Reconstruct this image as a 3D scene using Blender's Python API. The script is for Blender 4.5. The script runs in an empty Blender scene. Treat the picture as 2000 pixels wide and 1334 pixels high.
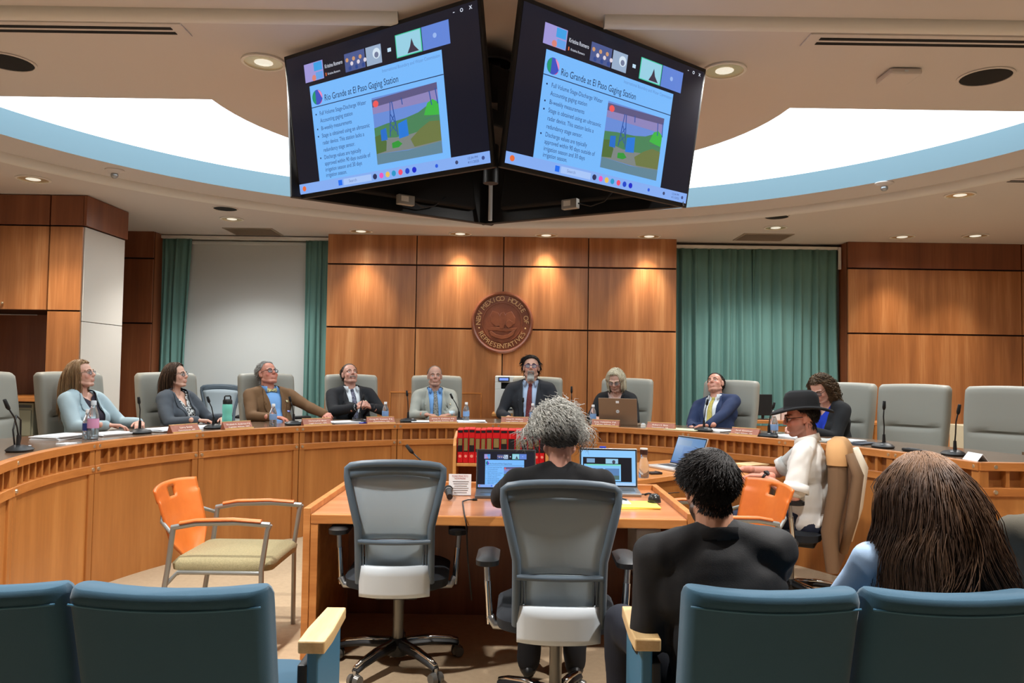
import bpy, bmesh, math, random
import numpy as np
from mathutils import Vector, Matrix, Euler, Quaternion
from mathutils.geometry import tessellate_polygon
from mathutils.bvhtree import BVHTree

SC = bpy.context.scene
COL = SC.collection
PI = math.pi
R = math.radians
random.seed(7)

# ------------------------------------------------------------------ camera
CAM_Z = 1.44
FPX = 1500.0
PITCH = math.atan(58.0 / FPX)
ROLL = 0.0148
cam_data = bpy.data.cameras.new('camera')
cam = bpy.data.objects.new('camera', cam_data)
COL.objects.link(cam)
cam_data.sensor_width = 36.0
cam_data.lens = 36.0 * FPX / 2000.0
cam_data.clip_start = 0.05
CAM_M = Matrix.Rotation(PI / 2 + PITCH, 4, 'X') @ Matrix.Rotation(ROLL, 4, 'Z')
cam.matrix_world = Matrix.Translation((0, 0, CAM_Z)) @ CAM_M
SC.camera = cam

# ------------------------------------------------------------------ view, world
SC.view_settings.view_transform = 'Standard'
SC.view_settings.look = 'None'
SC.view_settings.gamma = 1.0
SC.view_settings.use_curve_mapping = False
SC.view_settings.exposure = 0.30
world = bpy.data.worlds.new('world')
SC.world = world
world.use_nodes = True
world.node_tree.nodes['Background'].inputs[0].default_value = (0.6, 0.62, 0.65, 1)
world.node_tree.nodes['Background'].inputs[1].default_value = 0.15

# light levels (every lamp is built with its fixture further down)
SKYLIGHT = 2.9          # luminous cove over the dais
WASH = 90.0            # watts, wall-wash downlights
ROOM_FILL = 330.0            # watts, fill downlights added out of view
WARM = (1.0, 0.84, 0.63)
NEUTRAL = (1.0, 0.97, 0.93)
FLOOD = 80.0            # watts, wide part of each dais downlight
SCREEN = 0.82

def ray(px, py):
    v = Vector(((px - 1000.0) / FPX, -(py - 667.0) / FPX, -1.0))
    d = CAM_M.to_3x3() @ v
    return d
def at_y(px, py, Y):
    d = ray(px, py); t = Y / d.y
    return Vector((d.x * t, Y, CAM_Z + d.z * t))
def at_z(px, py, Z):
    d = ray(px, py); t = (Z - CAM_Z) / d.z
    return Vector((d.x * t, d.y * t, Z))
def pix(p):
    q = CAM_M.to_3x3().transposed() @ (Vector(p) - Vector((0, 0, CAM_Z)))
    return (1000 + FPX * q.x / -q.z, 667 - FPX * q.y / -q.z)

# ------------------------------------------------------------------ materials
def lin(c):
    c = c / 255.0
    return c / 12.92 if c <= 0.04045 else ((c + 0.055) / 1.055) ** 2.4
def S(r, g, b):
    return (lin(r), lin(g), lin(b), 1.0)
MATS = {}
def new_mat(name):
    m = bpy.data.materials.new(name); m.use_nodes = True
    return m, m.node_tree.nodes, m.node_tree.links, m.node_tree.nodes['Principled BSDF']
def setp(b, **k):
    for n, v in k.items():
        b.inputs[n.replace('_', ' ')].default_value = v
def plain(name, col, rough=0.5, metal=0.0, bump=0.0, bscale=200.0, var=0.0, vscale=8.0, spec=0.5, coat=0.0, trans=0.0, ior=1.45, sheen=0.0):
    if name in MATS: return MATS[name]
    m, N, L, b = new_mat(name)
    setp(b, Base_Color=col, Roughness=rough, Metallic=metal, IOR=ior)
    b.inputs['Specular IOR Level'].default_value = spec
    b.inputs['Coat Weight'].default_value = coat
    b.inputs['Transmission Weight'].default_value = trans
    b.inputs['Sheen Weight'].default_value = sheen
    tc = N.new('ShaderNodeTexCoord')
    if var > 0:
        n = N.new('ShaderNodeTexNoise'); n.inputs['Scale'].default_value = vscale; n.inputs['Detail'].default_value = 4
        L.new(tc.outputs['Object'], n.inputs['Vector'])
        mx = N.new('ShaderNodeMix'); mx.data_type = 'RGBA'
        mx.inputs[6].default_value = tuple(c * (1 - var) for c in col[:3]) + (1,)
        mx.inputs[7].default_value = tuple(min(1, c * (1 + var)) for c in col[:3]) + (1,)
        L.new(n.outputs['Fac'], mx.inputs[0]); L.new(mx.outputs[2], b.inputs['Base Color'])
    if bump > 0:
        n2 = N.new('ShaderNodeTexNoise'); n2.inputs['Scale'].default_value = bscale; n2.inputs['Detail'].default_value = 3
        L.new(tc.outputs['Object'], n2.inputs['Vector'])
        bp = N.new('ShaderNodeBump'); bp.inputs['Strength'].default_value = bump; bp.inputs['Distance'].default_value = 0.004
        L.new(n2.outputs['Fac'], bp.inputs['Height']); L.new(bp.outputs['Normal'], b.inputs['Normal'])
    MATS[name] = m
    return m
def wood(name, c0, c1, c2, rough=0.38, scale=(9, 9, 0.5), coat=0.1, axis=None):
    if name in MATS: return MATS[name]
    m, N, L, b = new_mat(name)
    tc = N.new('ShaderNodeTexCoord'); oi = N.new('ShaderNodeObjectInfo')
    mp = N.new('ShaderNodeMapping'); mp.inputs['Scale'].default_value = scale
    L.new(tc.outputs['Object'], mp.inputs['Vector'])
    mul = N.new('ShaderNodeMath'); mul.operation = 'MULTIPLY'; mul.inputs[1].default_value = 37.0
    L.new(oi.outputs['Random'], mul.inputs[0])
    n = N.new('ShaderNodeTexNoise'); n.noise_dimensions = '4D'
    n.inputs['Scale'].default_value = 1.0; n.inputs['Detail'].default_value = 3; n.inputs['Roughness'].default_value = 0.55
    L.new(mp.outputs[0], n.inputs['Vector']); L.new(mul.outputs[0], n.inputs['W'])
    n2 = N.new('ShaderNodeTexNoise'); n2.noise_dimensions = '4D'
    mp2 = N.new('ShaderNodeMapping'); mp2.inputs['Scale'].default_value = tuple(s * 9 for s in scale)
    L.new(tc.outputs['Object'], mp2.inputs['Vector']); L.new(mp2.outputs[0], n2.inputs['Vector']); L.new(mul.outputs[0], n2.inputs['W'])
    n2.inputs['Scale'].default_value = 1.0; n2.inputs['Detail'].default_value = 2
    mix = N.new('ShaderNodeMix'); mix.inputs[0].default_value = 0.22
    L.new(n.outputs['Fac'], mix.inputs[2]); L.new(n2.outputs['Fac'], mix.inputs[3])
    cr = N.new('ShaderNodeValToRGB'); e = cr.color_ramp.elements
    e[0].position = 0.30; e[0].color = c0; e[1].position = 0.72; e[1].color = c2
    k = e.new(0.52); k.color = c1
    L.new(mix.outputs[0], cr.inputs['Fac']); L.new(cr.outputs['Color'], b.inputs['Base Color'])
    setp(b, Roughness=rough); b.inputs['Coat Weight'].default_value = coat; b.inputs['Coat Roughness'].default_value = 0.25
    MATS[name] = m
    return m
def emit(name, col, strength=1.0):
    if name in MATS: return MATS[name]
    m, N, L, b = new_mat(name)
    setp(b, Base_Color=(0.01, 0.01, 0.012, 1), Roughness=0.15, Emission_Color=col, Emission_Strength=strength)
    MATS[name] = m
    return m

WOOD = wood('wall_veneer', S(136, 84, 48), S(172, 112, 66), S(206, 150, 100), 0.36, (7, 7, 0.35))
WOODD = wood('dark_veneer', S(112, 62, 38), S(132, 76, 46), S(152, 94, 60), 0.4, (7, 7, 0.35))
DESK = wood('desk_veneer', S(156, 98, 46), S(176, 114, 56), S(194, 132, 70), 0.4, (6, 6, 0.5))
RAIL = wood('desk_rail', S(162, 98, 46), S(186, 118, 58), S(204, 136, 74), 0.38, (3, 3, 20))
TABLE = wood('table_oak', S(176, 108, 52), S(200, 130, 68), S(218, 152, 88), 0.34, (1.5, 14, 14))
OAKARM = wood('pale_oak', S(196, 160, 108), S(216, 182, 130), S(230, 200, 150), 0.45, (26, 3, 26), 0.0)
GROOVE = plain('groove_dark_wood', S(52, 26, 14), 0.7)  # dark brown wood of the panel joints and the carcass
CEIL = plain('ceiling_paint', S(212, 206, 202), 0.9, bump=0.03, bscale=300)
WHITEP = plain('white_paint', S(226, 224, 218), 0.7)
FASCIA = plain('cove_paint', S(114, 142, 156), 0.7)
WALLP = plain('wall_paint', S(206, 200, 190), 0.9)
CARPET = plain('carpet', S(184, 160, 130), 0.95, bump=0.5, bscale=260, var=0.14, vscale=30)
SHADE = plain('roller_shade', S(200, 206, 206), 0.85, bump=0.04, bscale=500)
ACOUSTIC = plain('acoustic_panel', S(206, 202, 194), 0.95, bump=0.1, bscale=500)
TEAL = plain('teal_curtain', S(104, 146, 140), 0.85, bump=0.15, bscale=500)
BLACK = plain('black_plastic', S(22, 23, 25), 0.45)
BLACKM = plain('black_matte', S(14, 14, 15), 0.8)
DGREY = plain('dark_grey_plastic', S(66, 72, 76), 0.5)
LGREY = plain('light_grey_plastic', S(208, 218, 226), 0.45)
CHROME = plain('chrome', S(200, 200, 200), 0.12, 1.0)
SILVER = plain('silver_metal', S(168, 170, 172), 0.35, 0.9)
BRASS = plain('nickel_bolt', S(214, 200, 172), 0.3, 0.8)
LEATHER = plain('grey_leather', S(150, 148, 138), 0.55, bump=0.06, bscale=180)
LEATHERS = plain('grey_leather_side', S(132, 128, 116), 0.6, bump=0.06, bscale=180)
PAPER = plain('paper', S(236, 240, 244), 0.8)
YELLOW = plain('yellow_pad', S(240, 222, 96), 0.8)
GLASS = plain('clear_plastic', S(235, 242, 246), 0.06, trans=0.92, ior=1.3)
WATER = plain('clear_water', S(225, 238, 246), 0.03, trans=0.95, ior=1.33)
WHITEPL = plain('white_plastic', S(232, 230, 224), 0.45)

# ------------------------------------------------------------------ builders
def link(name, data, parent=None):
    o = bpy.data.objects.new(name, data); COL.objects.link(o)
    if parent is not None: o.parent = parent
    return o
def tag(o, label=None, cat=None, group=None, kind=None):
    if label: o['label'] = label
    if cat: o['category'] = cat
    if group: o['group'] = group
    if kind: o['kind'] = kind
    return o
def thing(name, label, cat, loc=(0, 0, 0), rotz=0.0, group=None, rot=None):
    o = link(name, None)
    o.location = loc
    o.rotation_euler = rot if rot is not None else (0, 0, rotz)
    o.empty_display_size = 0.1
    return tag(o, label, cat, group)
def copy_tree(o, parent=None):
    c = o.copy(); COL.objects.link(c); c.parent = parent
    for ch in list(o.children): copy_tree(ch, c)
    return c

class MB:
    def __init__(s): s.v = []; s.f = []; s.m = []
    def add(s, vs, fs, mi=0, M=None):
        k = len(s.v)
        for p in vs:
            p = Vector(p)
            s.v.append(tuple(M @ p if M is not None else p))
        for f in fs:
            s.f.append(tuple(i + k for i in f)); s.m.append(mi)
        return s
    def box(s, c, d, M=None, mi=0, rot=None):
        x, y, z = d[0] / 2, d[1] / 2, d[2] / 2
        vs = [Vector((a * x, b * y, e * z)) for e in (-1, 1) for b in (-1, 1) for a in (-1, 1)]
        if rot is not None:
            Q = Euler(rot).to_matrix(); vs = [Q @ v for v in vs]
        vs = [v + Vector(c) for v in vs]
        return s.add(vs, [(0, 2, 3, 1), (4, 5, 7, 6), (0, 1, 5, 4), (2, 6, 7, 3), (0, 4, 6, 2), (1, 3, 7, 5)], mi, M)
    def bar(s, p0, p1, w, h, up=(0, 0, 1), mi=0):
        p0, p1 = Vector(p0), Vector(p1); d = (p1 - p0).normalized(); up = Vector(up)
        a = d.cross(up)
        if a.length < 1e-4: a = d.cross(Vector((1, 0, 0)))
        a.normalize(); b = a.cross(d)
        vs = []
        for p in (p0, p1):
            for i, j in ((-1, -1), (1, -1), (1, 1), (-1, 1)): vs.append(p + a * (i * w / 2) + b * (j * h / 2))
        return s.add(vs, [(3, 2, 1, 0), (4, 5, 6, 7), (0, 1, 5, 4), (1, 2, 6, 5), (2, 3, 7, 6), (3, 0, 4, 7)], mi)
    def cyl(s, p0, p1, r0, r1=None, n=16, mi=0, cap=True):
        if r1 is None: r1 = r0
        p0, p1 = Vector(p0), Vector(p1); d = (p1 - p0).normalized()
        a = d.orthogonal().normalized(); b = d.cross(a)
        vs = []
        for p, r in ((p0, r0), (p1, r1)):
            for i in range(n):
                t = 2 * PI * i / n; vs.append(p + (a * math.cos(t) + b * math.sin(t)) * r)
        fs = [(i, (i + 1) % n, n + (i + 1) % n, n + i) for i in range(n)]
        if cap: fs += [tuple(range(n - 1, -1, -1)), tuple(range(n, 2 * n))]
        return s.add(vs, fs, mi)
    def tube(s, pts, r, n=8, mi=0, sx=1.0, up=None):
        pts = [Vector(p) for p in pts]; N = len(pts)
        rs = r if isinstance(r, (list, tuple)) else [r] * N
        k = len(s.v); a = None
        for i, p in enumerate(pts):
            d = (pts[min(i + 1, N - 1)] - pts[max(i - 1, 0)]).normalized()
            if up is not None: a = d.cross(Vector(up)).normalized()
            elif a is None: a = d.orthogonal().normalized()
            else: a = (a - d * a.dot(d)).normalized()
            b = d.cross(a)
            for j in range(n):
                t = 2 * PI * j / n
                s.v.append(tuple(p + (a * math.cos(t) * sx + b * math.sin(t)) * rs[i]))
        for i in range(N - 1):
            for j in range(n):
                s.f.append((k + i * n + j, k + i * n + (j + 1) % n, k + (i + 1) * n + (j + 1) % n, k + (i + 1) * n + j)); s.m.append(mi)
        s.f.append(tuple(k + j for j in range(n - 1, -1, -1))); s.m.append(mi)
        s.f.append(tuple(k + (N - 1) * n + j for j in range(n))); s.m.append(mi)
        return s
    def lathe(s, prof, n=24, c=(0, 0, 0), mi=0, M=None):
        vs = []; rows = []
        for (r, z) in prof:
            if r < 1e-6:
                rows.append([len(vs)] * n); vs.append((c[0], c[1], c[2] + z)); continue
            rows.append(list(range(len(vs), len(vs) + n)))
            for i in range(n):
                t = 2 * PI * i / n; vs.append((c[0] + r * math.cos(t), c[1] + r * math.sin(t), c[2] + z))
        fs = []
        for j in range(len(prof) - 1):
            A, B = rows[j], rows[j + 1]
            for i in range(n):
                k = (i + 1) % n
                if A[0] == A[1]: fs.append((A[0], B[k], B[i]))
                elif B[0] == B[1]: fs.append((A[i], A[k], B[0]))
                else: fs.append((A[i], A[k], B[k], B[i]))
        if prof[0][0] > 1e-6: fs.append(tuple(reversed(rows[0])))
        if prof[-1][0] > 1e-6: fs.append(tuple(rows[-1]))
        return s.add(vs, fs, mi, M)
    def prism(s, poly, h0, h1, M=None, mi=0, axis='Z'):
        n = len(poly)
        def P(x, y, h):
            return (x, y, h) if axis == 'Z' else ((x, h, y) if axis == 'Y' else (h, x, y))
        vs = [P(x, y, h0) for x, y in poly] + [P(x, y, h1) for x, y in poly]
        fs = [(i, (i + 1) % n, n + (i + 1) % n, n + i) for i in range(n)]
        tri = tessellate_polygon([[Vector((x, y, 0)) for x, y in poly]])
        fs += [tuple(reversed(t)) for t in tri] + [tuple(n + i for i in t) for t in tri]
        return s.add(vs, fs, mi, M)
    def grid(s, P, mi=0, closed_u=False):
        k = len(s.v); nu = len(P); nv = len(P[0])
        for row in P:
            for p in row: s.v.append(tuple(p))
        for i in range(nu if closed_u else nu - 1):
            for j in range(nv - 1):
                a = i; b = (i + 1) % nu
                s.f.append((k + a * nv + j, k + b * nv + j, k + b * nv + j + 1, k + a * nv + j + 1)); s.m.append(mi)
        return s
    def ell(s, c, r, n=14, mi=0, M=None):
        prof = [(math.sin(PI * i / (n // 2)), -math.cos(PI * i / (n // 2))) for i in range(n // 2 + 1)]
        vs = []; fs = []
        for (q, z) in prof:
            for i in range(n):
                t = 2 * PI * i / n
                vs.append((c[0] + r[0] * q * math.cos(t), c[1] + r[1] * q * math.sin(t), c[2] + r[2] * z))
        for j in range(len(prof) - 1):
            for i in range(n):
                fs.append((j * n + i, j * n + (i + 1) % n, (j + 1) * n + (i + 1) % n, (j + 1) * n + i))
        return s.add(vs, fs, mi, M)
    def mesh(s, name='mesh'):
        me = bpy.data.meshes.new(name); me.from_pydata(s.v, [], s.f)
        return me
    def build(s, name, mat, parent=None, smooth=False, bevel=0.0, seg=2, solid=0.0, recalc=True, loc=None, rot=None, merge=False):
        me = s.mesh(name)
        mats = mat if isinstance(mat, (list, tuple)) else [mat]
        for m in mats: me.materials.append(m)
        if len(mats) > 1: me.polygons.foreach_set('material_index', s.m)
        if recalc or merge:
            bm = bmesh.new(); bm.from_mesh(me)
            if merge: bmesh.ops.remove_doubles(bm, verts=bm.verts, dist=1e-5)
            bmesh.ops.recalc_face_normals(bm, faces=bm.faces); bm.to_mesh(me); bm.free()
        if smooth: me.shade_smooth() if smooth is True else me.set_sharp_from_angle(angle=R(smooth))
        if smooth and smooth is not True: me.polygons.foreach_set('use_smooth', [True] * len(me.polygons))
        o = link(name, me, parent)
        if loc is not None: o.location = loc
        if rot is not None: o.rotation_euler = rot
        if solid:
            md = o.modifiers.new('solid', 'SOLIDIFY'); md.thickness = solid; md.offset = 0
        if bevel:
            md = o.modifiers.new('bevel', 'BEVEL'); md.width = bevel; md.segments = seg; md.limit_method = 'ANGLE'; md.angle_limit = R(40)
        return o

def rbox(name, c, d, mat, parent=None, bevel=0.004, rot=None, seg=2, smooth=False):
    return MB().box((0, 0, 0), d).build(name, mat, parent, bevel=bevel, loc=c, rot=rot, seg=seg, smooth=smooth)
def struct(o):
    if o.parent is None: o['kind'] = 'structure'
    return o

SCRATCH = bpy.data.scenes.new('scratch')
def evaluated_mesh(o):
    SCRATCH.collection.objects.link(o); vl = SCRATCH.view_layers[0]; vl.update(); dg = vl.depsgraph
    return bpy.data.meshes.new_from_object(o.evaluated_get(dg))
def text_mesh(txt, width=None, height=None, align='CENTER', extrude=0.0):
    cu = bpy.data.curves.new('lettering', 'FONT'); cu.body = txt; cu.align_x = align; cu.align_y = 'CENTER'
    cu.size = 1.0; cu.extrude = extrude; cu.resolution_u = 3
    o = bpy.data.objects.new('lettering_tmp', cu); me = evaluated_mesh(o)
    bpy.data.objects.remove(o); bpy.data.curves.remove(cu)
    n = len(me.vertices); co = np.empty(n * 3); me.vertices.foreach_get('co', co); co = co.reshape(-1, 3)
    w = co[:, 0].max() - co[:, 0].min(); h = 0.72
    sx = width / w if width else None; sy = height / h if height else None
    if sx is None: sx = sy
    if sy is None: sy = sx
    co[:, 0] *= sx; co[:, 1] *= sy
    me.vertices.foreach_set('co', co.ravel()); me.update()
    return me
def text(name, txt, mat, parent, loc, rot=(PI / 2, 0, 0), width=None, height=None, align='CENTER', extrude=0.0):
    """lettering that reads from local -Y"""
    me = text_mesh(txt, width, height, align, extrude); me.materials.clear(); me.materials.append(mat)
    o = link(name, me, parent); o.location = loc; o.rotation_euler = rot
    return o
# ------------------------------------------------------------------ dais plan
CX, CY = -0.05, 4.70
_T = [(216, 2.63), (194.5, 2.63), (174, 2.64), (153.5, 2.59), (133, 2.57), (112.5, 2.60), (92, 2.63), (71.5, 2.57), (51, 2.48), (30.5, 2.51), (10, 2.65), (-3, 2.82)]
_ta = np.array([t[0] for t in _T][::-1], float); _tr = np.array([t[1] for t in _T][::-1], float)
def RAD(t):
    i = int(np.clip(np.searchsorted(_ta, t) - 1, 0, len(_ta) - 2))
    m = np.gradient(_tr, _ta); h = _ta[i + 1] - _ta[i]; u = (t - _ta[i]) / h
    return float((2*u**3-3*u**2+1)*_tr[i] + (u**3-2*u**2+u)*h*m[i] + (-2*u**3+3*u**2)*_tr[i+1] + (u**3-u**2)*h*m[i+1])
def ring(t, off, z):
    r = RAD(t) + off
    return Vector((CX + r * math.cos(R(t)), CY + r * math.sin(R(t)), z))
def on_ring(px, py, off, z):
    d = ray(px, py); s = d.x / d.y
    lo, hi = -3.0, 205.0
    for _ in range(50):
        m = (lo + hi) / 2; p = ring(m, off, z)
        if p.x / p.y > s: lo = m
        else: hi = m
    return ring(m, off, z), m
JOINTS = [215, 194.5, 174, 153.5, 133, 112.5, 92, 71.5, 51, 30.5, 10, -3]
ZD = 0.20      # dais floor
ZT = 0.94      # dais worktop
ZC = 3.06      # soffit

# ------------------------------------------------------------------ shell
XL, XR, YB, YW = -5.7, 6.4, -4.2, 9.55
fl = MB(); fl.box(((XL + XR) / 2, (YB + YW) / 2, -0.05), (XR - XL, YW - YB, 0.1)); struct(fl.build('floor', CARPET))
dp = MB()
arc = [ring(t, 0.05, 0) for t in range(196, -3, -4)] + [ring(-3, 0.05, 0)]
poly = [(p.x, p.y) for p in arc] + [(XR, arc[-1].y), (XR, YW), (XL, YW), (XL, arc[0].y)]
dp.prism(poly, 0.0, ZD); struct(dp.build('floor_dais', CARPET))
for nm, c, d in (('wall_left', (XL - 0.05, (YB + YW) / 2, 1.7), (0.1, YW - YB, 3.4)), ('wall_right', (XR + 0.05, (YB + YW) / 2, 1.7), (0.1, YW - YB, 3.4)),
                 ('wall_rear', ((XL + XR) / 2, YB - 0.05, 1.7), (XR - XL, 0.1, 3.4)), ('wall_back', ((XL + XR) / 2, YW + 0.05, 1.7), (XR - XL, 0.1, 3.4))):
    struct(rbox(nm, c, d, WALLP if nm != 'wall_rear' else WOODD, bevel=0))

# ceiling with the crescent opening
OC = (-0.02, 3.95); OR_ = 3.88; DC = (-0.09, 4.45); DR = 1.76; YS = 4.60
def crescent():
    a0 = math.asin((YS - OC[1]) / OR_)
    out = []
    for i in range(73):
        t = PI - a0 - (PI - 2 * a0) * i / 72
        out.append((OC[0] + OR_ * math.cos(t), OC[1] + OR_ * math.sin(t)))
    b0 = math.asin((YS - DC[1]) / DR)
    inn = []
    for i in range(41):
        t = b0 + (PI - 2 * b0) * i / 40
        inn.append((DC[0] + DR * math.cos(t), DC[1] + DR * math.sin(t)))
    return out + inn
CRES = crescent()
outer = [(XL, YB), (XR, YB), (XR, YW), (XL, YW)]
def plate_with_hole(outer, hole, z):
    pts = [Vector((x, y, z)) for x, y in outer] + [Vector((x, y, z)) for x, y in hole]
    tr = tessellate_polygon([[Vector((x, y, 0)) for x, y in outer], [Vector((x, y, 0)) for x, y in reversed(hole)]])
    n = len(outer); m = len(hole)
    idx = list(range(n)) + [n + m - 1 - k for k in range(m)]
    return pts, [tuple(idx[i] for i in t) for t in tr]
mb = MB(); mb.add(*plate_with_hole(outer, CRES, ZC))
me_c = mb.build('ceiling', CEIL)
bm = bmesh.new(); bm.from_mesh(me_c.data)
for f in bm.faces:
    if f.normal.z > 0: f.normal_flip()
bm.to_mesh(me_c.data); bm.free(); struct(me_c)
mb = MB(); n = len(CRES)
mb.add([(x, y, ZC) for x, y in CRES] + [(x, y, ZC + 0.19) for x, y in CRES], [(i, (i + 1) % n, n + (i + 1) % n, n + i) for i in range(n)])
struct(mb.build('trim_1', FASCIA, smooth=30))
SKYM = emit('luminous_cove', (0.84, 0.95, 1.0, 1), SKYLIGHT)
mb = MB(); tr = tessellate_polygon([[Vector((x, y, 0)) for x, y in CRES]])
mb.add([(x, y, ZC + 0.19) for x, y in CRES], tr)
tag(mb.build('ceiling_light_cove', SKYM, recalc=False), 'bright white crescent light cove set in the ceiling behind the hanging screens', 'light')
# roof slab closes the room above
struct(rbox('ceiling_slab', ((XL + XR) / 2, (YB + YW) / 2, ZC + 0.4), (XR - XL, YW - YB, 0.1), WALLP, bevel=0))
# half-round bead around the opening, and the two straight beads
mb = MB(); pts = []
BR = 4.40
for i in range(97):
    t = R(196) - R(212) * i / 96
    pts.append((OC[0] + BR * math.cos(t), OC[1] - 0.02 + BR * math.sin(t), ZC))
mb.tube(pts, 0.065, 12, up=(0, 0, 1)); struct(mb.build('trim_2', WHITEP, smooth=True))
mb = MB(); mb.tube([(-5.6, 3.46, ZC), (-0.54, 3.46, ZC)], 0.045, 14, up=(0, 0, 1)); struct(mb.build('trim_3', WHITEP, smooth=50))
mb = MB(); mb.tube([(0.40, 3.46, ZC), (6.3, 3.46, ZC)], 0.045, 14, up=(0, 0, 1)); struct(mb.build('trim_4', WHITEP, smooth=50))

# ------------------------------------------------------------------ panelled walls
def panel_wall(name, x0, x1, y, zs, xs, mat, ret=0.25, topmat=None, depth=0.03):
    """a slab with separate veneer panels proud of dark joints"""
    s = MB(); s.box(((x0 + x1) / 2, y + 0.06 + depth, (zs[0] + zs[-1]) / 2), (x1 - x0, 0.12, zs[-1] - zs[0]))
    w = struct(s.build(name, GROOVE))
    g = 0.006
    for j in range(len(zs) - 1):
        for i in range(len(xs) - 1):
            a, b, c, d = xs[i] + g * (i > 0), xs[i + 1] - g * (i < len(xs) - 2), zs[j] + g * 1.6, zs[j + 1] - g * (1.6 if j < len(zs) - 2 else 0.2)
            rbox('wood_panel', ((a + b) / 2, y + depth / 2, (c + d) / 2), (b - a, depth, d - c), topmat if (topmat and j == len(zs) - 2) else mat, w, bevel=0.002)
    for (xx, sg) in ((x0, -1), (x1, 1)):
        if ret:
            rbox('return_panel', (xx + sg * 0.001, y + 0.02 + ret / 2, (zs[0] + zs[-1]) / 2), (0.012, ret - 0.04, zs[-1] - zs[0] - 0.01), WOODD, w, bevel=0)
    return w
YP = 9.2
zt1 = at_y(900, 519, YP).z; zt2 = at_y(900, 642, YP).z
xs = [at_y(639, 560, YP).x, at_y(813, 560, YP).x, at_y(983, 560, YP).x, at_y(1149, 560, YP).x, at_y(1321, 560, YP).x]
panel_wall('wall_back_centre', xs[0], xs[-1], YP, [ZD, zt2, zt1, ZC], xs, WOOD)
zr1 = at_y(1800, 526, YP).z; zr2 = at_y(1800, 653, YP).z
xr = [at_y(1657, 600, YP).x, at_y(1996, 600, YP).x, XR]
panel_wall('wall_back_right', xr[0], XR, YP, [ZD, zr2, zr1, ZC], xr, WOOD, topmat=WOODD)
zl1 = at_y(260, 504, YP).z; zl2 = at_y(260, 631, YP).z
xl = [XL, at_y(297, 560, YP).x]
panel_wall('wall_back_left', xl[0], xl[1], YP, [ZD, zl2, zl1, ZC], xl, WOODD)
# small flush door in the centre panelling, drawn by its thin edge strips
dx0, dx1 = at_y(762, 770, YP).x, at_y(940, 770, YP).x; dz = at_y(850, 767, YP).z
mb = MB(); mb.box(((dx0 + dx1) / 2, YP - 0.003, dz), (dx1 - dx0, 0.006, 0.014)); mb.box((dx1, YP - 0.003, (dz + ZD) / 2), (0.012, 0.006, dz - ZD)); mb.box((dx0, YP - 0.003, (dz + ZD) / 2), (0.012, 0.006, dz - ZD))
struct(mb.build('trim_5', RAIL))
# left millwork block (cabinet with niche) and its cloth panel side
YC = 7.27
cx1 = at_y(163, 450, YC).x
cab = thing('millwork_cabinet', 'tall wooden wall cabinet with dark open niche at the left', 'cabinet', (0, 0, ZD))
xj = at_y(97, 450, YC).x
z1 = at_y(60, 440, YC).z - ZD; z2 = at_y(60, 606, YC).z - ZD; z3 = at_y(60, 776, YC).z - ZD; zt = ZC - ZD
YE = 8.06
MB().box(((XL + cx1) / 2 + 0.02, (YC + YE) / 2 + 0.02, (z2 + zt) / 2), (cx1 - XL - 0.07, YE - YC - 0.03, zt - z2 - 0.02)).box(((xj + cx1) / 2, (YC + YE) / 2 + 0.02, z2 / 2), (cx1 - xj - 0.05, YE - YC - 0.03, z2)).build('carcass', GROOVE, cab)
g = 0.007
def front(a, b, c, d, m=WOOD, nm='door'):
    return rbox(nm, ((a + b) / 2, YC + 0.012, (c + d) / 2), (b - a - g * 2, 0.024, d - c - g * 2), m, cab, bevel=0.002)
front(XL + 0.02, xj, z1, zt, WOODD, 'fascia_panel'); front(xj, cx1, z1, zt, WOODD, 'fascia_panel')
dd = front(XL + 0.02, xj, z2, z1, WOOD); front(xj, cx1, z2, z1, WOOD)
front(xj, cx1, 0, z2, WOOD)
kp = at_y(7, 592, YC)
MB().ell((kp.x - dd.location.x, -0.03, kp.z - ZD - dd.location.z), (0.012, 0.014, 0.012)).build('knob', BRASS, dd, smooth=True)
rbox('fascia_panel', (cx1 + 0.012, (YC + YE) / 2, (z1 + zt) / 2), (0.03, YE - YC, zt - z1 - 0.01), WOODD, cab, bevel=0.002)
zsp = at_y(200, 632, 7.6).z - ZD
rbox('cloth_panel', (cx1 - 0.012, (YC + YE) / 2 + 0.01, (zsp + z1) / 2), (0.03, YE - YC - 0.04, z1 - zsp - 0.008), ACOUSTIC, cab, bevel=0.003)
rbox('cloth_panel', (cx1 - 0.012, (YC + YE) / 2 + 0.01, zsp / 2), (0.03, YE - YC - 0.04, zsp - 0.004), ACOUSTIC, cab, bevel=0.003)
rbox('niche_back', ((XL + xj) / 2 + 0.01, YE - 0.02, z2 / 2), (xj - XL - 0.02, 0.03, z2), WOODD, cab, bevel=0)
rbox('niche_counter', ((XL + xj) / 2 + 0.02, (YC + YE) / 2 - 0.02, z3 - 0.02), (xj - XL - 0.04, YE - YC - 0.06, 0.045), RAIL, cab, bevel=0.003)

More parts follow.
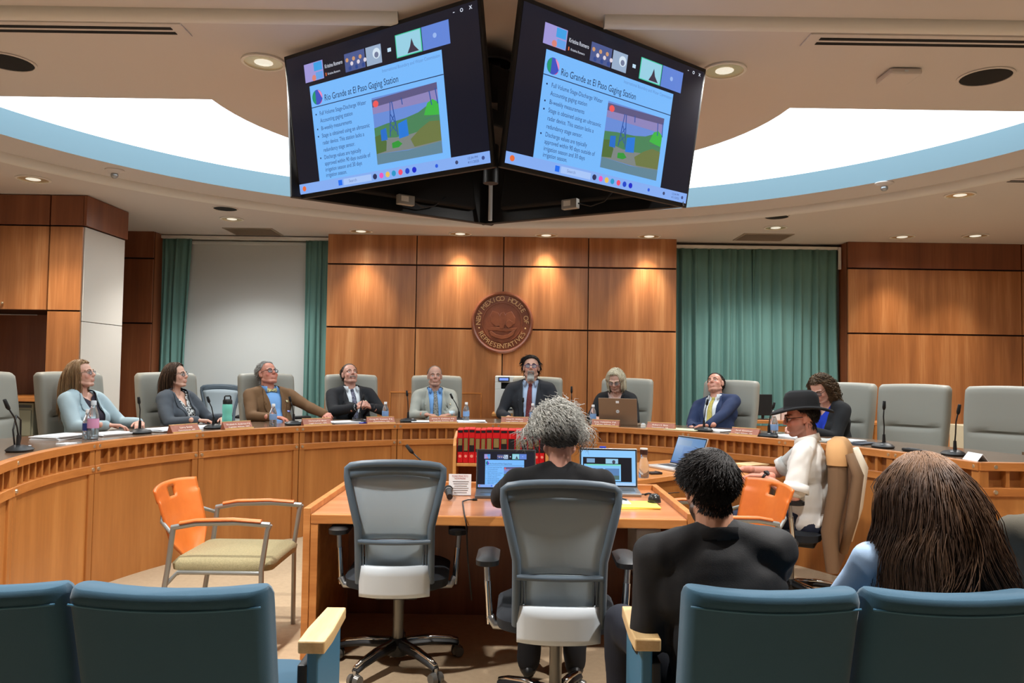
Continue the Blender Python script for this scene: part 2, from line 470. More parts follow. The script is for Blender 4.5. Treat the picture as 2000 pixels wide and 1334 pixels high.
# ------------------------------------------------------------------ window bays: pelmet, curtains, shade
def curtain(name, label, x0, x1, y, z0, z1, waves, amp=0.035, seed=1, gap=0.0, gather=None):
    rnd = random.Random(seed)
    n = waves * 10
    ph = [rnd.uniform(0.7, 1.3) for _ in range(waves + 1)]
    cum = np.cumsum([0] + ph); cum = cum / cum[waves]
    P = []
    for i in range(n + 1):
        u = i / n; w = np.interp(u, cum[:waves + 1], np.arange(waves + 1))
        k = int(min(w, waves - 1))
        row = []
        for j in range(15):
            v = j / 14
            a = amp * (0.55 + 0.45 * math.sin(3.1 * k + 1)) * (0.6 + 0.6 * v)
            yy = y + a * math.sin(2 * PI * w + 0.5 * math.sin(2.2 * v + k)) + 0.01 * math.sin(5 * v + 7 * u)
            xx = x0 + (x1 - x0) * u + 0.012 * math.sin(3 * v + 2.2 * k) * v
            if gather: xx = x0 + (xx - x0) * (1 - gather * math.sin(PI * min(1, v * 0.9)) * 1.0)
            row.append((xx, yy, z1 + (z0 - z1) * v))
        P.append(row)
    mb = MB(); mb.grid(P)
    o = mb.build(name, TEAL, smooth=True, solid=0.006, recalc=False)
    return tag(o, label, 'curtain', 'teal curtains at the back wall')
YV = 9.42
zc = at_y(450, 468, YV).z
xa = [at_y(p, 600, YV).x for p in (310, 371, 590, 641, 1322, 1472, 1638, 1645)]
curtain('curtain', 'teal curtain hanging beside the dark wooden column at left', xa[0] + 0.02, xa[1], YV, ZD + 0.03, zc, 5, 0.03, 3, gather=0.12)
curtain('curtain', 'narrow teal curtain between the white roller shade and the centre panelling', xa[2] + 0.03, xa[3], YV, ZD + 0.03, zc, 4, 0.03, 5)
zr = at_y(1480, 487, YV).z
curtain('curtain', 'left half of the closed teal curtain pair at right', xa[4], xa[5], YV + 0.02, ZD + 0.03, zr, 10, 0.05, 9)
curtain('curtain', 'right half of the closed teal curtain pair at right', xa[5] - 0.01, xa[6] - 0.02, YV - 0.02, ZD + 0.03, zr, 9, 0.05, 11)
rbox('cord', at_y(1640, 505, YV - 0.06), (0.03, 0.03, 0.27), WHITEPL, None, bevel=0.004)
tag(bpy.data.objects['cord'], 'white curtain track end bracket beside the right wall panelling', 'bracket')
bpy.data.objects['cord'].name = 'curtain_bracket'
for nm, a, b, z in (('curtain_track', xa[0] - 0.0, xa[3] + 0.02, zc), ('curtain_track', xa[4] - 0.02, xa[7], zr)):
    o = rbox(nm, ((a + b) / 2, YV + 0.01, z + 0.02), (b - a, 0.10, 0.035), WHITEPL, None, bevel=0.003)
    tag(o, 'white curtain track above the roller shade' if z == zc else 'white curtain track above the closed teal curtains', 'track')
sh = thing('roller_shade', 'pale grey roller shade drawn down over the window bay', 'window shade', ((xa[1] + xa[2]) / 2, YV + 0.075, ZD))
rbox('fabric', (0, 0, (zc - ZD) / 2 + 0.16), (xa[2] - xa[1] + 0.25, 0.006, zc - ZD - 0.36), SHADE, sh, bevel=0)
MB().cyl((-(xa[2] - xa[1]) / 2 - 0.12, 0, zc - ZD - 0.03), ((xa[2] - xa[1]) / 2 + 0.12, 0, zc - ZD - 0.03), 0.025).build('roller', SHADE, sh, smooth=40)
rbox('bottom_bar', (0, 0, 0.33), (xa[2] - xa[1] + 0.25, 0.02, 0.03), WHITEPL, sh)

# ------------------------------------------------------------------ ceiling fixtures
REFL = plain('downlight_reflector', S(240, 228, 190), 0.25, 0.6)
LAMP = emit('downlight_lamp', (1.0, 0.90, 0.72, 1), 0.7)
def downlight(px, py, r, label, power=None, col=WARM, spot=70, tilt=None, blend=0.6, flood=0):
    p = at_z(px, py, ZC) if py is not None else Vector((px[0], px[1], ZC))
    t = thing('downlight', label, 'ceiling light', (p.x, p.y, ZC), 0, 'recessed ceiling downlights')
    MB().lathe([(r * 1.0, -0.001), (r * 1.14, -0.001), (r * 1.14, -0.010), (r * 1.0, -0.012), (r * 1.0, -0.001)], 32).build('trim_ring', WHITEPL, t, smooth=40)
    MB().lathe([(r, -0.006), (r * 0.5, -0.0035), (0.0, -0.003)], 32).build('reflector', REFL, t, smooth=40)
    MB().ell((0, 0, -0.006), (r * 0.5, r * 0.5, 0.008)).build('lamp', LAMP, t, smooth=True)
    if power:
        ld = bpy.data.lights.new('downlight_beam', 'SPOT'); ld.energy = power; ld.color = col; ld.spot_size = R(spot); ld.spot_blend = blend; ld.shadow_soft_size = 0.06
        lo = link('beam', ld, t); lo.location = (0, 0, -0.03)
        if tilt: lo.rotation_euler = tilt
        if flood:
            ld = bpy.data.lights.new('downlight_flood', 'SPOT'); ld.energy = flood; ld.color = NEUTRAL; ld.spot_size = R(165); ld.spot_blend = 1.0; ld.shadow_soft_size = 0.1
            lo = link('flood', ld, t); lo.location = (0, 0, -0.03); lo.rotation_euler = (R(-12), 0, 0)
    return t
downlight(515, 120, 0.10, 'recessed downlight just left of the hanging screens', 190, NEUTRAL, 150, blend=0.8)
downlight(1415, 136, 0.10, 'recessed downlight just right of the hanging screens', 190, NEUTRAL, 150, blend=0.8)
downlight(65, 349, 0.12, 'recessed downlight above the tall wooden cabinet', WASH, WARM, 95, flood=FLOOD)
downlight(453, 427, 0.11, 'recessed downlight beside the black speaker above the roller shade', 110, NEUTRAL, 120, flood=FLOOD)
WT = (R(2), 0, 0)
downlight(705, 451, 0.12, 'first downlight from the left above the centre panelling', WASH, WARM, 76, WT, blend=0.9, flood=14)
downlight(899, 456, 0.12, 'second downlight from the left above the centre panelling', WASH, WARM, 76, WT, blend=0.9, flood=14)
downlight(1067, 459, 0.12, 'third downlight from the left above the centre panelling', WASH, WARM, 76, WT, blend=0.9, flood=14)
downlight(1268, 461, 0.12, 'fourth downlight from the left above the centre panelling', WASH, WARM, 76, WT, blend=0.9, flood=14)
downlight(1515, 444, 0.11, 'recessed downlight above the closed teal curtains', 90, NEUTRAL, 120, flood=FLOOD)
downlight(1762, 462, 0.12, 'left downlight of the pair above the right wall panelling', WASH, WARM, 76, WT, blend=0.9, flood=14)
downlight(1905, 460, 0.12, 'right downlight of the pair above the right wall panelling', WASH, WARM, 76, WT, blend=0.9, flood=14)
downlight(1875, 380, 0.11, 'single downlight outside the white ring at right', 110, NEUTRAL, 120, flood=FLOOD)
for i, (x, y) in enumerate(((-1.5, 2.45), (1.7, 2.45), (-4.2, 3.0), (4.6, 3.0))):  # unseen lamps added to brighten the foreground and the sides
    downlight((x, y), None, 0.10, ['recessed downlight over the left audience row', 'recessed downlight over the right audience row', 'downlight near the left wall', 'downlight near the right wall'][i], ROOM_FILL if i < 2 else ROOM_FILL * 0.5, NEUTRAL, 125, blend=0.8)

def speaker(px, py, r, label):
    p = at_z(px, py, ZC)
    t = thing('ceiling_speaker', label, 'speaker', (p.x, p.y, ZC), 0, 'round black ceiling speakers')
    MB().lathe([(r * 1.0, -0.001), (r * 1.1, -0.001), (r * 1.1, -0.006), (r * 1.0, -0.008), (r * 1.0, -0.001)], 32).build('trim_ring', CEIL, t, smooth=40)
    MB().lathe([(r, -0.004), (r * 0.4, -0.006), (0, -0.0065)], 32).build('grille', BLACKM, t, smooth=40)
speaker(15, 120, 0.125, 'round black ceiling speaker at the left edge')
speaker(1925, 149, 0.125, 'round black ceiling speaker at the upper right')
speaker(440, 407, 0.115, 'small black ceiling speaker above the roller shade')
speaker(1517, 423, 0.115, 'small black ceiling speaker above the teal curtains')
speaker(963, 125, 0.10, 'black ceiling speaker seen between the two screens')
t = thing('ceiling_plate', 'round blank ceiling plate seen between the two screens', 'plate', at_z(962, 145, ZC))
MB().lathe([(0.11, 0), (0.11, -0.012), (0.0, -0.014)], 32).build('disc', CEIL, t, smooth=40)

def slot(label, x0, x1, y, w=0.09):
    t = thing('slot_vent', label, 'air vent', ((x0 + x1) / 2, y, ZC))
    L = x1 - x0
    rbox('frame', (0, 0, -0.004), (L + 0.12, w + 0.05, 0.008), CEIL, t, bevel=0.002)
    for k in (-1, 1): rbox('slot', (0, k * w * 0.28, -0.0085), (L, w * 0.28, 0.004), BLACKM, t, bevel=0)
a = at_z(340, 57, ZC); slot('long slot air vent in the ceiling at upper left', -5.2, a.x, a.y)
a = at_z(1597, 77, ZC); slot('long slot air vent in the ceiling at upper right', a.x, 5.6, a.y)
a = at_z(1970, 352, ZC); slot('short slot air vent in the ceiling at the right edge', a.x, a.x + 0.5, a.y, 0.07)
def grille(px, py, label):
    p = at_z(px, py, ZC); t = thing('return_grille', label, 'air vent', (p.x, p.y, ZC))
    gm = plain('grille_grey', S(160, 148, 134), 0.8)
    rbox('frame', (0, 0, -0.004), (0.58, 0.46, 0.008), gm, t, bevel=0.002)
    for k in range(12): rbox('louvre', (0, -0.19 + k * 0.0345, -0.011), (0.53, 0.02, 0.004), gm, t, bevel=0, rot=(0.3, 0, 0))
grille(495, 452, 'square ceiling air grille above the roller shade')
grille(1490, 463, 'square ceiling air grille above the closed teal curtains')
def dome(px, py, label):
    p = at_z(px, py, ZC); t = thing('dome_camera', label, 'ceiling sensor', (p.x, p.y, ZC))
    MB().lathe([(0.075, 0), (0.075, -0.008), (0.05, -0.02), (0.028, -0.03)], 24).build('base', CEIL, t, smooth=40)
    MB().ell((0, 0, -0.045), (0.03, 0.03, 0.028)).build('lens', SILVER, t, smooth=True)
dome(224, 332, 'small dome sensor on the ceiling near the left light cove')
dome(1727, 357, 'small dome sensor on the ceiling near the right light cove')
p = at_z(1755, 143, ZC); t = thing('access_point', 'flat white wireless box on the ceiling at upper right', 'access point', (p.x, p.y, ZC))
rbox('case', (0, 0, -0.02), (0.17, 0.17, 0.035), CEIL, t, bevel=0.012); rbox('logo', (0, -0.086, -0.02), (0.02, 0.002, 0.008), LGREY, t, bevel=0)
# ------------------------------------------------------------------ dais desk
def cbox(mb, a0, a1, o0, o1, z0, z1, n=8, mi=0):
    P = []
    for i in range(n + 1):
        t = a0 + (a1 - a0) * i / n
        P.append([ring(t, o0, z0), ring(t, o0, z1), ring(t, o1, z1), ring(t, o1, z0), ring(t, o0, z0)])
    k = len(mb.v); mb.grid(P, mi)
    mb.f.append((k, k + 1, k + 2, k + 3)); mb.m.append(mi)
    e = k + n * 5; mb.f.append((e + 3, e + 2, e + 1, e)); mb.m.append(mi)
    return mb
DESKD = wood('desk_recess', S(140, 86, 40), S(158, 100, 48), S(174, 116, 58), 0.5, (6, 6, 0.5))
SECL = ['curved wooden desk section beyond the left edge', 'leftmost curved wooden desk section in view, under the cable-looped microphone',
        'curved wooden desk section below the two women at left', 'curved wooden desk section below the teal bottle and brown jacket',
        'curved wooden desk section below the man clasping his hands', 'curved wooden desk section below the man in the light grey suit',
        'curved wooden desk section directly behind the red books', 'curved wooden desk section below the open bronze laptop',
        'curved wooden desk section below the man in the navy suit', 'curved wooden desk section behind the man in the black hat',
        'short curved wooden desk section below the right microphones']
H1, H2, H3 = ZT - 0.045, ZT - 0.145, ZT - 0.195
for i in range(len(JOINTS) - 1):
    a0, a1 = JOINTS[i], JOINTS[i + 1]; g = 0.08
    c = ring((a0 + a1) / 2, 0, 0)
    t = thing('dais_desk_section', SECL[i], 'desk section', (0, 0, 0), 0, 'curved dais desk sections')
    w = 1.15
    def part(nm, mat, b0, b1, o0, o1, z0, z1, n=8, bev=0.0):
        mb = MB(); cbox(mb, b0, b1, o0, o1, z0, z1, n); return mb.build(nm, mat, t, bevel=bev, seg=1)
    part('front_panel', DESK, a0 - w, a1 + w, 0.012, 0.03, 0.0, H3, 10)
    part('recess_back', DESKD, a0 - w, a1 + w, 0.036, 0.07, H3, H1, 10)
    part('top_rail', RAIL, a0 - g * 0, a1 + g * 0, -0.012, 0.035, H1, ZT + 0.004, 10, 0.004)
    part('middle_rail', RAIL, a0 - g, a1 + g, -0.006, 0.05, H3, H2, 10, 0.003)
    part('stile', DESK, a0 - g, a0 - w, -0.002, 0.05, 0.0, H1, 2, 0.003)
    part('stile', DESK, a1 + w, a1 + g, -0.002, 0.05, 0.0, H1, 2, 0.003)
    nd = 9 if a0 - a1 > 15 else 5
    for k in range(1, nd + 1):
        b = a0 - w + (a1 - a0 + 2 * w) * k / (nd + 1)
        part('divider', DESK, b + 0.22, b - 0.22, 0.004, 0.05, H2, H1, 1)
    for e, sg in ((a0, -1), (a1, 1)):
        for zz in (ZT - 0.022, (H2 + H3) / 2):
            b = e + sg * w * 0.52
            if a0 == 215: continue
            p = ring(b, -0.014, zz); q = ring(b, -0.004, zz)
            MB().cyl(q, p, 0.0135, 0.011, 12).build('bolt', BRASS, t, smooth=40)
# straight wing past the corner at right
cr = ring(-3, 0, 0)
t = thing('dais_desk_section', 'straight wooden desk wing past the corner at the right edge', 'desk section', (cr.x, cr.y, 0), 0, 'curved dais desk sections')
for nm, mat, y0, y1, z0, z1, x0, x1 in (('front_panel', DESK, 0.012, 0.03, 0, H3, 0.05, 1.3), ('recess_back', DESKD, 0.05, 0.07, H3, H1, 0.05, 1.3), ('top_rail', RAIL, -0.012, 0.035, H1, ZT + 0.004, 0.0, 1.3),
                                ('middle_rail', RAIL, -0.006, 0.05, H3, H2, 0, 1.3), ('stile', DESK, -0.002, 0.05, 0, H1, 0.0, 0.055)):
    rbox(nm, ((x0 + x1) / 2, (y0 + y1) / 2, (z0 + z1) / 2), (x1 - x0, y1 - y0, z1 - z0), mat, t, bevel=0.003)
for k in range(1, 9): rbox('divider', (0.055 + k * 0.115, 0.027, (H1 + H2) / 2), (0.022, 0.046, H1 - H2), DESK, t, bevel=0)
for zz in (ZT - 0.022, (H2 + H3) / 2): MB().cyl((0.09, -0.004, zz), (0.09, -0.016, zz), 0.0135, 0.011, 12).build('bolt', BRASS, t, smooth=40)
WTOP = wood('worktop_laminate', S(112, 84, 64), S(126, 98, 76), S(140, 112, 90), 0.16, (4, 4, 4), 0.5)
mb = MB(); P = []
for i in range(109):
    a = 215 - 218 * i / 108; z0, z1 = ZT - 0.035, ZT
    P.append([ring(a, 0.036, z0), ring(a, 0.036, z1), ring(a, 0.74, z1), ring(a, 0.74, z0), ring(a, 0.036, z0)])
mb.grid(P)
e0 = ring(-3, 0.74, 0)
mb.box((cr.x + 1.02, cr.y + 0.036 + 0.35, ZT - 0.0185), (0.56, 0.70, 0.035))
tag(mb.build('dais_worktop', WTOP, recalc=True), 'long glossy brown worktop running round the whole curved dais', 'worktop')

# ------------------------------------------------------------------ hanging screens
def scr(u, v):  # screen fraction -> local x, z
    return (-0.605 + 1.21 * u, 0.022 + 0.68 * (1 - v))
EM = {}
def em(r, g, b, k=1.0):
    key = (r, g, b, k)
    if key not in EM: EM[key] = emit('screen_%d_%d_%d_%d' % (r, g, b, int(k * 100)), S(r, g, b), SCREEN * k)
    return EM[key]
def screen_poly(name, pts, mat, par, lay, P=scr):
    q = [P(u, v) for u, v in pts]
    mb = MB(); tr = tessellate_polygon([[Vector((x, z, 0)) for x, z in q]])
    mb.add([(x, -lay * 0.0006, z) for x, z in q], tr)
    o = mb.build(name, mat, par, recalc=False)
    return o
def rect(u0, v0, u1, v1): return [(u0, v0), (u1, v0), (u1, v1), (u0, v1)]
def disc(u, v, r, asp=1.78, n=20, a0=0, a1=2 * PI): return [(u + r * math.cos(a0 + (a1 - a0) * i / n), v + r * asp * math.sin(a0 + (a1 - a0) * i / n)) for i in range(n + (a1 - a0 < 6))]
def slide(par, P, W, full=True, y0=0.0):
    """the projected picture: dark desktop, gallery strip, slide, task bar; parented to the glass"""
    def sp(nm, pts, c, lay, k=1.0): return screen_poly(nm, pts, em(*c, k), par, y0 + lay, P)
    sp('picture_background', rect(0, 0, 1, 0.925), (12, 20, 38), 1, 0.8)
    sp('slide_page', rect(0.125, 0.235, 0.825, 0.925), (118, 184, 250), 2)
    sp('task_bar', rect(0, 0.925, 1, 1), (132, 172, 240), 2)
    # gallery strip
    sp('gallery_tile', rect(0.105, 0.075, 0.215, 0.205), (158, 150, 214), 2); sp('gallery_person', disc(0.158, 0.185, 0.012), (214, 130, 120), 3); sp('gallery_window', rect(0.162, 0.08, 0.21, 0.14), (60, 158, 226), 3); sp('gallery_desk', rect(0.17, 0.15, 0.212, 0.2), (96, 160, 230), 3)
    sp('gallery_tile', rect(0.338, 0.085, 0.448, 0.21), (72, 88, 142), 2)
    for k in range(9): sp('gallery_crowd', disc(0.352 + 0.012 * k, 0.13 + 0.03 * ((k * 5) % 3), 0.008), ((200, 150, 110), (40, 70, 140), (220, 210, 220))[k % 3], 3)
    sp('gallery_tile', rect(0.455, 0.085, 0.535, 0.21), (150, 172, 200), 2); sp('gallery_avatar', disc(0.51, 0.14, 0.02), (210, 226, 240), 3); sp('gallery_avatar', disc(0.51, 0.15, 0.011), (110, 120, 150), 4)
    sp('gallery_icon', rect(0.567, 0.13, 0.585, 0.155), (190, 220, 240), 2)
    sp('gallery_tile', rect(0.61, 0.062, 0.737, 0.212), (60, 200, 160), 2); sp('gallery_tile', rect(0.614, 0.068, 0.733, 0.206), (150, 206, 226), 3); sp('gallery_person', [(0.665, 0.2), (0.68, 0.16), (0.69, 0.11), (0.7, 0.16), (0.722, 0.2)], (60, 50, 70), 4)
    sp('gallery_tile', rect(0.74, 0.062, 0.868, 0.212), (96, 132, 214), 2); sp('gallery_icon', disc(0.80, 0.135, 0.009), (150, 180, 236), 3)
    # slide
    sp('slide_rule', rect(0.125, 0.388, 0.825, 0.394), (30, 50, 90), 3)
    sp('slide_emblem', disc(0.165, 0.325, 0.03), (60, 80, 190), 3)
    sp('slide_emblem', disc(0.165, 0.325, 0.029, n=12, a0=PI * 0.6, a1=PI * 1.4), (30, 150, 110), 4); sp('slide_emblem', disc(0.167, 0.325, 0.028, n=12, a0=-PI * 0.45, a1=PI * 0.1), (226, 140, 190), 4); sp('slide_emblem', disc(0.167, 0.33, 0.028, n=8, a0=PI * 0.12, a1=PI * 0.4), (220, 60, 110), 4)
    dk = em(20, 34, 74, 0.8)
    def tx(s, u, v, h, mat=dk, wid=None, al='LEFT', lay=4):
        x, z = P(u, v)
        return text('slide_lettering', s, mat, par, (x, -(y0 + lay) * 0.0006, z), height=h * W, width=wid * W if wid else None, align=al)
    tx('Rio Grande at El Paso Gaging Station', 0.205, 0.345, 0.026, wid=0.40)
    if full: tx('International Boundary and Water Commission', 0.53, 0.268, 0.013, em(96, 140, 200), 0.285)
    wh = em(220, 226, 240)
    if full:
        tx('Kristina Romero', 0.225, 0.13, 0.016, wh, 0.10); tx('Kristina Romero', 0.238, 0.185, 0.009, wh, 0.07)
        sp('gallery_icon', rect(0.226, 0.172, 0.231, 0.195), (230, 110, 60), 3)
    L = [('Full Volume Stage-Discharge Water', 0.445, 1, .262), ('Accounting gaging station', 0.497, 0, .185), ('Bi-weekly measurements', 0.552, 1, .175), ('Stage is obtained using an ultrasonic', 0.605, 1, .27), ('radar device. This station lacks a', 0.657, 0, .235), ('redundancy stage sensor.', 0.709, 0, .18),
         ('Discharge values are typically', 0.762, 1, .21), ('approved within 90 days outside of', 0.808, 0, .258), ('irrigation season and 30 days', 0.852, 0, .208), ('irrigation season.', 0.893, 0, .12)]
    for s, v, b, wd in L:
        tx(s, 0.168, v, 0.017, em(46, 66, 120, 0.9), wd)
        if b: sp('slide_bullet', disc(0.147, v, 0.0035), (20, 34, 74), 3)
    # photograph on the slide
    a, b, c, d = 0.462, 0.428, 0.79, 0.885
    def q(x, y): return (a + (c - a) * x, b + (d - b) * y)
    def pp(nm, pts, col, lay): sp(nm, [q(*p) for p in pts], col, lay)
    pp('slide_photo', [(0, 0), (1, 0), (1, 1), (0, 1)], (104, 140, 214), 3)
    pp('photo_bridge', [(0, 0.03), (1, 0.0), (1, 0.1), (0, 0.14)], (92, 88, 130), 4); pp('photo_far_bank', [(0.0, 0.14), (1, 0.1), (1, 0.24), (0, 0.24)], (140, 132, 186), 4)
    pp('photo_scrub', [(0, 0.45), (0.2, 0.42), (0.5, 0.4), (0.7, 0.36), (0.86, 0.28), (1, 0.3), (1, 0.65), (0, 0.65)], (74, 130, 90), 5)
    pp('photo_palm', [(0.78, 0.42), (0.84, 0.26), (0.92, 0.22), (1, 0.28), (1, 0.46)], (64, 180, 70), 6)
    pp('photo_bank', [(0, 0.6), (0.4, 0.66), (1, 0.6), (1, 0.85), (0.5, 0.86), (0, 0.84)], (124, 132, 130), 6)
    pp('photo_reeds', [(0.55, 0.72), (0.7, 0.6), (0.85, 0.52), (1, 0.54), (1, 0.82), (0.6, 0.84)], (108, 120, 70), 7); pp('photo_bush', [(0, 0.58), (0.1, 0.56), (0.18, 0.68), (0.16, 0.82), (0, 0.84)], (80, 110, 60), 7); pp('photo_bush', [(0.26, 0.72), (0.36, 0.7), (0.42, 0.76), (0.36, 0.8), (0.26, 0.8)], (50, 150, 60), 7)
    pp('photo_river', [(0, 0.84), (0.5, 0.87), (1, 0.83), (1, 1), (0, 1)], (96, 132, 150), 8)
    pp('photo_hut', [(0.38, 0.46), (0.52, 0.42), (0.53, 0.66), (0.38, 0.68)], (40, 120, 216), 8); pp('photo_hut', [(0.1, 0.5), (0.19, 0.48), (0.2, 0.66), (0.1, 0.66)], (40, 110, 200), 8)
    for x0, y0_, x1, y1 in ((0.24, 0.62, 0.285, 0.12), (0.36, 0.62, 0.31, 0.12), (0.25, 0.55, 0.34, 0.45), (0.34, 0.56, 0.26, 0.44), (0.27, 0.42, 0.33, 0.32), (0.33, 0.43, 0.275, 0.3), (0.46, 0.1, 0.47, 0.2), (0.88, 0.1, 0.9, 0.3), (0.97, 0.08, 0.99, 0.3), (0.78, 0.48, 0.99, 0.45)):
        pp('photo_mast', [(x0, y0_), (x0 + 0.014, y0_), (x1 + 0.014, y1), (x1, y1)], (46, 84, 160), 9)
    pp('photo_beacon', [(0.02 + 0.045 * (1 + math.cos(t * PI / 6)), 0.1 + 0.05 * math.sin(t * PI / 6)) for t in range(12)], (236, 90, 90), 9)
    # task bar icons
    for u, col in ((0.075 - 0.045, (230, 110, 60)), (0.245, (30, 110, 240)), (0.44, (40, 50, 90)), (0.475, (230, 90, 190)), (0.508, (230, 190, 90)), (0.54, (40, 150, 200)), (0.575, (240, 80, 110)), (0.61, (30, 70, 200)), (0.645, (20, 40, 200)), (0.755, (40, 90, 220)), (0.85, (60, 70, 110)), (0.97, (60, 80, 140))):
        sp('task_icon', disc(u, 0.962, 0.011 if u < 0.7 else 0.007) if u != 0.245 else rect(0.235, 0.943, 0.257, 0.982), col, 4)
    sp('search_box', rect(0.265, 0.94, 0.42, 0.985), (166, 196, 246), 3)
    if full:
        tx('Search', 0.295, 0.962, 0.012, em(110, 130, 180)); tx('12:34 PM', 0.90, 0.950, 0.009, em(60, 80, 140)); tx('4/11/2025', 0.90, 0.976, 0.009, em(60, 80, 140))
        for u, s in ((0.895, '-'), (0.93, 'o'), (0.97, 'x')): tx(s, u, 0.028, 0.02, wh, al='CENTER')
def tv(label, bl, br, tilt, front=True):
    c = (Vector(bl) + Vector(br)) / 2; d = Vector(br) - Vector(bl)
    rz = math.atan2(d.y, d.x)
    t = thing('hanging_screen', label, 'screen', c, 0, 'cluster of ceiling-hung screens', rot=(R(tilt), 0, rz))
    rbox('bezel', (0, 0.013, 0.361), (1.24, 0.025, 0.722), BLACK, t, bevel=0.004)
    bk = MB(); bk.box((0, 0.045, 0.30), (0.95, 0.04, 0.46)); bk.build('back_case', BLACKM, t, bevel=0.012)
    gl = screen_poly('glass', rect(0, 0, 1, 1), plain('screen_glass', (0.004, 0.005, 0.007, 1), 0.06, spec=0.6, coat=1.0), t, 1.0)
    if front: slide(gl, scr, 1.21, True, 1.0)
    return t
ZB = 2.32
NB = Vector((-0.085, 3.29, ZB)); LB = Vector((-1.125, 3.98, ZB)); FB = Vector((-0.17, 4.62, ZB)); RB = Vector((0.885, 4.05, ZB))
gp = 0.02
def ends(a, b):
    d = (b - a).normalized(); m = (a + b) / 2
    return m - d * 0.62, m + d * 0.62
tv('left ceiling-hung screen showing the river station slide', *ends(LB, NB), 10)
tv('right ceiling-hung screen showing the river station slide', *ends(NB + Vector((0.03, 0, 0)), RB + Vector((0.03, 0, 0))), 10)
tv('rear left ceiling-hung screen facing the dais, seen from below its black back', *ends(FB, LB), 10, False)
tv('rear right ceiling-hung screen facing the dais, seen from below its black back', *ends(RB, FB), 10, False)
mc = (NB + LB + FB + RB) / 4
mt = thing('screen_mount', 'black ceiling pole and frame carrying the four screens', 'mount', (mc.x, mc.y, ZB))
MB().cyl((0, 0, 0.1), (0, 0, ZC - ZB), 0.04, n=16).build('pole', BLACK, mt, smooth=40)
MB().box((0, 0, 0.45), (0.5, 0.5, 0.3), rot=(0, 0, R(45))).build('frame', BLACKM, mt, bevel=0.01)
for a in range(4): MB().bar((0, 0, 0.42), (0.42 * math.cos(R(45 * 0 + 90 * a + 2 + 45 - 45)) , 0.42 * math.sin(R(90 * a + 2)), 0.42), 0.05, 0.08).build('arm', BLACKM, mt)
MB().cyl((FB.x - mc.x + 0.03, FB.y - mc.y - 0.10, 0.01), (FB.x - mc.x + 0.03, FB.y - mc.y - 0.10, 0.50), 0.012).build('gap_light_strip', LGREY, mt, smooth=40)  # pale rod in place of light shining through the rear screens' gap
for px, py, dy in ((792, 391, 4.24), (1114, 399, 4.28)):
    p = at_y(px, py, dy)
    b = thing('power_box', 'white labelled power box under the %s screen' % ('left' if px < 900 else 'right'), 'power box', p, R(35 if px < 900 else -35))
    rbox('case', (0, 0, 0), (0.10, 0.035, 0.055), plain('box_grey', S(150, 150, 146), 0.6), b); rbox('sticker', (-0.012, -0.0185, 0.004), (0.045, 0.001, 0.03), WHITEPL, b, bevel=0)
    MB().tube([(0.05, 0, 0), (0.12, 0.02, -0.02), (0.2, 0.03, 0.0), (0.27, 0.02, 0.06)], 0.004, 6).build('cable', BLACK, b, smooth=True)
# ------------------------------------------------------------------ generic solids
def rrect_loop(w, d, r, n=4, m=5):
    pts = []; cs = ((w/2 - r, d/2 - r, 0), (-w/2 + r, d/2 - r, 90), (-w/2 + r, -d/2 + r, 180), (w/2 - r, -d/2 + r, 270))
    for q, (cx, cy, a) in enumerate(cs):
        for i in range(n + 1):
            t = R(a + 90 * i / n); pts.append((cx + r * math.cos(t), cy + r * math.sin(t)))
        x1, y1, a1 = cs[(q + 1) % 4]; e = (x1 + r * math.cos(R(a + 90)), y1 + r * math.sin(R(a + 90))); b = pts[-1]
        k = m if q % 2 == 0 else 1
        for i in range(1, k + 1): f = i / (k + 1); pts.append((b[0] + (e[0] - b[0]) * f, b[1] + (e[1] - b[1]) * f))
    return pts
def loft(levels, fn=None):
    """levels: (z, w, d, r, cx, cy) rounded-rectangle rings, capped"""
    mb = MB(); P = []
    for (z, w, d, r, cx, cy) in levels:
        r = min(r, w / 2 * 0.99, d / 2 * 0.99)
        row = [(x + cx, y + cy, z) for x, y in rrect_loop(w, d, r)]
        if fn: row = [fn(*p) for p in row]
        P.append(row + [row[0]])
    mb.grid(P); n = len(P[0])
    mb.f.append(tuple(range(n - 2, -1, -1))); mb.m.append(0)
    k = (len(P) - 1) * n; mb.f.append(tuple(k + i for i in range(n - 1))); mb.m.append(0)
    return mb
def star_base(t, r=0.30, hub_mat=CHROME, leg_mat=BLACK, rot=0.3, edge=None, z0=0.0):
    MB().lathe([(0.035, z0 + 0.05), (0.055, z0 + 0.06), (0.055, z0 + 0.11), (0.03, z0 + 0.135)], 20).build('hub', leg_mat, t, smooth=40)
    for k in range(5):
        a = rot + 2 * PI * k / 5; d = Vector((math.cos(a), math.sin(a), 0))
        pts = [d * 0.04 + Vector((0, 0, z0 + 0.105)), d * r * 0.55 + Vector((0, 0, z0 + 0.10)), d * r * 0.85 + Vector((0, 0, z0 + 0.085)), d * r + Vector((0, 0, z0 + 0.07))]
        mb = MB(); mb.tube(pts, [0.024, 0.021, 0.018, 0.015], 8, up=(0, 0, 1), sx=1.25)
        leg = mb.build('base_leg', leg_mat, t, smooth=50)
        if edge: MB().tube([p + Vector((0, 0, 0.018)) for p in pts], [0.014, 0.013, 0.011, 0.009], 6, up=(0, 0, 1), sx=1.4).build('leg_cap', edge, leg, smooth=True)
        w = MB(); n = Vector((-d.y, d.x, 0)); c = d * r + Vector((0, 0, z0 + 0.031))
        for s in (-1, 1): w.cyl(c + n * (s * 0.008), c + n * (s * 0.03), 0.03, 0.024, 14)
        cs = w.build('caster', plain('caster_grey', S(96, 94, 90), 0.2, 0.2), t, smooth=40)
        MB().cyl(c, c + Vector((0, 0, 0.045)), 0.009).build('stem', SILVER, cs, smooth=40)

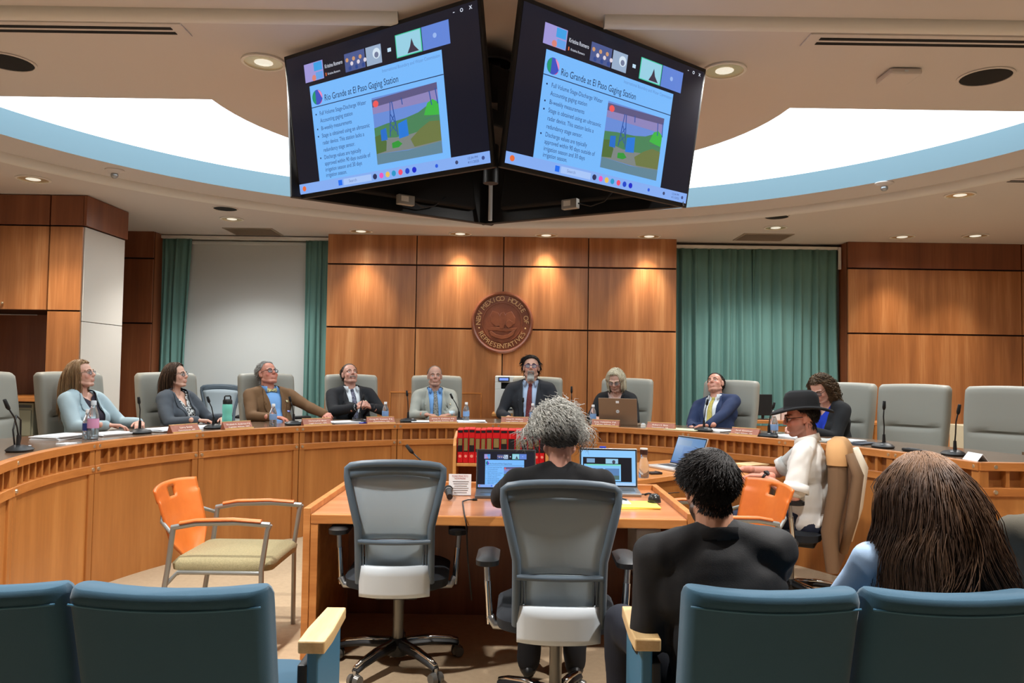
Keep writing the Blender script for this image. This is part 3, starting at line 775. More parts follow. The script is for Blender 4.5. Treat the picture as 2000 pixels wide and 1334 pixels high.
# ------------------------------------------------------------------ high-back leather chair
def exec_chair():
    t = thing('executive_chair', 'x', 'chair')
    lv = []
    def W(z): return 0.50 + 0.06 * min(1, max(0, (z - 0.42) / 0.5))
    zs = [0.40, 0.405, 0.42, 0.5, 0.6, 0.70, 0.78, 0.815, 0.83, 0.845, 0.88, 0.95, 1.05, 1.11, 1.145, 1.165, 1.172]
    for z in zs:
        e = min(1.0, max(0.05, (z - 0.398) / 0.03)); f = min(1.0, max(0.03, (1.174 - z) / 0.04))
        k = math.sqrt(1 - (1 - min(e, f)) ** 2)
        lv.append((z, W(z) - 0.06 * (1 - k), 0.13 * (0.35 + 0.65 * k), 0.045, 0, 0))
    def fn(x, y, z):
        u = x / 0.28
        if y < 0:
            y -= 0.018 * (1 - u * u) * (1 if z > 0.84 else 0.8)
            if abs(x) < 0.19: y += 0.026 * math.exp(-((z - 0.83) / 0.012) ** 2)
        y += 0.035 * u * u * -1
        lean = 0.16 * (z - 0.42)
        return (x, y + lean + 0.24, z + (0.012 * (1 - u * u) if z > 1.0 else 0))
    loft(lv, fn).build('backrest', LEATHER, t, smooth=50)
    loft([(0.38, 0.46, 0.44, 0.08, 0, 0), (0.40, 0.53, 0.52, 0.09, 0, 0), (0.45, 0.54, 0.53, 0.09, 0, 0), (0.485, 0.50, 0.49, 0.08, 0, 0), (0.49, 0.40, 0.40, 0.08, 0, 0)]).build('seat', LEATHER, t, smooth=50)
    for s in (-1, 1):
        MB().tube([(s * 0.27, 0.16, 0.42), (s * 0.31, 0.14, 0.52), (s * 0.31, 0.12, 0.64)], 0.02, 8).build('arm_post', BLACK, t, smooth=50)
        loft([(0.635, 0.05, 0.26, 0.024, s * 0.30, 0.02), (0.64, 0.075, 0.29, 0.035, s * 0.30, 0.02), (0.665, 0.075, 0.29, 0.035, s * 0.30, 0.02), (0.672, 0.05, 0.26, 0.024, s * 0.30, 0.02)]).build('armrest', LEATHERS, t, smooth=50)
    MB().cyl((0, 0, 0.12), (0, 0, 0.39), 0.028).build('column', BLACK, t, smooth=40)
    star_base(t, 0.32)
    return t
EXEC0 = exec_chair(); EXEC_USED = [False]
def place_exec(px, py, off, yaw, label, pos=None):
    if pos is None:
        _, a = on_ring(px, py, off + 0.31, ZD); p = ring(a, off, ZD)
    else:
        p = Vector(pos); a = math.degrees(math.atan2(p.y - CY, p.x - CX))
    o = EXEC0 if not EXEC_USED[0] else copy_tree(EXEC0)
    EXEC_USED[0] = True
    o.location = (p.x, p.y, ZD); o.rotation_euler = (0, 0, R(a - 90 + yaw))
    tag(o, label, 'chair', 'grey leather chairs behind the dais')
    return o
# seat centres sit 0.24+ in front of the backrest
for px, off, yaw, lab in (
    (-20, 0.98, 10, 'empty grey leather chair cut by the left edge'),
    (136, 1.02, 0, 'grey leather chair of the woman in the pale blue blazer'),
    (325, 1.02, 0, 'grey leather chair of the woman in the charcoal blazer'),
    (520, 1.02, 0, 'grey leather chair of the man in the brown jacket'),
    (686, 1.02, 0, 'grey leather chair of the man clasping his hands'),
    (853, 1.02, 0, 'grey leather chair of the man in the light grey suit'),
    (1050, 1.02, 0, 'grey leather chair of the man with the goatee'),
    (1225, 1.02, 0, 'grey leather chair of the woman typing on the bronze laptop'),
    (1428, 1.02, 0, 'grey leather chair of the man in the navy suit'),
    (1652, 1.02, 2, 'grey leather chair of the curly-haired woman in black'),
    (1808, 1.02, 18, 'empty grey leather chair between the two right microphones'),
    (2000, 1.05, 24, 'empty grey leather chair cut by the right edge')):
    place_exec(px, 760, off, yaw, lab)

# ------------------------------------------------------------------ mesh task chair
MESH = plain('chair_mesh', S(166, 182, 192), 0.75, bump=0.25, bscale=900)
_n = MESH.node_tree.nodes['Principled BSDF']; _n.inputs['Alpha'].default_value = 0.86
FRAMEG = plain('chair_frame_grey', S(84, 98, 110), 0.45)
def back_curve(z):  # y offset of the back surface
    return 0.02 + 0.055 * math.sin((z - 0.45) * 5.2) * (1 if z < 0.75 else 1) + 0.22 * max(0, z - 0.62) ** 1.3
def task_chair(label, loc, rz, arms=True, group='mesh task chairs', base_rot=0.3, simple=False, dark=False):
    t = thing('task_chair', label, 'chair', loc, rz, group)
    YB0 = 0.20
    def hw(z):  # half width of frame
        if z > 0.72: return 0.165 + 0.05 * min(1, (z - 0.72) / 0.22)
        return 0.165
    zl = [0.46 + 0.53 * i / 14 for i in range(15)]
    L = [(-hw(z), YB0 + back_curve(z), z) for z in zl]; Rr = [(hw(z), YB0 + back_curve(z), z) for z in zl]
    top = [(hw(0.99) * math.sin(R(-90 + 180 * i / 8)) * (1 if 0 < i < 8 else 1), YB0 + back_curve(0.99) + 0.012 * math.cos(R(-90 + 180 * i / 8)), 0.99 + 0.028 * math.cos(R(-90 + 180 * i / 8)) ** 0.8) for i in range(9)]
    mb = MB(); mb.tube(L + top[1:-1] + Rr[::-1], 0.017, 10, sx=1.0); fr = mb.build('back_frame', FRAMEG, t, smooth=60)
    P = [[(-hw(0.985) * (1 - 2 * i / 8), YB0 + back_curve(z) + 0.0, z + (0.028 * math.cos(R(-90 + 180 * i / 8)) if z > 0.95 else 0.02 * math.cos(R(-90 + 180 * i / 8)))) for z in (0.945, 0.965, 0.985, 0.992)] for i in range(9)]
    MB().grid(P).build('head_band', FRAMEG, t, smooth=True, solid=0.022)
    def panel(za, zb, nm, inset=0.012):
        P = []
        for i in range(9):
            u = -1 + 2 * i / 8; row = []
            for j in range(11):
                z = za + (zb - za) * j / 10
                row.append((u * (hw(z) - inset), YB0 + back_curve(z) - 0.035 * (1 - u * u) * 0.6 - 0.008, z + (0.02 * (1 - u * u) if j == 10 and zb > 0.9 else 0)))
            P.append(row)
        return MB().grid(P).build(nm, MESH, t, smooth=True, solid=0.003)
    panel(0.665, 0.955, 'upper_mesh'); panel(0.48, 0.66, 'lower_mesh', 0.03)
    pts = [(u * (hw(0.66) - 0.0), YB0 + back_curve(0.66) + 0.012 - 0.01 * (1 - u * u), 0.66 - 0.008 * (1 - u * u)) for u in np.linspace(-1, 1, 9)]
    MB().tube(pts, 0.012, 8, sx=1.0).build('cross_bar', FRAMEG, t, smooth=60)
    for s in (-1, 1):
        for k in range(2):
            MB().tube([(s * (hw(z) - 0.022 - 0.013 * k), YB0 + back_curve(z) + 0.004, z) for z in (0.49, 0.55, 0.61, 0.65)], 0.0045, 6).build('side_slat', FRAMEG, t, smooth=60)
    P = [[(-0.158 + 0.316 * i / 10 + 0.0, YB0 + back_curve(0.5) + 0.045 - 0.035 * (abs(i - 5) / 5) ** 2.5 - 0.12 * (0.545 - z), z) for z in (0.40, 0.42, 0.45, 0.5, 0.545)] for i in range(11)]
    MB().grid(P).build('back_shell', plain('back_shell_grey', S(204, 213, 220), 0.45), t, smooth=True, solid=0.018)
    loft([(0.40, 0.40, 0.38, 0.08, 0, -0.03), (0.42, 0.48, 0.46, 0.10, 0, -0.03), (0.46, 0.49, 0.47, 0.10, 0, -0.03), (0.478, 0.44, 0.42, 0.10, 0, -0.03)]).build('seat', plain('seat_fabric_dark', S(36, 40, 46), 0.9), t, smooth=50)
    MB().box((0, 0.02, 0.385), (0.20, 0.28, 0.05)).build('mechanism', BLACK, t, bevel=0.01)
    if arms:
        for s in (-1, 1):
            MB().tube([(s * 0.12, 0.06, 0.40), (s * 0.255, 0.07, 0.41), (s * 0.272, 0.055, 0.44)], 0.018, 8).build('arm_bracket', SILVER, t, smooth=60)
            p = MB().tube([(s * 0.272, 0.06, 0.41), (s * 0.285, 0.045, 0.58)], 0.017, 10, sx=0.7).build('arm_post', CHROME, t, smooth=60)
            MB().cyl((s * 0.285, 0.045, 0.57), (s * 0.29, 0.04, 0.655), 0.012).build('inner_post', SILVER, p, smooth=40)
            loft([(0.65, 0.06, 0.22, 0.028, s * 0.285, 0.0), (0.655, 0.092, 0.25, 0.04, s * 0.285, 0.0), (0.675, 0.094, 0.25, 0.04, s * 0.285, 0.0), (0.686, 0.06, 0.2, 0.028, s * 0.285, 0.0)]).build('armrest', BLACK, t, smooth=50)
    MB().cyl((0, 0, 0.12), (0, 0, 0.37), 0.026, n=18).build('column', plain('column_grey', S(120, 118, 112), 0.35, 0.6), t, smooth=40)
    star_base(t, 0.31, leg_mat=BLACK, rot=base_rot, edge=CHROME)
    return t
# local -Y is the sitting direction: chairs at the table face away from the camera (rz = pi)
task_chair('empty mesh task chair at the left of the witness table', (-0.535, 3.80, 0), PI + R(3), base_rot=1.0)
task_chair('mesh task chair of the grey-haired woman at the witness table', (0.20, 3.23, 0), PI - R(1), base_rot=0.55)
for px, py, Y, rz, lab in ((420, 790, 8.9, 10, 'spare mesh chair behind the teal bottle'), (618, 790, 8.75, -40, 'spare mesh chair behind the man in the brown jacket'), (1716, 800, 8.72, 20, 'spare mesh chair behind the empty chair at right')):
    p = at_y(px, py, Y); task_chair(lab, (p.x, Y, ZD), R(rz), arms=px < 700, group='spare mesh chairs by the back wall')

# ------------------------------------------------------------------ orange plywood armchair
ORANGE = wood('orange_ply', S(196, 96, 34), S(214, 112, 42), S(226, 126, 54), 0.35, (3, 3, 3), 0.3)
SEATF = plain('olive_tweed', S(148, 138, 104), 0.95, bump=0.5, bscale=300, var=0.35, vscale=120)
FRM = plain('grey_chair_frame', S(150, 152, 150), 0.35, 0.6)
def guest_chair(label, loc, rz):
    """local: sits facing -Y, width along X"""
    t = thing('guest_armchair', label, 'chair', loc, rz, 'orange plywood armchairs')
    # backrest shell with a hand hole: grid of quads minus the hole cells
    nu, nv = 24, 24
    def pt(u, v):
        z = 0.46 + 0.375 * v; w = 0.215 + 0.035 * v - 0.10 * max(0, 0.25 - v) / 0.25
        x = u * w
        return (x, 0.235 + 0.11 * v - 0.03 * (1 - u * u) * 0 + 0.0 + 0.045 * (-(u * u)) + 0.03, z - (0.015 * u * u if v > 0.8 else 0) - 0.02 * (1 - u * u) * (1 - v))
    vs, fs = [], []
    for i in range(nu + 1):
        for j in range(nv + 1): vs.append(pt(-1 + 2 * i / nu, j / nv))
    for i in range(nu):
        for j in range(nv):
            uc = -1 + 2 * (i + 0.5) / nu; vc = (j + 0.5) / nv
            if 0.81 < vc < 0.90 and abs(uc) < 0.20 - 0.8 * (0.90 - vc): continue
            k = i * (nv + 1) + j; fs.append((k, k + nv + 1, k + nv + 2, k + 1))
    mb = MB(); mb.add(vs, fs); mb.build('backrest', ORANGE, t, smooth=True, solid=0.014)
    loft([(0.425, 0.44, 0.44, 0.04, 0, 0), (0.43, 0.50, 0.50, 0.05, 0, -0.01), (0.46, 0.505, 0.51, 0.05, 0, -0.01), (0.482, 0.46, 0.47, 0.05, 0, -0.01)]).build('seat', SEATF, t, smooth=60)
    for s in (-1, 1):
        fl = MB(); fl.tube([(s * 0.285, -0.23, 0.0), (s * 0.285, -0.225, 0.45), (s * 0.285, -0.25, 0.64), (s * 0.285, -0.262, 0.668)], 0.013, 8, sx=1.0).build('front_leg', FRM, t, smooth=60)
        MB().tube([(s * 0.285, 0.30, 0.0), (s * 0.285, 0.235, 0.45), (s * 0.285, 0.215, 0.64)], 0.014, 8).build('rear_leg', FRM, t, smooth=60)
        MB().tube([(s * 0.285, -0.262, 0.665), (s * 0.285, -0.1, 0.675), (s * 0.285, 0.1, 0.668), (s * 0.285, 0.222, 0.645)], 0.014, 8).build('arm_rail', FRM, t, smooth=60)
        MB().tube([(s * 0.285, -0.22, 0.682), (s * 0.285, -0.08, 0.690), (s * 0.285, 0.1, 0.683), (s * 0.285, 0.18, 0.668)], 0.010, 8, sx=1.9, up=(0, 0, 1)).build('arm_cap', ORANGE, t, smooth=60)
        MB().tube([(s * 0.285, 0.225, 0.62), (s * 0.22, 0.30, 0.66), (s * 0.17, 0.32, 0.68)], 0.010, 8).build('back_bracket', FRM, t, smooth=60)
        MB().tube([(s * 0.285, 0.25, 0.36), (s * 0.25, 0.20, 0.42), (s * 0.25, -0.22, 0.42), (s * 0.285, -0.228, 0.40)], 0.011, 8).build('seat_rail', FRM, t, smooth=60)
    MB().tube([(-0.25, 0.2, 0.415), (0.25, 0.2, 0.415)], 0.011, 8).build('cross_rail', FRM, t, smooth=60)
    return t
guest_chair('orange plywood armchair with tweed seat beside the witness table', (-1.44, 4.10, 0), R(90))
guest_chair('orange plywood armchair in front of the man in the black hat', (1.16, 4.36, 0), R(-78))

# ------------------------------------------------------------------ audience seats
BLUE = plain('blue_upholstery', S(44, 86, 110), 0.85, bump=0.2, bscale=600, sheen=0.2)
BLUES = plain('blue_laminate', S(60, 112, 142), 0.5)
def theatre_seat(label, x, y, w, rz=0.0, z=0.86, arms=(0, 0)):
    t = thing('auditorium_seat', label, 'seat', (x, y, 0), rz, 'blue auditorium seats')   # local +Y is forward
    lv = []
    for zz in (0.34, 0.35, 0.38, 0.5, 0.65, 0.76, 0.80, 0.83, 0.85, 0.858, z):
        k = min(1, max(0.08, (z - zz + 0.004) / 0.04)); k = math.sqrt(1 - (1 - k) ** 2)
        lv.append((zz, w - 0.035 * (1 - k) - 0.02 * (0.86 - zz), 0.105 * (0.4 + 0.6 * k), 0.04, 0, 0))
    def fn(xx, yy, zz):
        u = xx / (w / 2)
        lean = -0.26 * (zz - 0.4)
        yy2 = yy + lean - 0.028 * u * u * (1 if yy > 0 else 0.4) * -1
        return (xx, yy2 + 0.11, zz - (0.014 * (1 - u * u) if zz > 0.8 else 0))
    loft(lv, fn).build('backrest', BLUE, t, smooth=55)
    MB().tube([fn(u * w / 2 * 0.96, -0.052, 0.818) for u in np.linspace(-1, 1, 13)], 0.0035, 6).build('seam', BLUES, t, smooth=True)
    loft([(0.36, w - 0.08, 0.40, 0.06, 0, 0.38), (0.38, w - 0.02, 0.46, 0.07, 0, 0.38), (0.44, w - 0.02, 0.46, 0.07, 0, 0.38), (0.455, w - 0.08, 0.40, 0.06, 0, 0.38)]).build('seat', BLUE, t, smooth=55)
    MB().box((0, 0.30, 0.18), (w * 0.6, 0.18, 0.36)).build('pedestal', BLACK, t, bevel=0.01)
    for s, on in ((-1, arms[0]), (1, arms[1])):
        if not on: continue
        x0 = s * (w / 2 + 0.055)
        MB().prism([(-0.04, 0.23), (0.04, 0.23), (0.042, 0.33), (0.032, 0.56), (-0.032, 0.56), (-0.042, 0.33)], 0.60, 0.638, M=Matrix.Translation((x0, 0, 0))).build('armrest', OAKARM, t, bevel=0.005)
        MB().box((x0, 0.40, 0.30), (0.035, 0.30, 0.60)).build('side_panel', BLUES, t, bevel=0.006)
        MB().box((x0 - s * 0.03, 0.30, 0.28), (0.03, 0.10, 0.56)).build('bracket', BLACK, t, bevel=0.004)
    return t
YS0 = 2.06
theatre_seat('blue auditorium seat left of the aisle with the oak armrest', at_y(335, 1140, YS0).x, YS0, 0.522, 0, arms=(0, 1))
theatre_seat('blue auditorium seat cut by the left edge', at_y(335, 1140, YS0).x - 0.535, YS0, 0.522, 0)
theatre_seat('blue auditorium seat of the man in the black jacket', at_y(1506, 1140, YS0 + 0.06).x, YS0 + 0.06, 0.475, 0, arms=(1, 0))
theatre_seat('blue auditorium seat of the woman with long brown hair', at_y(1506, 1140, YS0 + 0.06).x + 0.488, YS0 + 0.06, 0.475, 0)
theatre_seat('blue auditorium seat beyond the right edge', at_y(1506, 1140, YS0 + 0.06).x + 0.976, YS0 + 0.06, 0.475, 0)

# ------------------------------------------------------------------ witness table
YT0, YT1 = 3.70, 4.66; TX0, TX1 = -0.985, 0.885; TZ = 0.742
wt = thing('witness_table', 'oak witness table with raised rim facing the dais', 'table', ((TX0 + TX1) / 2, YT0, 0))
TW = TX1 - TX0; TD = YT1 - YT0
TOPM = wood('table_top_veneer', S(180, 116, 76), S(198, 134, 92), S(212, 150, 108), 0.2, (1.2, 9, 9), 0.3)
rbox('top', (0, TD / 2, TZ - 0.008), (TW - 0.06, TD - 0.04, 0.016), TOPM, wt, bevel=0.002)
rbox('front_edge', (0, 0.012, TZ - 0.022), (TW - 0.07, 0.024, 0.046), TABLE, wt, bevel=0.005)
for s in (-1, 1):
    rbox('side_panel', (s * (TW / 2 - 0.017), TD / 2, 0.386), (0.034, TD, 0.772), TABLE, wt, bevel=0.003)
    rbox('inner_post', (s * (TW / 2 - 0.053), 0.03, 0.36), (0.036, 0.05, 0.72), TABLE, wt, bevel=0.003)
rbox('rear_rim', (0, TD - 0.017, TZ - 0.01), (TW - 0.068, 0.034, 0.08), TABLE, wt, bevel=0.003)
rbox('modesty_panel', (0, TD - 0.06, 0.355), (TW - 0.07, 0.02, 0.71), WOODD, wt, bevel=0)
# low bookcase behind it
BY = 5.28
bx0, bx1 = at_y(888, 900, BY).x, at_y(1068, 900, BY).x; bzs = at_y(960, 905, BY).z
bc = thing('bookcase', 'low oak bookcase holding the red books behind the witness table', 'bookcase', ((bx0 + bx1) / 2, BY, 0))
bw = bx1 - bx0
BOAK = wood('bookcase_oak', S(190, 128, 66), S(210, 150, 84), S(224, 168, 102), 0.4, (8, 8, 0.6))
for s in (-1, 1):
    MB().prism([(-0.02, 0), (0.26, 0), (0.26, bzs + 0.2), (0.2, bzs + 0.2), (0.02, bzs + 0.165), (-0.02, bzs + 0.12)], -0.011, 0.011, M=Matrix.Translation((s * (bw / 2 + 0.0), 0, 0)), axis='X').build('side', BOAK, bc, bevel=0.004)
rbox('shelf', (0, 0.12, bzs - 0.012), (bw - 0.022, 0.26, 0.022), BOAK, bc); rbox('shelf', (0, 0.12, bzs - 0.32), (bw - 0.022, 0.26, 0.022), BOAK, bc); rbox('back', (0, 0.255, (bzs + 0.15) / 2), (bw - 0.022, 0.012, bzs + 0.15), WOODD, bc, bevel=0)
RED = plain('red_book_cloth', S(206, 22, 28), 0.45, bump=0.05); BLK = plain('book_label_black', S(26, 20, 24), 0.5); GOLD = plain('book_gold', S(150, 130, 78), 0.45, 0.3, bump=0.6, bscale=160)
ORD = ['first', 'second', 'third', 'fourth', 'fifth', 'sixth', 'seventh', 'eighth', 'ninth', 'tenth', 'eleventh', 'twelfth', 'thirteenth', 'fourteenth']
nb = 14; rnd = random.Random(4); xx = -bw / 2 + 0.016; tot = bw - 0.03
wd = [rnd.uniform(0.8, 1.25) for _ in range(nb)]; sc_ = tot / sum(wd); PINK = plain('book_emblem', S(240, 150, 130), 0.5)
for i in range(nb):
    w = wd[i] * sc_ - 0.001; h = 0.232 + rnd.uniform(-0.003, 0.003)
    b = thing('law_book', 'red law book with black spine label, %s from the left on the bookcase' % ORD[i], 'book', (bc.location.x + xx + w / 2, BY - 0.005 + rnd.uniform(0, 0.004), bzs), R(rnd.uniform(-1.5, 1.5)), 'red law books in the bookcase')
    rbox('cover', (0, 0.085, h / 2), (w, 0.17, h), RED, b, bevel=0.005)
    rbox('spine_label', (0, -0.0006, h * 0.53), (w * 0.82, 0.0016, h * 0.40), BLK, b, bevel=0)
    rbox('top_label', (0, -0.0006, h * 0.93), (w * 0.8, 0.0016, h * 0.07), BLK, b, bevel=0)
    gh = h * rnd.choice([0.0, 0.14, 0.2, 0.26, 0.3, 0.36]); 
    if gh: rbox('gold_print', (0, -0.0016, h * 0.72 - gh / 2), (w * 0.66, 0.0012, gh), GOLD, b, bevel=0)
    MB().cyl((0, 0.0005, h * 0.2), (0, -0.0012, h * 0.2), w * 0.26, n=12).build('emblem', PINK, b)
    xx += wd[i] * sc_
# tan work table of the man in the hat
hp = [(0.60, 4.84), (1.27, 5.44), (1.74, 5.20), (2.06, 5.62), (1.42, 6.38), (0.30, 5.50)]
ht = thing('work_table', 'angled tan work table under the second laptop at right', 'table', (0, 0, 0))
TAN = wood('tan_table', S(196, 124, 62), S(212, 140, 76), S(224, 156, 92), 0.3, (4, 4, 4), 0.3)
MB().prism(hp, 0.705, 0.74).build('top', TAN, ht, bevel=0.004)
MB().bar((0.66, 4.93, 0.36), (1.26, 5.47, 0.36), 0.02, 0.68).build('modesty_panel', DESK, ht)
for x, y in ((1.90, 5.60), (1.42, 6.25), (0.42, 5.50)): MB().cyl((x, y, 0), (x, y, 0.705), 0.025).build('leg', FRM, ht, smooth=40)
# ------------------------------------------------------------------ people
def get_co(me):
    a = np.empty(len(me.vertices) * 3); me.vertices.foreach_get('co', a); return a.reshape(-1, 3)
def set_co(me, a): me.vertices.foreach_set('co', np.ascontiguousarray(a, float).ravel()); me.update()
def get_no(me):
    a = np.empty(len(me.vertices) * 3); me.vertices.foreach_get('normal', a); return a.reshape(-1, 3)
def remesh(mb, voxel, it=4, fac=0.5):
    me = mb.mesh('blob'); o = bpy.data.objects.new('blob_tmp', me)
    m = o.modifiers.new('r', 'REMESH'); m.mode = 'VOXEL'; m.voxel_size = voxel
    if it:
        s = o.modifiers.new('s', 'SMOOTH'); s.factor = fac; s.iterations = it
    out = evaluated_mesh(o)
    bpy.data.objects.remove(o); bpy.data.meshes.remove(me)
    return out
class Blob(MB):
    def cap(s, p0, r0, p1, r1, n=14):
        p0, p1 = Vector(p0), Vector(p1); L = (p1 - p0).length; k = max(2, int(L / max(0.008, min(r0, r1) * 0.55)))
        s.tube([p0.lerp(p1, i / k) for i in range(k + 1)], [r0 + (r1 - r0) * i / k for i in range(k + 1)], n)
        s.ell(p0, (r0,) * 3, n); s.ell(p1, (r1,) * 3, n); return s
    def chain(s, pts, rs):
        for i in range(len(pts) - 1): s.cap(pts[i], rs[i], pts[i + 1], rs[i + 1])
        return s
    def rell(s, c, r, rot=(0, 0, 0), n=16):
        return s.ell((0, 0, 0), r, n, M=Matrix.Translation(c) @ Euler(rot).to_matrix().to_4x4())

def skin_mat():
    if 'skin' in MATS: return MATS['skin']
    m, N, L, b = new_mat('skin')
    a = N.new('ShaderNodeAttribute'); a.attribute_name = 'tone'
    tc = N.new('ShaderNodeTexCoord'); n = N.new('ShaderNodeTexNoise'); n.inputs['Scale'].default_value = 45
    L.new(tc.outputs['Object'], n.inputs['Vector'])
    mx = N.new('ShaderNodeMix'); mx.data_type = 'RGBA'; mx.blend_type = 'MULTIPLY'; mx.inputs[0].default_value = 0.25
    cr = N.new('ShaderNodeValToRGB'); cr.color_ramp.elements[0].color = (0.75, 0.62, 0.58, 1); cr.color_ramp.elements[1].color = (1, 1, 1, 1)
    L.new(n.outputs['Fac'], cr.inputs[0]); L.new(a.outputs['Color'], mx.inputs[6]); L.new(cr.outputs[0], mx.inputs[7]); L.new(mx.outputs[2], b.inputs['Base Color'])
    setp(b, Roughness=0.5); b.inputs['Subsurface Weight'].default_value = 0.08; b.inputs['Subsurface Radius'].default_value = (0.01, 0.004, 0.002); b.inputs['Subsurface Scale'].default_value = 0.5
    MATS['skin'] = m; return m
SKIN = skin_mat()
def hair_mat(name, col, rough=0.42):
    if name in MATS: return MATS[name]
    m, N, L, b = new_mat(name)
    a = N.new('ShaderNodeAttribute'); a.attribute_name = 'tone'
    L.new(a.outputs['Color'], b.inputs['Base Color']); setp(b, Roughness=0.55); b.inputs['Specular IOR Level'].default_value = 0.3
    b.inputs['Anisotropic'].default_value = 0.5
    MATS[name] = m; return m
HAIRM = hair_mat('hair', None)
EYEW = plain('eye_white', S(226, 220, 214), 0.25); IRIS = plain('iris', S(52, 40, 34), 0.2)

def set_tone(me, cols):
    at = me.attributes.new('tone', 'FLOAT_COLOR', 'POINT')
    c = np.ones((len(me.vertices), 4)); c[:, :3] = cols
    at.data.foreach_set('color', c.ravel())
def join_meshes(parts, name):
    """parts: (mesh, matrix, cols) -> one mesh"""
    V, F, C = [], [], []; k = 0
    for me, M, cols in parts:
        co = get_co(me); M = np.array(M)
        V.append(co @ M[:3, :3].T + M[:3, 3]); C.append(cols)
        for p in me.polygons: F.append([i + k for i in p.vertices])
        k += len(co)
    out = bpy.data.meshes.new(name); out.from_pydata(np.vstack(V).tolist(), [], F); set_tone(out, np.vstack(C)); out.shade_smooth()
    return out

def head_blob(sp):
    b = Blob(); w = sp.get('face_w', 1.0); f = sp.get('female', False)
    b.ell((0, 0.015, 0.037), (0.076, 0.096, 0.084), 24)
    b.ell((0, -0.026, -0.03), (0.063 * w, 0.064, 0.083), 24)
    b.ell((0, -0.058, -0.094), (0.030 * w, 0.028, 0.021 if not f else 0.018), 14)
    for s in (-1, 1):
        b.cap((s * 0.052 * w, -0.002, -0.062), 0.020, (s * 0.024 * w, -0.055, -0.093), 0.019)
        b.ell((s * 0.038 * w, -0.060, -0.030), (0.022, 0.021, 0.024), 12)
        b.cap((s * 0.012, -0.082, 0.020), 0.011, (s * 0.046, -0.066, 0.020), 0.010)
        b.ell((s * 0.011, -0.096, -0.028), (0.0085, 0.010, 0.0075), 10)
        b.cap((s * 0.074, 0.012, 0.018), 0.0085, (s * 0.074, 0.006, -0.026), 0.007)
        b.ell((s * 0.080, 0.014, 0.002), (0.006, 0.017, 0.030), 12)
    b.cap((0, -0.084, 0.014), 0.0085, (0, -0.103, -0.023), 0.0115)
    b.cap((-0.016, -0.085, -0.0575), 0.0068, (0.016, -0.085, -0.0575), 0.0068); b.cap((-0.013, -0.084, -0.069), 0.0075, (0.013, -0.084, -0.069), 0.0075)
    return b
def make_head(sp, neck_pt):
    b = head_blob(sp); nr = 0.050 if sp.get('female') else 0.060
    b.cap((0, 0.022, -0.05), nr * 0.95, neck_pt, nr * 1.08)
    me = remesh(b, sp.get('hvox', 0.0048), 3, 0.5); co = get_co(me)
    base = np.array(S(*sp.get('skin', (206, 158, 134)))[:3]); C = np.tile(base, (len(co), 1))
    x, y, z = co.T
    lip = np.exp(-((z + 0.063) / 0.009) ** 2) * np.exp(-(x / 0.021) ** 4) * (y < -0.072)
    C = C * (1 - 0.55 * lip[:, None]) + np.array([0.36, 0.10, 0.09]) * 0.55 * lip[:, None]
    chk = np.exp(-(((np.abs(x) - 0.042) / 0.02) ** 2 + ((z + 0.028) / 0.022) ** 2)) * (y < -0.03) + 0.6 * np.exp(-(x / 0.015) ** 2 - ((z + 0.022) / 0.015) ** 2) * (y < -0.09)
    C *= 1 - np.clip(chk, 0, 1)[:, None] * np.array([0.0, 0.22, 0.24]) * sp.get('flush', 1.0)
    if sp.get('stubble'):
        st = np.clip((-0.03 - z) / 0.02, 0, 1) * (y < 0.012) * (z > -0.125) * sp['stubble'] * (1 - lip)
        C = C * (1 - st[:, None]) + np.array(S(*sp.get('beard_col', (88, 80, 76)))[:3]) * st[:, None]
    return me, C
def make_hand(s_thumb, curl=(0.5, 0.6, 0.5), spread=1.0, arm_len=0.05):
    """local: fingers +X, palm normal -Z, thumb side s*Y"""
    b = Blob(); n = Vector((0, 0, -1)); f = Vector((1, 0, 0)); s = Vector((0, s_thumb, 0))
    spec = [(0.030, 0.088, (0.040, 0.024, 0.020)), (0.010, 0.092, (0.044, 0.027, 0.021)), (-0.010, 0.088, (0.041, 0.025, 0.020)), (-0.029, 0.078, (0.032, 0.019, 0.018))]
    for k, (o, l, ln) in enumerate(spec):
        kn = f * l + s * o
        b.cap(s * (o * 0.55) + f * 0.005, 0.0145, kn, 0.0115)
        a = 0; p = kn; d0 = (f + s * (o * 2.2 * spread)).normalized()
        for j in range(3):
            a += curl[j] * (1 + 0.07 * k)
            d = d0 * math.cos(a) + n * math.sin(a); q = p + d * ln[j]
            b.cap(p, 0.0095 - 0.001 * j - (0.001 if k == 3 else 0), q, 0.0088 - 0.001 * j - (0.001 if k == 3 else 0)); p = q
    p = f * 0.018 + s * 0.026; d = (s * 0.7 + f * 0.72 + n * 0.25).normalized()
    b.cap(f * 0.012 + s * 0.01, 0.016, p + d * 0.022, 0.0125); p = p + d * 0.022
    d = (s * 0.45 + f * 0.85 + n * 0.35).normalized(); q = p + d * 0.032; b.cap(p, 0.0115, q, 0.010)
    d = (s * 0.15 + f * 0.95 + n * 0.3).normalized(); b.cap(q, 0.010, q + d * 0.026, 0.0085)
    b.cap(f * 0.008, 0.023, f * -arm_len, 0.026); b.ell((0.045, 0, 0), (0.045, 0.034, 0.013), 12)
    return remesh(b, 0.005, 2, 0.4)
def frame_from(f, n):
    f = Vector(f).normalized(); n = Vector(n); n = (n - f * n.dot(f)).normalized(); z = -n; y = z.cross(f)
    return Matrix((f, y, z)).transposed().to_4x4()
def wrinkle(co, no, amp, sc, seed):
    r = np.random.RandomState(seed); d = np.zeros(len(co))
    for k in range(7):
        w = r.normal(size=3) * sc * (0.6 + 0.3 * k); w2 = r.normal(size=3) * sc * 0.6
        d += np.sin(co @ w + 2.0 * np.sin(co @ w2 + r.uniform(0, 6)) + r.uniform(0, 6)) / (1 + 0.35 * k)
    return co + no * (d * amp / 2.2)[:, None]
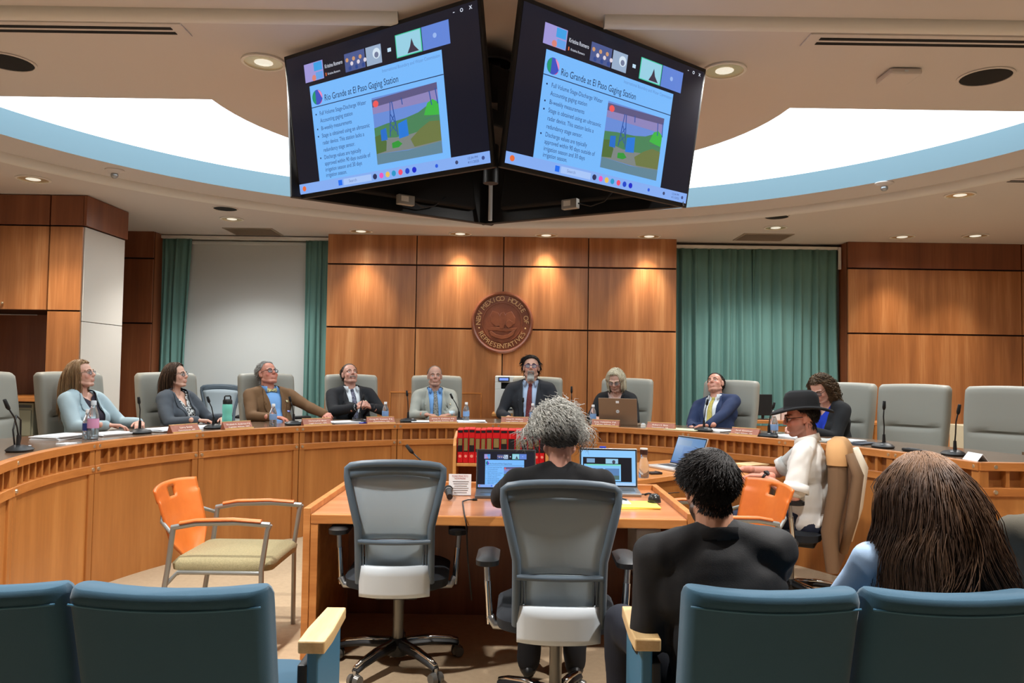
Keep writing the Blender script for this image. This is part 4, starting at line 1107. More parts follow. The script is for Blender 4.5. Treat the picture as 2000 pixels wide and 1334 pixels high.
def ik(S_, T, L1, L2, pole):
    d = T - S_; L = d.length
    if L > (L1 + L2) * 0.995: T = S_ + d * ((L1 + L2) * 0.995 / L); d = T - S_; L = d.length
    a = (L1 * L1 - L2 * L2 + L * L) / (2 * L); h = math.sqrt(max(0, L1 * L1 - a * a)); u = d / L
    p = Vector(pole); p = (p - u * p.dot(u)).normalized()
    return S_ + u * a + p * h, T

def cut_mesh(me, planes, kill):
    bm = bmesh.new(); bm.from_mesh(me)
    for co, no in planes: bmesh.ops.bisect_plane(bm, geom=bm.verts[:] + bm.edges[:] + bm.faces[:], plane_co=co, plane_no=no, dist=1e-5)
    dl = [f for f in bm.faces if kill(f.calc_center_median())]
    bmesh.ops.delete(bm, geom=dl, context='FACES'); bm.to_mesh(me); bm.free(); return me
def bvh_of(me):
    return BVHTree.FromPolygons([v.co[:] for v in me.vertices], [tuple(p.vertices) for p in me.polygons])
def surf_patch(name, poly, bvh, off, mat, parent, M, thick=0.004, direction=(0, 1, 0), sub=3, axis=None):
    bm = bmesh.new(); vs = [bm.verts.new((x, 0, z)) for x, z in poly]; bm.faces.new(vs)
    bmesh.ops.triangulate(bm, faces=bm.faces[:])
    for _ in range(sub): bmesh.ops.subdivide_edges(bm, edges=[e for e in bm.edges if e.calc_length() > 0.012], cuts=1, use_grid_fill=True); bmesh.ops.triangulate(bm, faces=[f for f in bm.faces if len(f.verts) > 4])
    d = Vector(direction)
    for v in bm.verts:
        h = bvh.ray_cast(Vector((v.co.x, 0, v.co.z)) - d * 0.7, d)
        v.co = (h[0] - d * off) if h[0] is not None else Vector((v.co.x, -0.12, v.co.z))
    me = bpy.data.meshes.new(name); bmesh.ops.recalc_face_normals(bm, faces=bm.faces); bm.to_mesh(me); bm.free(); me.materials.append(mat); me.shade_smooth()
    o = link(name, me, parent); o.matrix_local = M
    sd = o.modifiers.new('solid', 'SOLIDIFY'); sd.thickness = thick; sd.offset = 0
    return o

# ---- hair
SKC = np.array([0, 0.015, 0.037]); SKR = np.array([0.076, 0.096, 0.084])
def hairline(phi, st):
    """elevation (rad) of the hair edge on the skull for azimuth phi (0 = face, pi = nape)"""
    a = abs((phi + PI) % (2 * PI) - PI)
    xs = [0, 0.5, 0.95, 1.25, 1.55, 1.9, 2.3, 3.15]; fr = st.get('front', 0.62)
    ys = [fr, fr - 0.02 + st.get('recede', 0), fr - 0.22 + st.get('recede', 0), st.get('temple', 0.05), st.get('side', -0.05), -0.45, st.get('nape', -0.72), st.get('nape', -0.72)]
    return float(np.interp(a, xs, ys))
def sk_point(phi, el, t=0.0):
    d = np.array([math.sin(phi) * math.cos(el), -math.cos(phi) * math.cos(el), math.sin(el)])
    return SKC + d * (SKR + t)
def strands_mesh(P, r0, tones, sides=3):
    """P: (N, K, 3) polylines -> tapered tubes"""
    N, K, _ = P.shape
    T = np.gradient(P, axis=1); T /= np.linalg.norm(T, axis=2, keepdims=True) + 1e-9
    ref = np.array([0.31, 0.77, 0.55]); A = np.cross(T, ref); A /= np.linalg.norm(A, axis=2, keepdims=True) + 1e-9; B = np.cross(T, A)
    rr = r0 * np.interp(np.linspace(0, 1, K), [0, 0.15, 0.75, 1], [0.8, 1, 0.85, 0.15])
    rr = rr[None, :, None] * np.ones((N, 1, 1)) if np.ndim(r0) == 0 else rr
    V = np.stack([P + (A * math.cos(2 * PI * j / sides) + B * math.sin(2 * PI * j / sides)) * rr for j in range(sides)], axis=2)
    idx = np.arange(N * K * sides).reshape(N, K, sides); a = idx[:, :-1]; b = idx[:, 1:]
    F = np.stack([a, np.roll(a, -1, axis=2), np.roll(b, -1, axis=2), b], axis=-1).reshape(-1, 4)
    C = np.repeat(tones.reshape(N, -1, 3) if tones.ndim == 3 else np.repeat(tones[:, None, :], K, axis=1), sides, axis=1).reshape(-1, 3) if False else np.repeat((tones if tones.ndim == 3 else np.repeat(tones[:, None, :], K, axis=1))[:, :, None, :], sides, axis=2).reshape(-1, 3)
    return V.reshape(-1, 3), F, C
def make_hair(st, seed=1, bv=None):
    """head-frame hair mesh: cap plus strands"""
    rnd = np.random.RandomState(seed)
    col = np.array(S(*st['col'])[:3]); col2 = np.array(S(*st.get('col2', st['col']))[:3])
    vol = st.get('vol', 0.010); V = []; F = []; C = []
    # cap
    nu, nv = 48, 14; cap = []
    for i in range(nu):
        phi = 2 * PI * i / nu; e0 = hairline(phi, st)
        for j in range(nv + 1):
            el = PI / 2 - (PI / 2 - e0) * j / nv
            k = vol * (0.9 if j < nv - 1 else (0.6 if j == nv - 1 else 0.1)) * (1 + 0.25 * math.sin(7 * phi + 3 * el) * math.sin(5 * el + 2 * phi))
            cap.append(sk_point(phi, el, k))
    cap = np.array(cap); V.append(cap)
    F += [(i * (nv + 1) + j, ((i + 1) % nu) * (nv + 1) + j, ((i + 1) % nu) * (nv + 1) + j + 1, i * (nv + 1) + j + 1) for i in range(nu) for j in range(nv)]
    grad = st.get('grad')
    def tone_at(p, rv):
        f = rv[:, None]
        if grad: f = np.clip(grad(p), 0, 1)[:, None] * 0.8 + f * 0.2
        c = col * (1 - f) + col2 * f
        return c * rnd.uniform(0.72, 1.22, size=(len(p), 1))
    C.append(tone_at(cap, rnd.uniform(0, 1, len(cap))) * 0.85); k0 = len(cap)
    N = st.get('n', 500); K = st.get('k', 8); L = st.get('len', 0.05)
    roots = []; 
    while len(roots) < N:
        phi = rnd.uniform(-PI, PI); el = math.asin(rnd.uniform(-0.95, 1.0))
        if el > hairline(phi, st): roots.append(sk_point(phi, el, vol * 0.5))
    L = st.get('len', 0.05)
    nz = st.get('nape_z', -0.078 if L < 0.1 else None)
    if bv is not None and nz is not None:
        k = int(N * 0.3)
        while k > 0:
            a = rnd.uniform(-1, 1) * 0.056; c = rnd.uniform(nz + 0.012 * (abs(a) / 0.05), 0.01); h = bv.ray_cast(Vector((a, 0.4, c)), Vector((0, -1, 0)))[0]; k -= 1
            if h is not None: roots.append(np.array(h) + np.array([0, 0.002, 0]))
    N = len(roots)
    P0 = np.array(roots); nrm = (P0 - SKC) / SKR ** 2; nrm /= np.linalg.norm(nrm, axis=1, keepdims=True)
    comb = st.get('comb', lambda p, n: np.tile(np.array([0, 0.7, -0.3]), (len(p), 1)))
    d = comb(P0, nrm) + nrm * st.get('lift', 0.25); d /= np.linalg.norm(d, axis=1, keepdims=True)
    grav = st.get('grav', 0.15); jit = st.get('jit', 0.12); curl = st.get('curl', 0.0); col_l = st.get('coll', [])
    steps = [P0]; p = P0.copy(); ph = rnd.uniform(0, 2 * PI, N); Ls = L * rnd.uniform(0.75, 1.15, N) * (st['lenf'](P0) if 'lenf' in st else 1.0)
    q = P0.copy(); rv = rnd.uniform(0, 1, N)
    for i in range(K - 1):
        d = d + np.array(st.get('g', (0, 0, -1))) * grav + rnd.normal(size=d.shape) * jit
        if 'flow' in st: d = d + st['flow'](q, i / K)
        d /= np.linalg.norm(d, axis=1, keepdims=True)
        q = q + d * (Ls / (K - 1))[:, None]
        for c, r in [(SKC, SKR + vol * (0.9 + 0.35 * rnd.rand()))] + col_l:
            e = (q - c) / r; ln = np.linalg.norm(e, axis=1); m = ln < 1
            q[m] = c + (e[m] / ln[m][:, None]) * r
        if 'face' in st and st['face']:
            m = (q[:, 1] < -0.055) & (np.abs(q[:, 0]) < st['face']) & (q[:, 2] < 0.05); q[m, 0] = np.sign(q[m, 0] + 1e-6) * st['face']
        if 'ymin' in st:
            m = q[:, 2] < st.get('ztop', 0.09); q[m, 1] = np.maximum(q[m, 1], st['ymin'] + 0.03 * rv[m] * (q[m, 2] < 0.02))
        if 'xmax' in st:
            xm = (st['xmax'] + 0.2 * np.maximum(0, -q[:, 2]) * st.get('xflare', 0.2)) * (0.72 + 0.4 * rv); q[:, 0] = np.where(np.abs(q[:, 0]) > 0.6 * xm, np.sign(q[:, 0]) * xm * (0.6 + 0.4 * np.tanh((np.abs(q[:, 0]) / xm - 0.6) / 0.4)), q[:, 0])
        s = q.copy()
        if curl:
            t = i * st.get('freq', 1.6)
            s[:, 0] += curl * np.cos(ph + t); s[:, 1] += curl * np.sin(ph + t); s[:, 2] += curl * 0.5 * np.sin(1.3 * ph + t)
        steps.append(s)
    P = np.stack(steps, axis=1)
    tn = tone_at(P.reshape(-1, 3), np.repeat(rnd.uniform(0, 1, N), K)).reshape(N, K, 3)
    tn = tn * 0 + tn.mean(axis=1, keepdims=True) if not grad else tn
    v, f, c = strands_mesh(P, st.get('r', 0.0022), tn)
    V.append(v); C.append(c); F += (f + k0).tolist()
    me = bpy.data.meshes.new('hair'); me.from_pydata(np.vstack(V).tolist(), [], F); set_tone(me, np.vstack(C)); me.shade_smooth(); me.materials.append(HAIRM)
    return me

def back_comb(p, n):
    return np.stack([p[:, 0] * 2.0, np.full(len(p), 0.9), np.full(len(p), -0.2) - (p[:, 2] < 0.03) * 0.7], axis=1)
def side_comb(s=1):
    def f(p, n):
        return np.stack([s * np.where(p[:, 2] > 0.06, 0.9, 0.1) + p[:, 0] * 2, 0.35 + 0 * p[:, 0], -0.15 - (p[:, 2] < 0.05) * 0.9], axis=1)
    return f
def down_comb(part=0.0, back=0.25):
    def f(p, n):
        return np.stack([(p[:, 0] - part) * 14, np.full(len(p), back) + p[:, 1] * 4, -0.4 + 0 * p[:, 0]], axis=1)
    return f

def glasses(parent, M, mat, w=0.024, h=0.017):
    mb = MB()
    for s in (-1, 1):
        c = Vector((s * 0.031, -0.094, -0.002)); pts = [c + Vector((w * sx, 0.004 * abs(sx), h * sz)) for sx, sz in ((1, 0.3), (0.75, 0.95), (-0.75, 0.95), (-1, 0.3), (-0.8, -0.8), (0, -1), (0.8, -0.8), (1, 0.3))]
        mb.tube(pts, 0.0022, 6); mb.tube([c + Vector((s * w, 0.004, h * 0.5)), (s * 0.072, -0.07, 0.008), (s * 0.081, 0.0, 0.008), (s * 0.08, 0.025, -0.005)], 0.0022, 6)
    mb.tube([(-0.008, -0.099, 0.004), (0, -0.101, 0.007), (0.008, -0.099, 0.004)], 0.002, 6)
    o = mb.build('glasses', mat, parent, smooth=True); o.matrix_local = M
    lens = MB()
    for s in (-1, 1): lens.ell((s * 0.031, -0.093, -0.003), (w * 0.95, 0.001, h * 0.95), 12)
    lo = lens.build('lenses', plain('lens_glass', S(220, 226, 232), 0.05, trans=0.9, ior=1.05), parent, smooth=True); lo.matrix_local = M
    return o

def collar(parent, M, mat, npt, r=0.066, h=0.042, gap=35, spread=0.018, tilt=0.25):
    P = []
    for i in range(25):
        a = R(gap + (360 - 2 * gap) * i / 24); d = Vector((math.sin(a), -math.cos(a), 0))
        fold = 0.016 if True else 0; drop = -0.02 * math.cos(a)
        P.append([Vector(npt) + d * (r * 1.02) + Vector((0, 0, -0.01 + drop)), Vector(npt) + d * (r * 0.97) + Vector((0, 0, h + drop)), Vector(npt) + d * (r + 0.006) + Vector((0, 0, h + 0.002 + drop)), Vector(npt) + d * (r + spread) + Vector((0, 0, -0.004 + drop + (-0.02 if i in (0, 24) else 0)))])
    o = MB().grid(P).build('collar', mat, parent, smooth=60, solid=0.003); o.matrix_local = M; return o

def person(sp):
    s = sp.get('s', 1.0); g = sp.get('g', 1.0); fem = sp.get('female', False); seed = sp.get('seed', 1)
    root = thing('person', sp['label'], 'person', sp['loc'], R(sp.get('yaw', 0)), sp.get('group'))
    B = Matrix.Translation(sp['loc']) @ Matrix.Rotation(R(sp.get('yaw', 0)), 4, 'Z'); Bi = B.inverted()
    zs = sp.get('seat', 0.45); hz = zs + 0.08 * s
    U = Matrix.Translation((0, sp.get('hip_y', 0), hz)) @ Matrix.Rotation(R(sp.get('twist', 0)), 4, 'Z') @ Matrix.Rotation(R(sp.get('side', 0)), 4, 'Y') @ Matrix.Rotation(-R(sp.get('lean', 8)), 4, 'X') @ Matrix.Scale(s, 4)
    Ui = U.inverted()
    sw = (0.165 if fem else 0.185) * sp.get('sw', 1.0)
    SH = [Vector((k * sw, 0.012, 0.452)) for k in (-1, 1)]
    npt = Vector((0, 0.02, 0.475))
    hp, hy, hr = sp.get('head', (0, 0, 0))   # pitch up, yaw to own left (+), roll
    HM = U @ Matrix.Translation((0, 0.018 + sp.get('head_fwd', -0.012), 0.555)) @ Matrix.Rotation(R(hy), 4, 'Z') @ Matrix.Rotation(R(hr), 4, 'Y') @ Matrix.Rotation(R(-hp), 4, 'X') @ Matrix.Translation((0, -0.012, 0.105)) @ Matrix.Scale(sp.get('hs', 1.0), 4)
    # arms
    arms = []
    for k, key in ((0, 'rh'), (1, 'lh')):
        sg = -1 if k == 0 else 1; h = sp.get(key, {})
        tgt = h.get('at', (sg * 0.16, -0.36, zs + 0.27)); T = Vector(tgt)
        if h.get('world'): T = Bi @ T
        T = Ui @ T
        E, T = ik(SH[k], T, 0.285, 0.255, h.get('pole', (sg * 0.6, 0.35, -0.75)))
        fd = h.get('f'); fd = (Ui.to_3x3() @ Vector(fd)).normalized() if fd else (T - E).normalized()
        nn = Ui.to_3x3() @ Vector(h.get('n', (0, 0, -1)))
        arms.append((SH[k], E, T, fd, nn, h, sg))
    def torso(b, t, arm=None, sleeve=1.0, skirt=0.0, waist=1.0, box=True):
        """torso solid inflated by t; arm = (upper r, elbow r, wrist r)"""
        cw = 0.155 if fem else 0.168
        b.ell((0, 0.0, -0.005), (0.165 * g + t, 0.120 * g + t, 0.10 + t), 20)
        b.ell((0, -0.012 * (g - 0.9) * 8, 0.13), ((0.132 if fem else 0.146) * g * waist + t, 0.108 * g + t, 0.16), 20)
        b.ell((0, 0.008, 0.31), (cw * (0.6 + 0.4 * g) + t, 0.110 * (0.6 + 0.4 * g) + t, 0.165 + t), 20)
        b.ell((0, 0.03, 0.38), (cw * 0.95 + t, 0.085 + t, 0.09 + t), 18)
        b.cap((-sw * 0.88, 0.014, 0.445), 0.056 + t, (-0.04, 0.02, 0.478), 0.050 + t); b.cap((sw * 0.88, 0.014, 0.445), 0.056 + t, (0.04, 0.02, 0.478), 0.050 + t)
        b.ell((0, 0.032, 0.478), (0.080 + t, 0.058 + t, 0.046 + t), 18); b.ell((0, 0.045, 0.42), (0.12 + t, 0.062 + t, 0.08 + t), 18)
        if box: b.ell((0, 0.02, 0.335), (sw * 1.02 + t, 0.098 + t, 0.13 + t), 20); b.ell((0, 0.006, 0.17), ((0.152 if not fem else 0.138) * g + t, 0.118 * g + t, 0.21), 20)
        for q in (-1, 1): b.cap((q * sw * 0.7, 0.025, 0.462), 0.046 + t, (q * 0.035, 0.035, 0.505), 0.036 + t)
        if fem:
            for q in (-1, 1): b.ell((q * 0.072, -0.085, 0.285), (0.062 + t, 0.055 + t, 0.06 + t), 14)
        if skirt: b.ell((0, 0.0, -0.06), (0.185 * g + t, 0.135 * g + t, 0.13), 20)
        if arm:
            for (Sh, E, T, fd, nn, h, sg) in arms:
                b.cap(Sh, arm[0] * 1.02, Sh.lerp(E, 0.3), arm[0])
                if sleeve >= 1: b.chain([Sh.lerp(E, 0.3), E, E.lerp(T, 0.35), E.lerp(T, sp.get('cuff', 0.93))], [arm[0], arm[1], arm[1] * 0.96, arm[2]])
                else: b.cap(Sh.lerp(E, 0.3), arm[0], Sh.lerp(E, sleeve), arm[1])
    # ---- body (one continuous skin mesh)
    b = Blob(); torso(b, -0.004, None, box=False)
    for (Sh, E, T, fd, nn, h, sg) in arms: b.chain([Sh, E, E.lerp(T, 0.3), T], [0.046, 0.038, 0.038, 0.025] if sp.get('bare_arms') else [0.034, 0.024, 0.024, 0.020])
    bm_ = remesh(b, 0.012 if sp.get('bare_arms') else 0.02, 3); tone = np.array(S(*sp.get('skin', (206, 158, 134)))[:3])
    bparts = [(bm_, U, np.tile(tone, (len(bm_.vertices), 1)))]
    legs = sp.get('legs', [((-0.10, -0.43, zs + 0.05), (-0.11, -0.40, 0.08)), ((0.10, -0.43, zs + 0.05), (0.11, -0.40, 0.08))])
    lb = Blob()
    for sg, (kn, an) in zip((-1, 1), legs): lb.chain([(sg * 0.085, sp.get('hip_y', 0), hz - 0.01), kn, an], [0.06, 0.045, 0.032])
    lme = remesh(lb, 0.022, 2); bparts.append((lme, Matrix.Identity(4), np.tile(tone, (len(lme.vertices), 1))))
    hm, hc = make_head(sp, (HM.inverted() @ (U @ Vector((0, 0.028, 0.45))))); bparts.append((hm, HM, hc))
    for (Sh, E, T, fd, nn, h, sg) in arms:
        if h.get('hide'): continue
        hd = make_hand(-1 if sg > 0 else 1, h.get('curl', (0.35, 0.45, 0.35)))
        Hm = U @ Matrix.Translation(T) @ frame_from(fd, nn)
        hc_ = np.tile(tone, (len(hd.vertices), 1)) * np.array([1.02, 0.93, 0.92]); bparts.append((hd, Hm, hc_))
    me = join_meshes(bparts, 'body'); me.materials.append(SKIN); link('body', me, root)
    # ---- eyes, brows
    for q in (-1, 1):
        e = MB().ell((0, 0, 0), (0.0118,) * 3, 12).build('eye', EYEW, root, smooth=True); e.matrix_local = HM @ Matrix.Translation((q * 0.031, -0.0725, 0.000))
        MB().ell((0, -0.0095, sp.get('gaze', 0.0015)), (0.0054, 0.0035, 0.0054), 10).build('iris', IRIS, e, smooth=True)
        lid = MB(); lid.grid([[(0.0128 * math.cos(a) * math.cos(t) * 1.0, -0.0128 * math.sin(a) * abs(1) * math.cos(t) - 0.0, 0.0128 * math.sin(t)) for t in np.linspace(sp.get('lid', 0.30), 1.5, 5)] for a in np.linspace(0, PI, 9)])
        l = lid.build('eyelid', plain('lid_%d_%d_%d' % sp.get('skin', (206, 158, 134)), S(*[int(c * 0.9) for c in sp.get('skin', (206, 158, 134))]), 0.5), root, smooth=True); l.matrix_local = HM @ Matrix.Translation((q * 0.031, -0.0725, 0.000))
        bw = MB(); bw.tube([(q * 0.014, -0.0925, 0.021), (q * 0.030, -0.0885, 0.0265), (q * 0.047, -0.0755, 0.021)], [0.0036, 0.0036, 0.0018], 6, sx=1.3)
        br = bw.build('eyebrow', plain('brow_%d_%d_%d' % sp.get('brow', (90, 70, 55)), S(*sp.get('brow', (90, 70, 55))), 0.8), root, smooth=True); br.matrix_local = HM
    # ---- clothes
    cl = sp['clothes']; out = {}
    def garment(nm, blob, vox, mat, M=U, it=4, amp=0.004, sc=16, pre=None, solid=0.0):
        m = remesh(blob, vox, it); co = get_co(m); set_co(m, wrinkle(co, get_no(m), amp, sc, seed))
        bv = bvh_of(m)
        if pre: pre(m)
        m.materials.append(mat); m.shade_smooth(); o = link(nm, m, root); o.matrix_local = M
        if solid:
            sd = o.modifiers.new('solid', 'SOLIDIFY'); sd.thickness = solid; sd.offset = -1
        return o, bv
    if 'shirt' in cl:
        b = Blob(); torso(b, 0.010, cl.get('shirt_arm'), cl.get('sleeve', 1.0)); vn = cl.get('vneck')
        def pre(m):
            # open the neck so the throat shows
            if vn: cut_mesh(m, [((0, 0, vn[1]), (vn[1] * 0 + (0.5 - vn[1]), 0, -vn[0])), ((0, 0, vn[1]), (-(0.5 - vn[1]), 0, -vn[0])), ((0, 0, vn[1]), (0, 0, 1))], lambda c: c.y < 0.03 and c.z > vn[1] and abs(c.x) < vn[0] * (c.z - vn[1]) / (0.5 - vn[1]))
        o, out['shirt'] = garment('shirt', b, cl.get('shirt_vox', 0.013), cl['shirt'], amp=cl.get('shirt_amp', 0.003), sc=18, pre=pre, solid=0.003 if vn else 0)
    if 'jacket' in cl:
        vt, zv, wb, zb = cl.get('v', (0.075, 0.17, 0.0, 0.17))   # half width at neck z=.5, apex z, half width at bottom, bottom z
        b = Blob(); torso(b, 0.024, cl.get('jacket_arm', (0.066, 0.054, 0.043)), 1.0, skirt=1, waist=cl.get('waist', 1.0))
        def pre(m):
            pl = []
            for q in (-1, 1):
                pl.append(((q * wb * 0, 0, zv), (q * (0.5 - zv), 0, -(vt - wb))) if wb == 0 else ((q * wb, 0, zv), (q * (0.5 - zv), 0, -(vt - wb))))
                if wb: pl.append(((q * wb, 0, 0), (1, 0, 0)))
            def kill(c):
                if c.y > 0.0 or c.z > 0.56: return False
                hw = wb + (vt - wb) * (c.z - zv) / (0.5 - zv) if c.z > zv else (wb if wb else -1)
                return abs(c.x) < hw
            cut_mesh(m, pl, kill)
        o, out['jacket'] = garment('jacket', b, cl.get('vox', 0.0125), cl['jacket'], amp=cl.get('amp', 0.005), sc=14, pre=pre, solid=0.004)
        lw = cl.get('lapel', 0.052)
        if lw:
            lm = cl.get('lapel_mat', cl['jacket'])
            for q in (-1, 1):
                xa = wb if wb else 0.004; zn = zv + (0.5 - zv) * 0.62; xn = xa + (vt - xa) * 0.62
                surf_patch('lapel', [(q * xa, zv), (q * (xa + 0.5 * lw), zv + 0.07), (q * (xn + lw), zn - 0.01), (q * (xn + lw * 0.55), zn + 0.012), (q * (xn + lw * 0.95), zn + 0.03), (q * (vt + 0.012), 0.505), (q * (vt - 0.004), 0.505)], out['jacket'], 0.006, lm, root, U)
    if 'jacket' in cl and lw: collar(root, U, cl['jacket'], (0, 0.018, 0.492), r=0.083, h=0.03, gap=62, spread=0.012)
    if cl.get('collar'): collar(root, U, cl['collar'], (0, 0.012, 0.498), r=cl.get('collar_r', 0.069))
    if cl.get('tie'):
        zv = cl.get('tie_z', 0.10)
        surf_patch('tie', [(-0.016, 0.478), (0.016, 0.478), (0.014, 0.455), (0.034, zv + 0.03), (0.0, zv - 0.01), (-0.034, zv + 0.03), (-0.014, 0.455)], out['shirt'], 0.007, cl['tie'], root, U, 0.006)
        k = MB().ell((0, 0, 0), (0.020, 0.014, 0.02), 10).build('tie_knot', cl['tie'], root, smooth=True); hh = out['shirt'].ray_cast(Vector((0, -0.7, 0.485)), Vector((0, 1, 0)))[0]; k.matrix_local = U @ Matrix.Translation((hh if hh else Vector((0, -0.06, 0.485))) + Vector((0, -0.008, 0)))
    if cl.get('bow'):
        hh = out['shirt'].ray_cast(Vector((0, -0.7, 0.487)), Vector((0, 1, 0)))[0]; hh = hh if hh else Vector((0, -0.06, 0.487))
        mb = MB()
        for q in (-1, 1): mb.prism([(0, 0.008), (q * 0.05, 0.024), (q * 0.055, 0), (q * 0.05, -0.022), (0, -0.008)], -0.012, 0.004, axis='Y')
        mb.box((0, -0.008, 0), (0.016, 0.018, 0.02)); o = mb.build('bow_tie', cl['bow'], root, bevel=0.004); o.matrix_local = U @ Matrix.Translation(hh + Vector((0, -0.014, 0)))
    for nm, (x, z, w, h), mt in cl.get('badges', []):
        surf_patch(nm, [(x - w / 2, z - h / 2), (x + w / 2, z - h / 2), (x + w / 2, z + h / 2), (x - w / 2, z + h / 2)], out.get('jacket', out.get('shirt')), 0.008, mt, root, U, 0.003, sub=1)
    if cl.get('cuffs'):
        for (Sh, E, T, fd, nn, h, sg) in arms:
            c = MB().cyl(E.lerp(T, 0.85), E.lerp(T, 1.0) , 0.037, 0.036, 14, cap=False).build('cuff', cl['cuffs'], root, smooth=True, solid=0.003); c.matrix_local = U
    lb = Blob(); lb.ell((0, sp.get('hip_y', 0) + 0.0, hz - 0.02), (0.17 * g, 0.13 * g, 0.10), 18)
    for sg, (kn, an) in zip((-1, 1), legs): lb.chain([(sg * 0.085, sp.get('hip_y', 0), hz - 0.01), kn, an], [0.09 * (0.5 + 0.5 * g), 0.068, 0.055])
    garment('trousers', lb, 0.017, cl.get('pants', plain('dark_trousers', S(30, 32, 38), 0.85)), Matrix.Identity(4), amp=0.004)
    for (kn, an) in legs:
        mb = MB(); mb.ell((an[0], an[1] - 0.06, 0.045), (0.045, 0.13, 0.045), 14); mb.build('shoe', cl.get('shoes', BLACK), root, smooth=True)
    # ---- hair, beard, glasses
    if 'hair' in sp:
        gv = HM.to_3x3().inverted() @ Vector((0, 0, -1)); sp['hair'].setdefault('g', tuple(gv.normalized())); ho = link('hair', make_hair(sp['hair'], seed, bvh_of(hm)), root); ho.matrix_local = HM
    if sp.get('beard'):
        bd = sp['beard']; st = np.random.RandomState(seed + 5); n = bd.get('n', 260); x = st.uniform(-1, 1, n) * bd.get('w', 0.03); z = st.uniform(bd.get('z0', -0.115), bd.get('z1', -0.045), n)
        bv = bvh_of(hm); P = []
        for a, c in zip(x, z):
            if bd.get('mouth', True) and -0.07 < c < -0.054 and abs(a) < 0.02: continue
            h = bv.ray_cast(Vector((a, -0.3, c)), Vector((0, 1, 0)))[0]
            if h is None: continue
            L = bd.get('len', 0.02) * (1.0 if c < -0.075 else 0.5); h = np.array(h)
            P.append([h, h + np.array([a * 0.1, -0.35 * L, -0.4 * L]), h + np.array([a * 0.2, -0.5 * L, -1.0 * L])])
        P = np.array(P); c0 = np.array(S(*bd['col'])[:3]); c1 = np.array(S(*bd.get('col2', bd['col']))[:3]); f = np.clip((-0.085 - P[:, :, 2]) / 0.03, 0, 1)[:, :, None]
        v, ff, cc = strands_mesh(P, bd.get('r', 0.0028), c0 * (1 - f) + c1 * f)
        m = bpy.data.meshes.new('beard'); m.from_pydata(v.tolist(), [], ff.tolist()); set_tone(m, cc); m.materials.append(HAIRM); o = link('beard', m, root); o.matrix_local = HM
    if sp.get('glasses'): glasses(root, HM, sp['glasses'], *sp.get('glass_size', (0.024, 0.017)))
    if cl.get('sleeve', 1.0) < 1:
        for (Sh, E, T, fd, nn, h, sg) in arms:
            c = Sh.lerp(E, cl['sleeve']); d = (E - Sh).normalized(); a = d.orthogonal().normalized(); b2 = d.cross(a); rr = cl['shirt_arm'][1] + 0.012
            o = MB().cyl(c - d * 0.03, c + d * 0.022, rr - 0.006, rr + 0.002, 18, cap=False).build('sleeve_hem', cl['shirt'], root, smooth=True, solid=0.005); o.matrix_local = U
    sp['U'] = U; sp['HM'] = HM; sp['root'] = root; sp['arms'] = arms; sp['B'] = B; sp['bvh'] = out
    return sp
# ------------------------------------------------------------------ the people of the picture
def cloth(name, c, rough=0.9, **k): return plain(name, S(*c), rough, bump=k.pop('bump', 0.12), bscale=k.pop('bscale', 420), **k)
WHITES = cloth('white_shirt', (222, 226, 230)); BLUESH = cloth('blue_shirt', (122, 168, 222)); PALEB = cloth('pale_blue_shirt', (176, 194, 222))
def check_mat(name, a, b, scale):
    if name in MATS: return MATS[name]
    m, N, L, bs = new_mat(name); tc = N.new('ShaderNodeTexCoord'); mp = N.new('ShaderNodeMapping'); mp.inputs['Rotation'].default_value = (0, 0.7, 0.0)
    L.new(tc.outputs['Object'], mp.inputs[0]); v = N.new('ShaderNodeTexVoronoi'); v.inputs['Scale'].default_value = scale
    L.new(mp.outputs[0], v.inputs['Vector']); cr = N.new('ShaderNodeValToRGB'); cr.color_ramp.interpolation = 'CONSTANT'
    cr.color_ramp.elements[0].color = a; cr.color_ramp.elements[1].color = b; cr.color_ramp.elements[1].position = 0.42
    L.new(v.outputs['Distance'], cr.inputs[0]); L.new(cr.outputs[0], bs.inputs['Base Color']); setp(bs, Roughness=0.8); MATS[name] = m; return m
def seat_at(px, off=0.98, py=760):
    _, a = on_ring(px, py, off, ZD); p = ring(a, off, ZD); return (p.x, p.y, ZD), a - 90
THIN = plain('thin_metal_rim', S(150, 140, 130), 0.3, 0.8); DRIM = plain('dark_rim', S(34, 30, 34), 0.3)
DG = 'people seated at the dais'
def dais(px, label, **k):
    loc, yaw = seat_at(px, k.pop('off', 0.98)); k['yaw'] = yaw + k.pop('dyaw', 0)
    k.setdefault('seat', 0.46); k['loc'] = loc; k['label'] = label; k['group'] = DG
    return person(k)
def desk_hand(sg, x=0.17, y=-0.34, z=0.785, **k):
    d = dict(at=(sg * x, y, z), f=(-sg * 0.75, -0.65, -0.05), n=(0, 0, -1)); d.update(k); return d

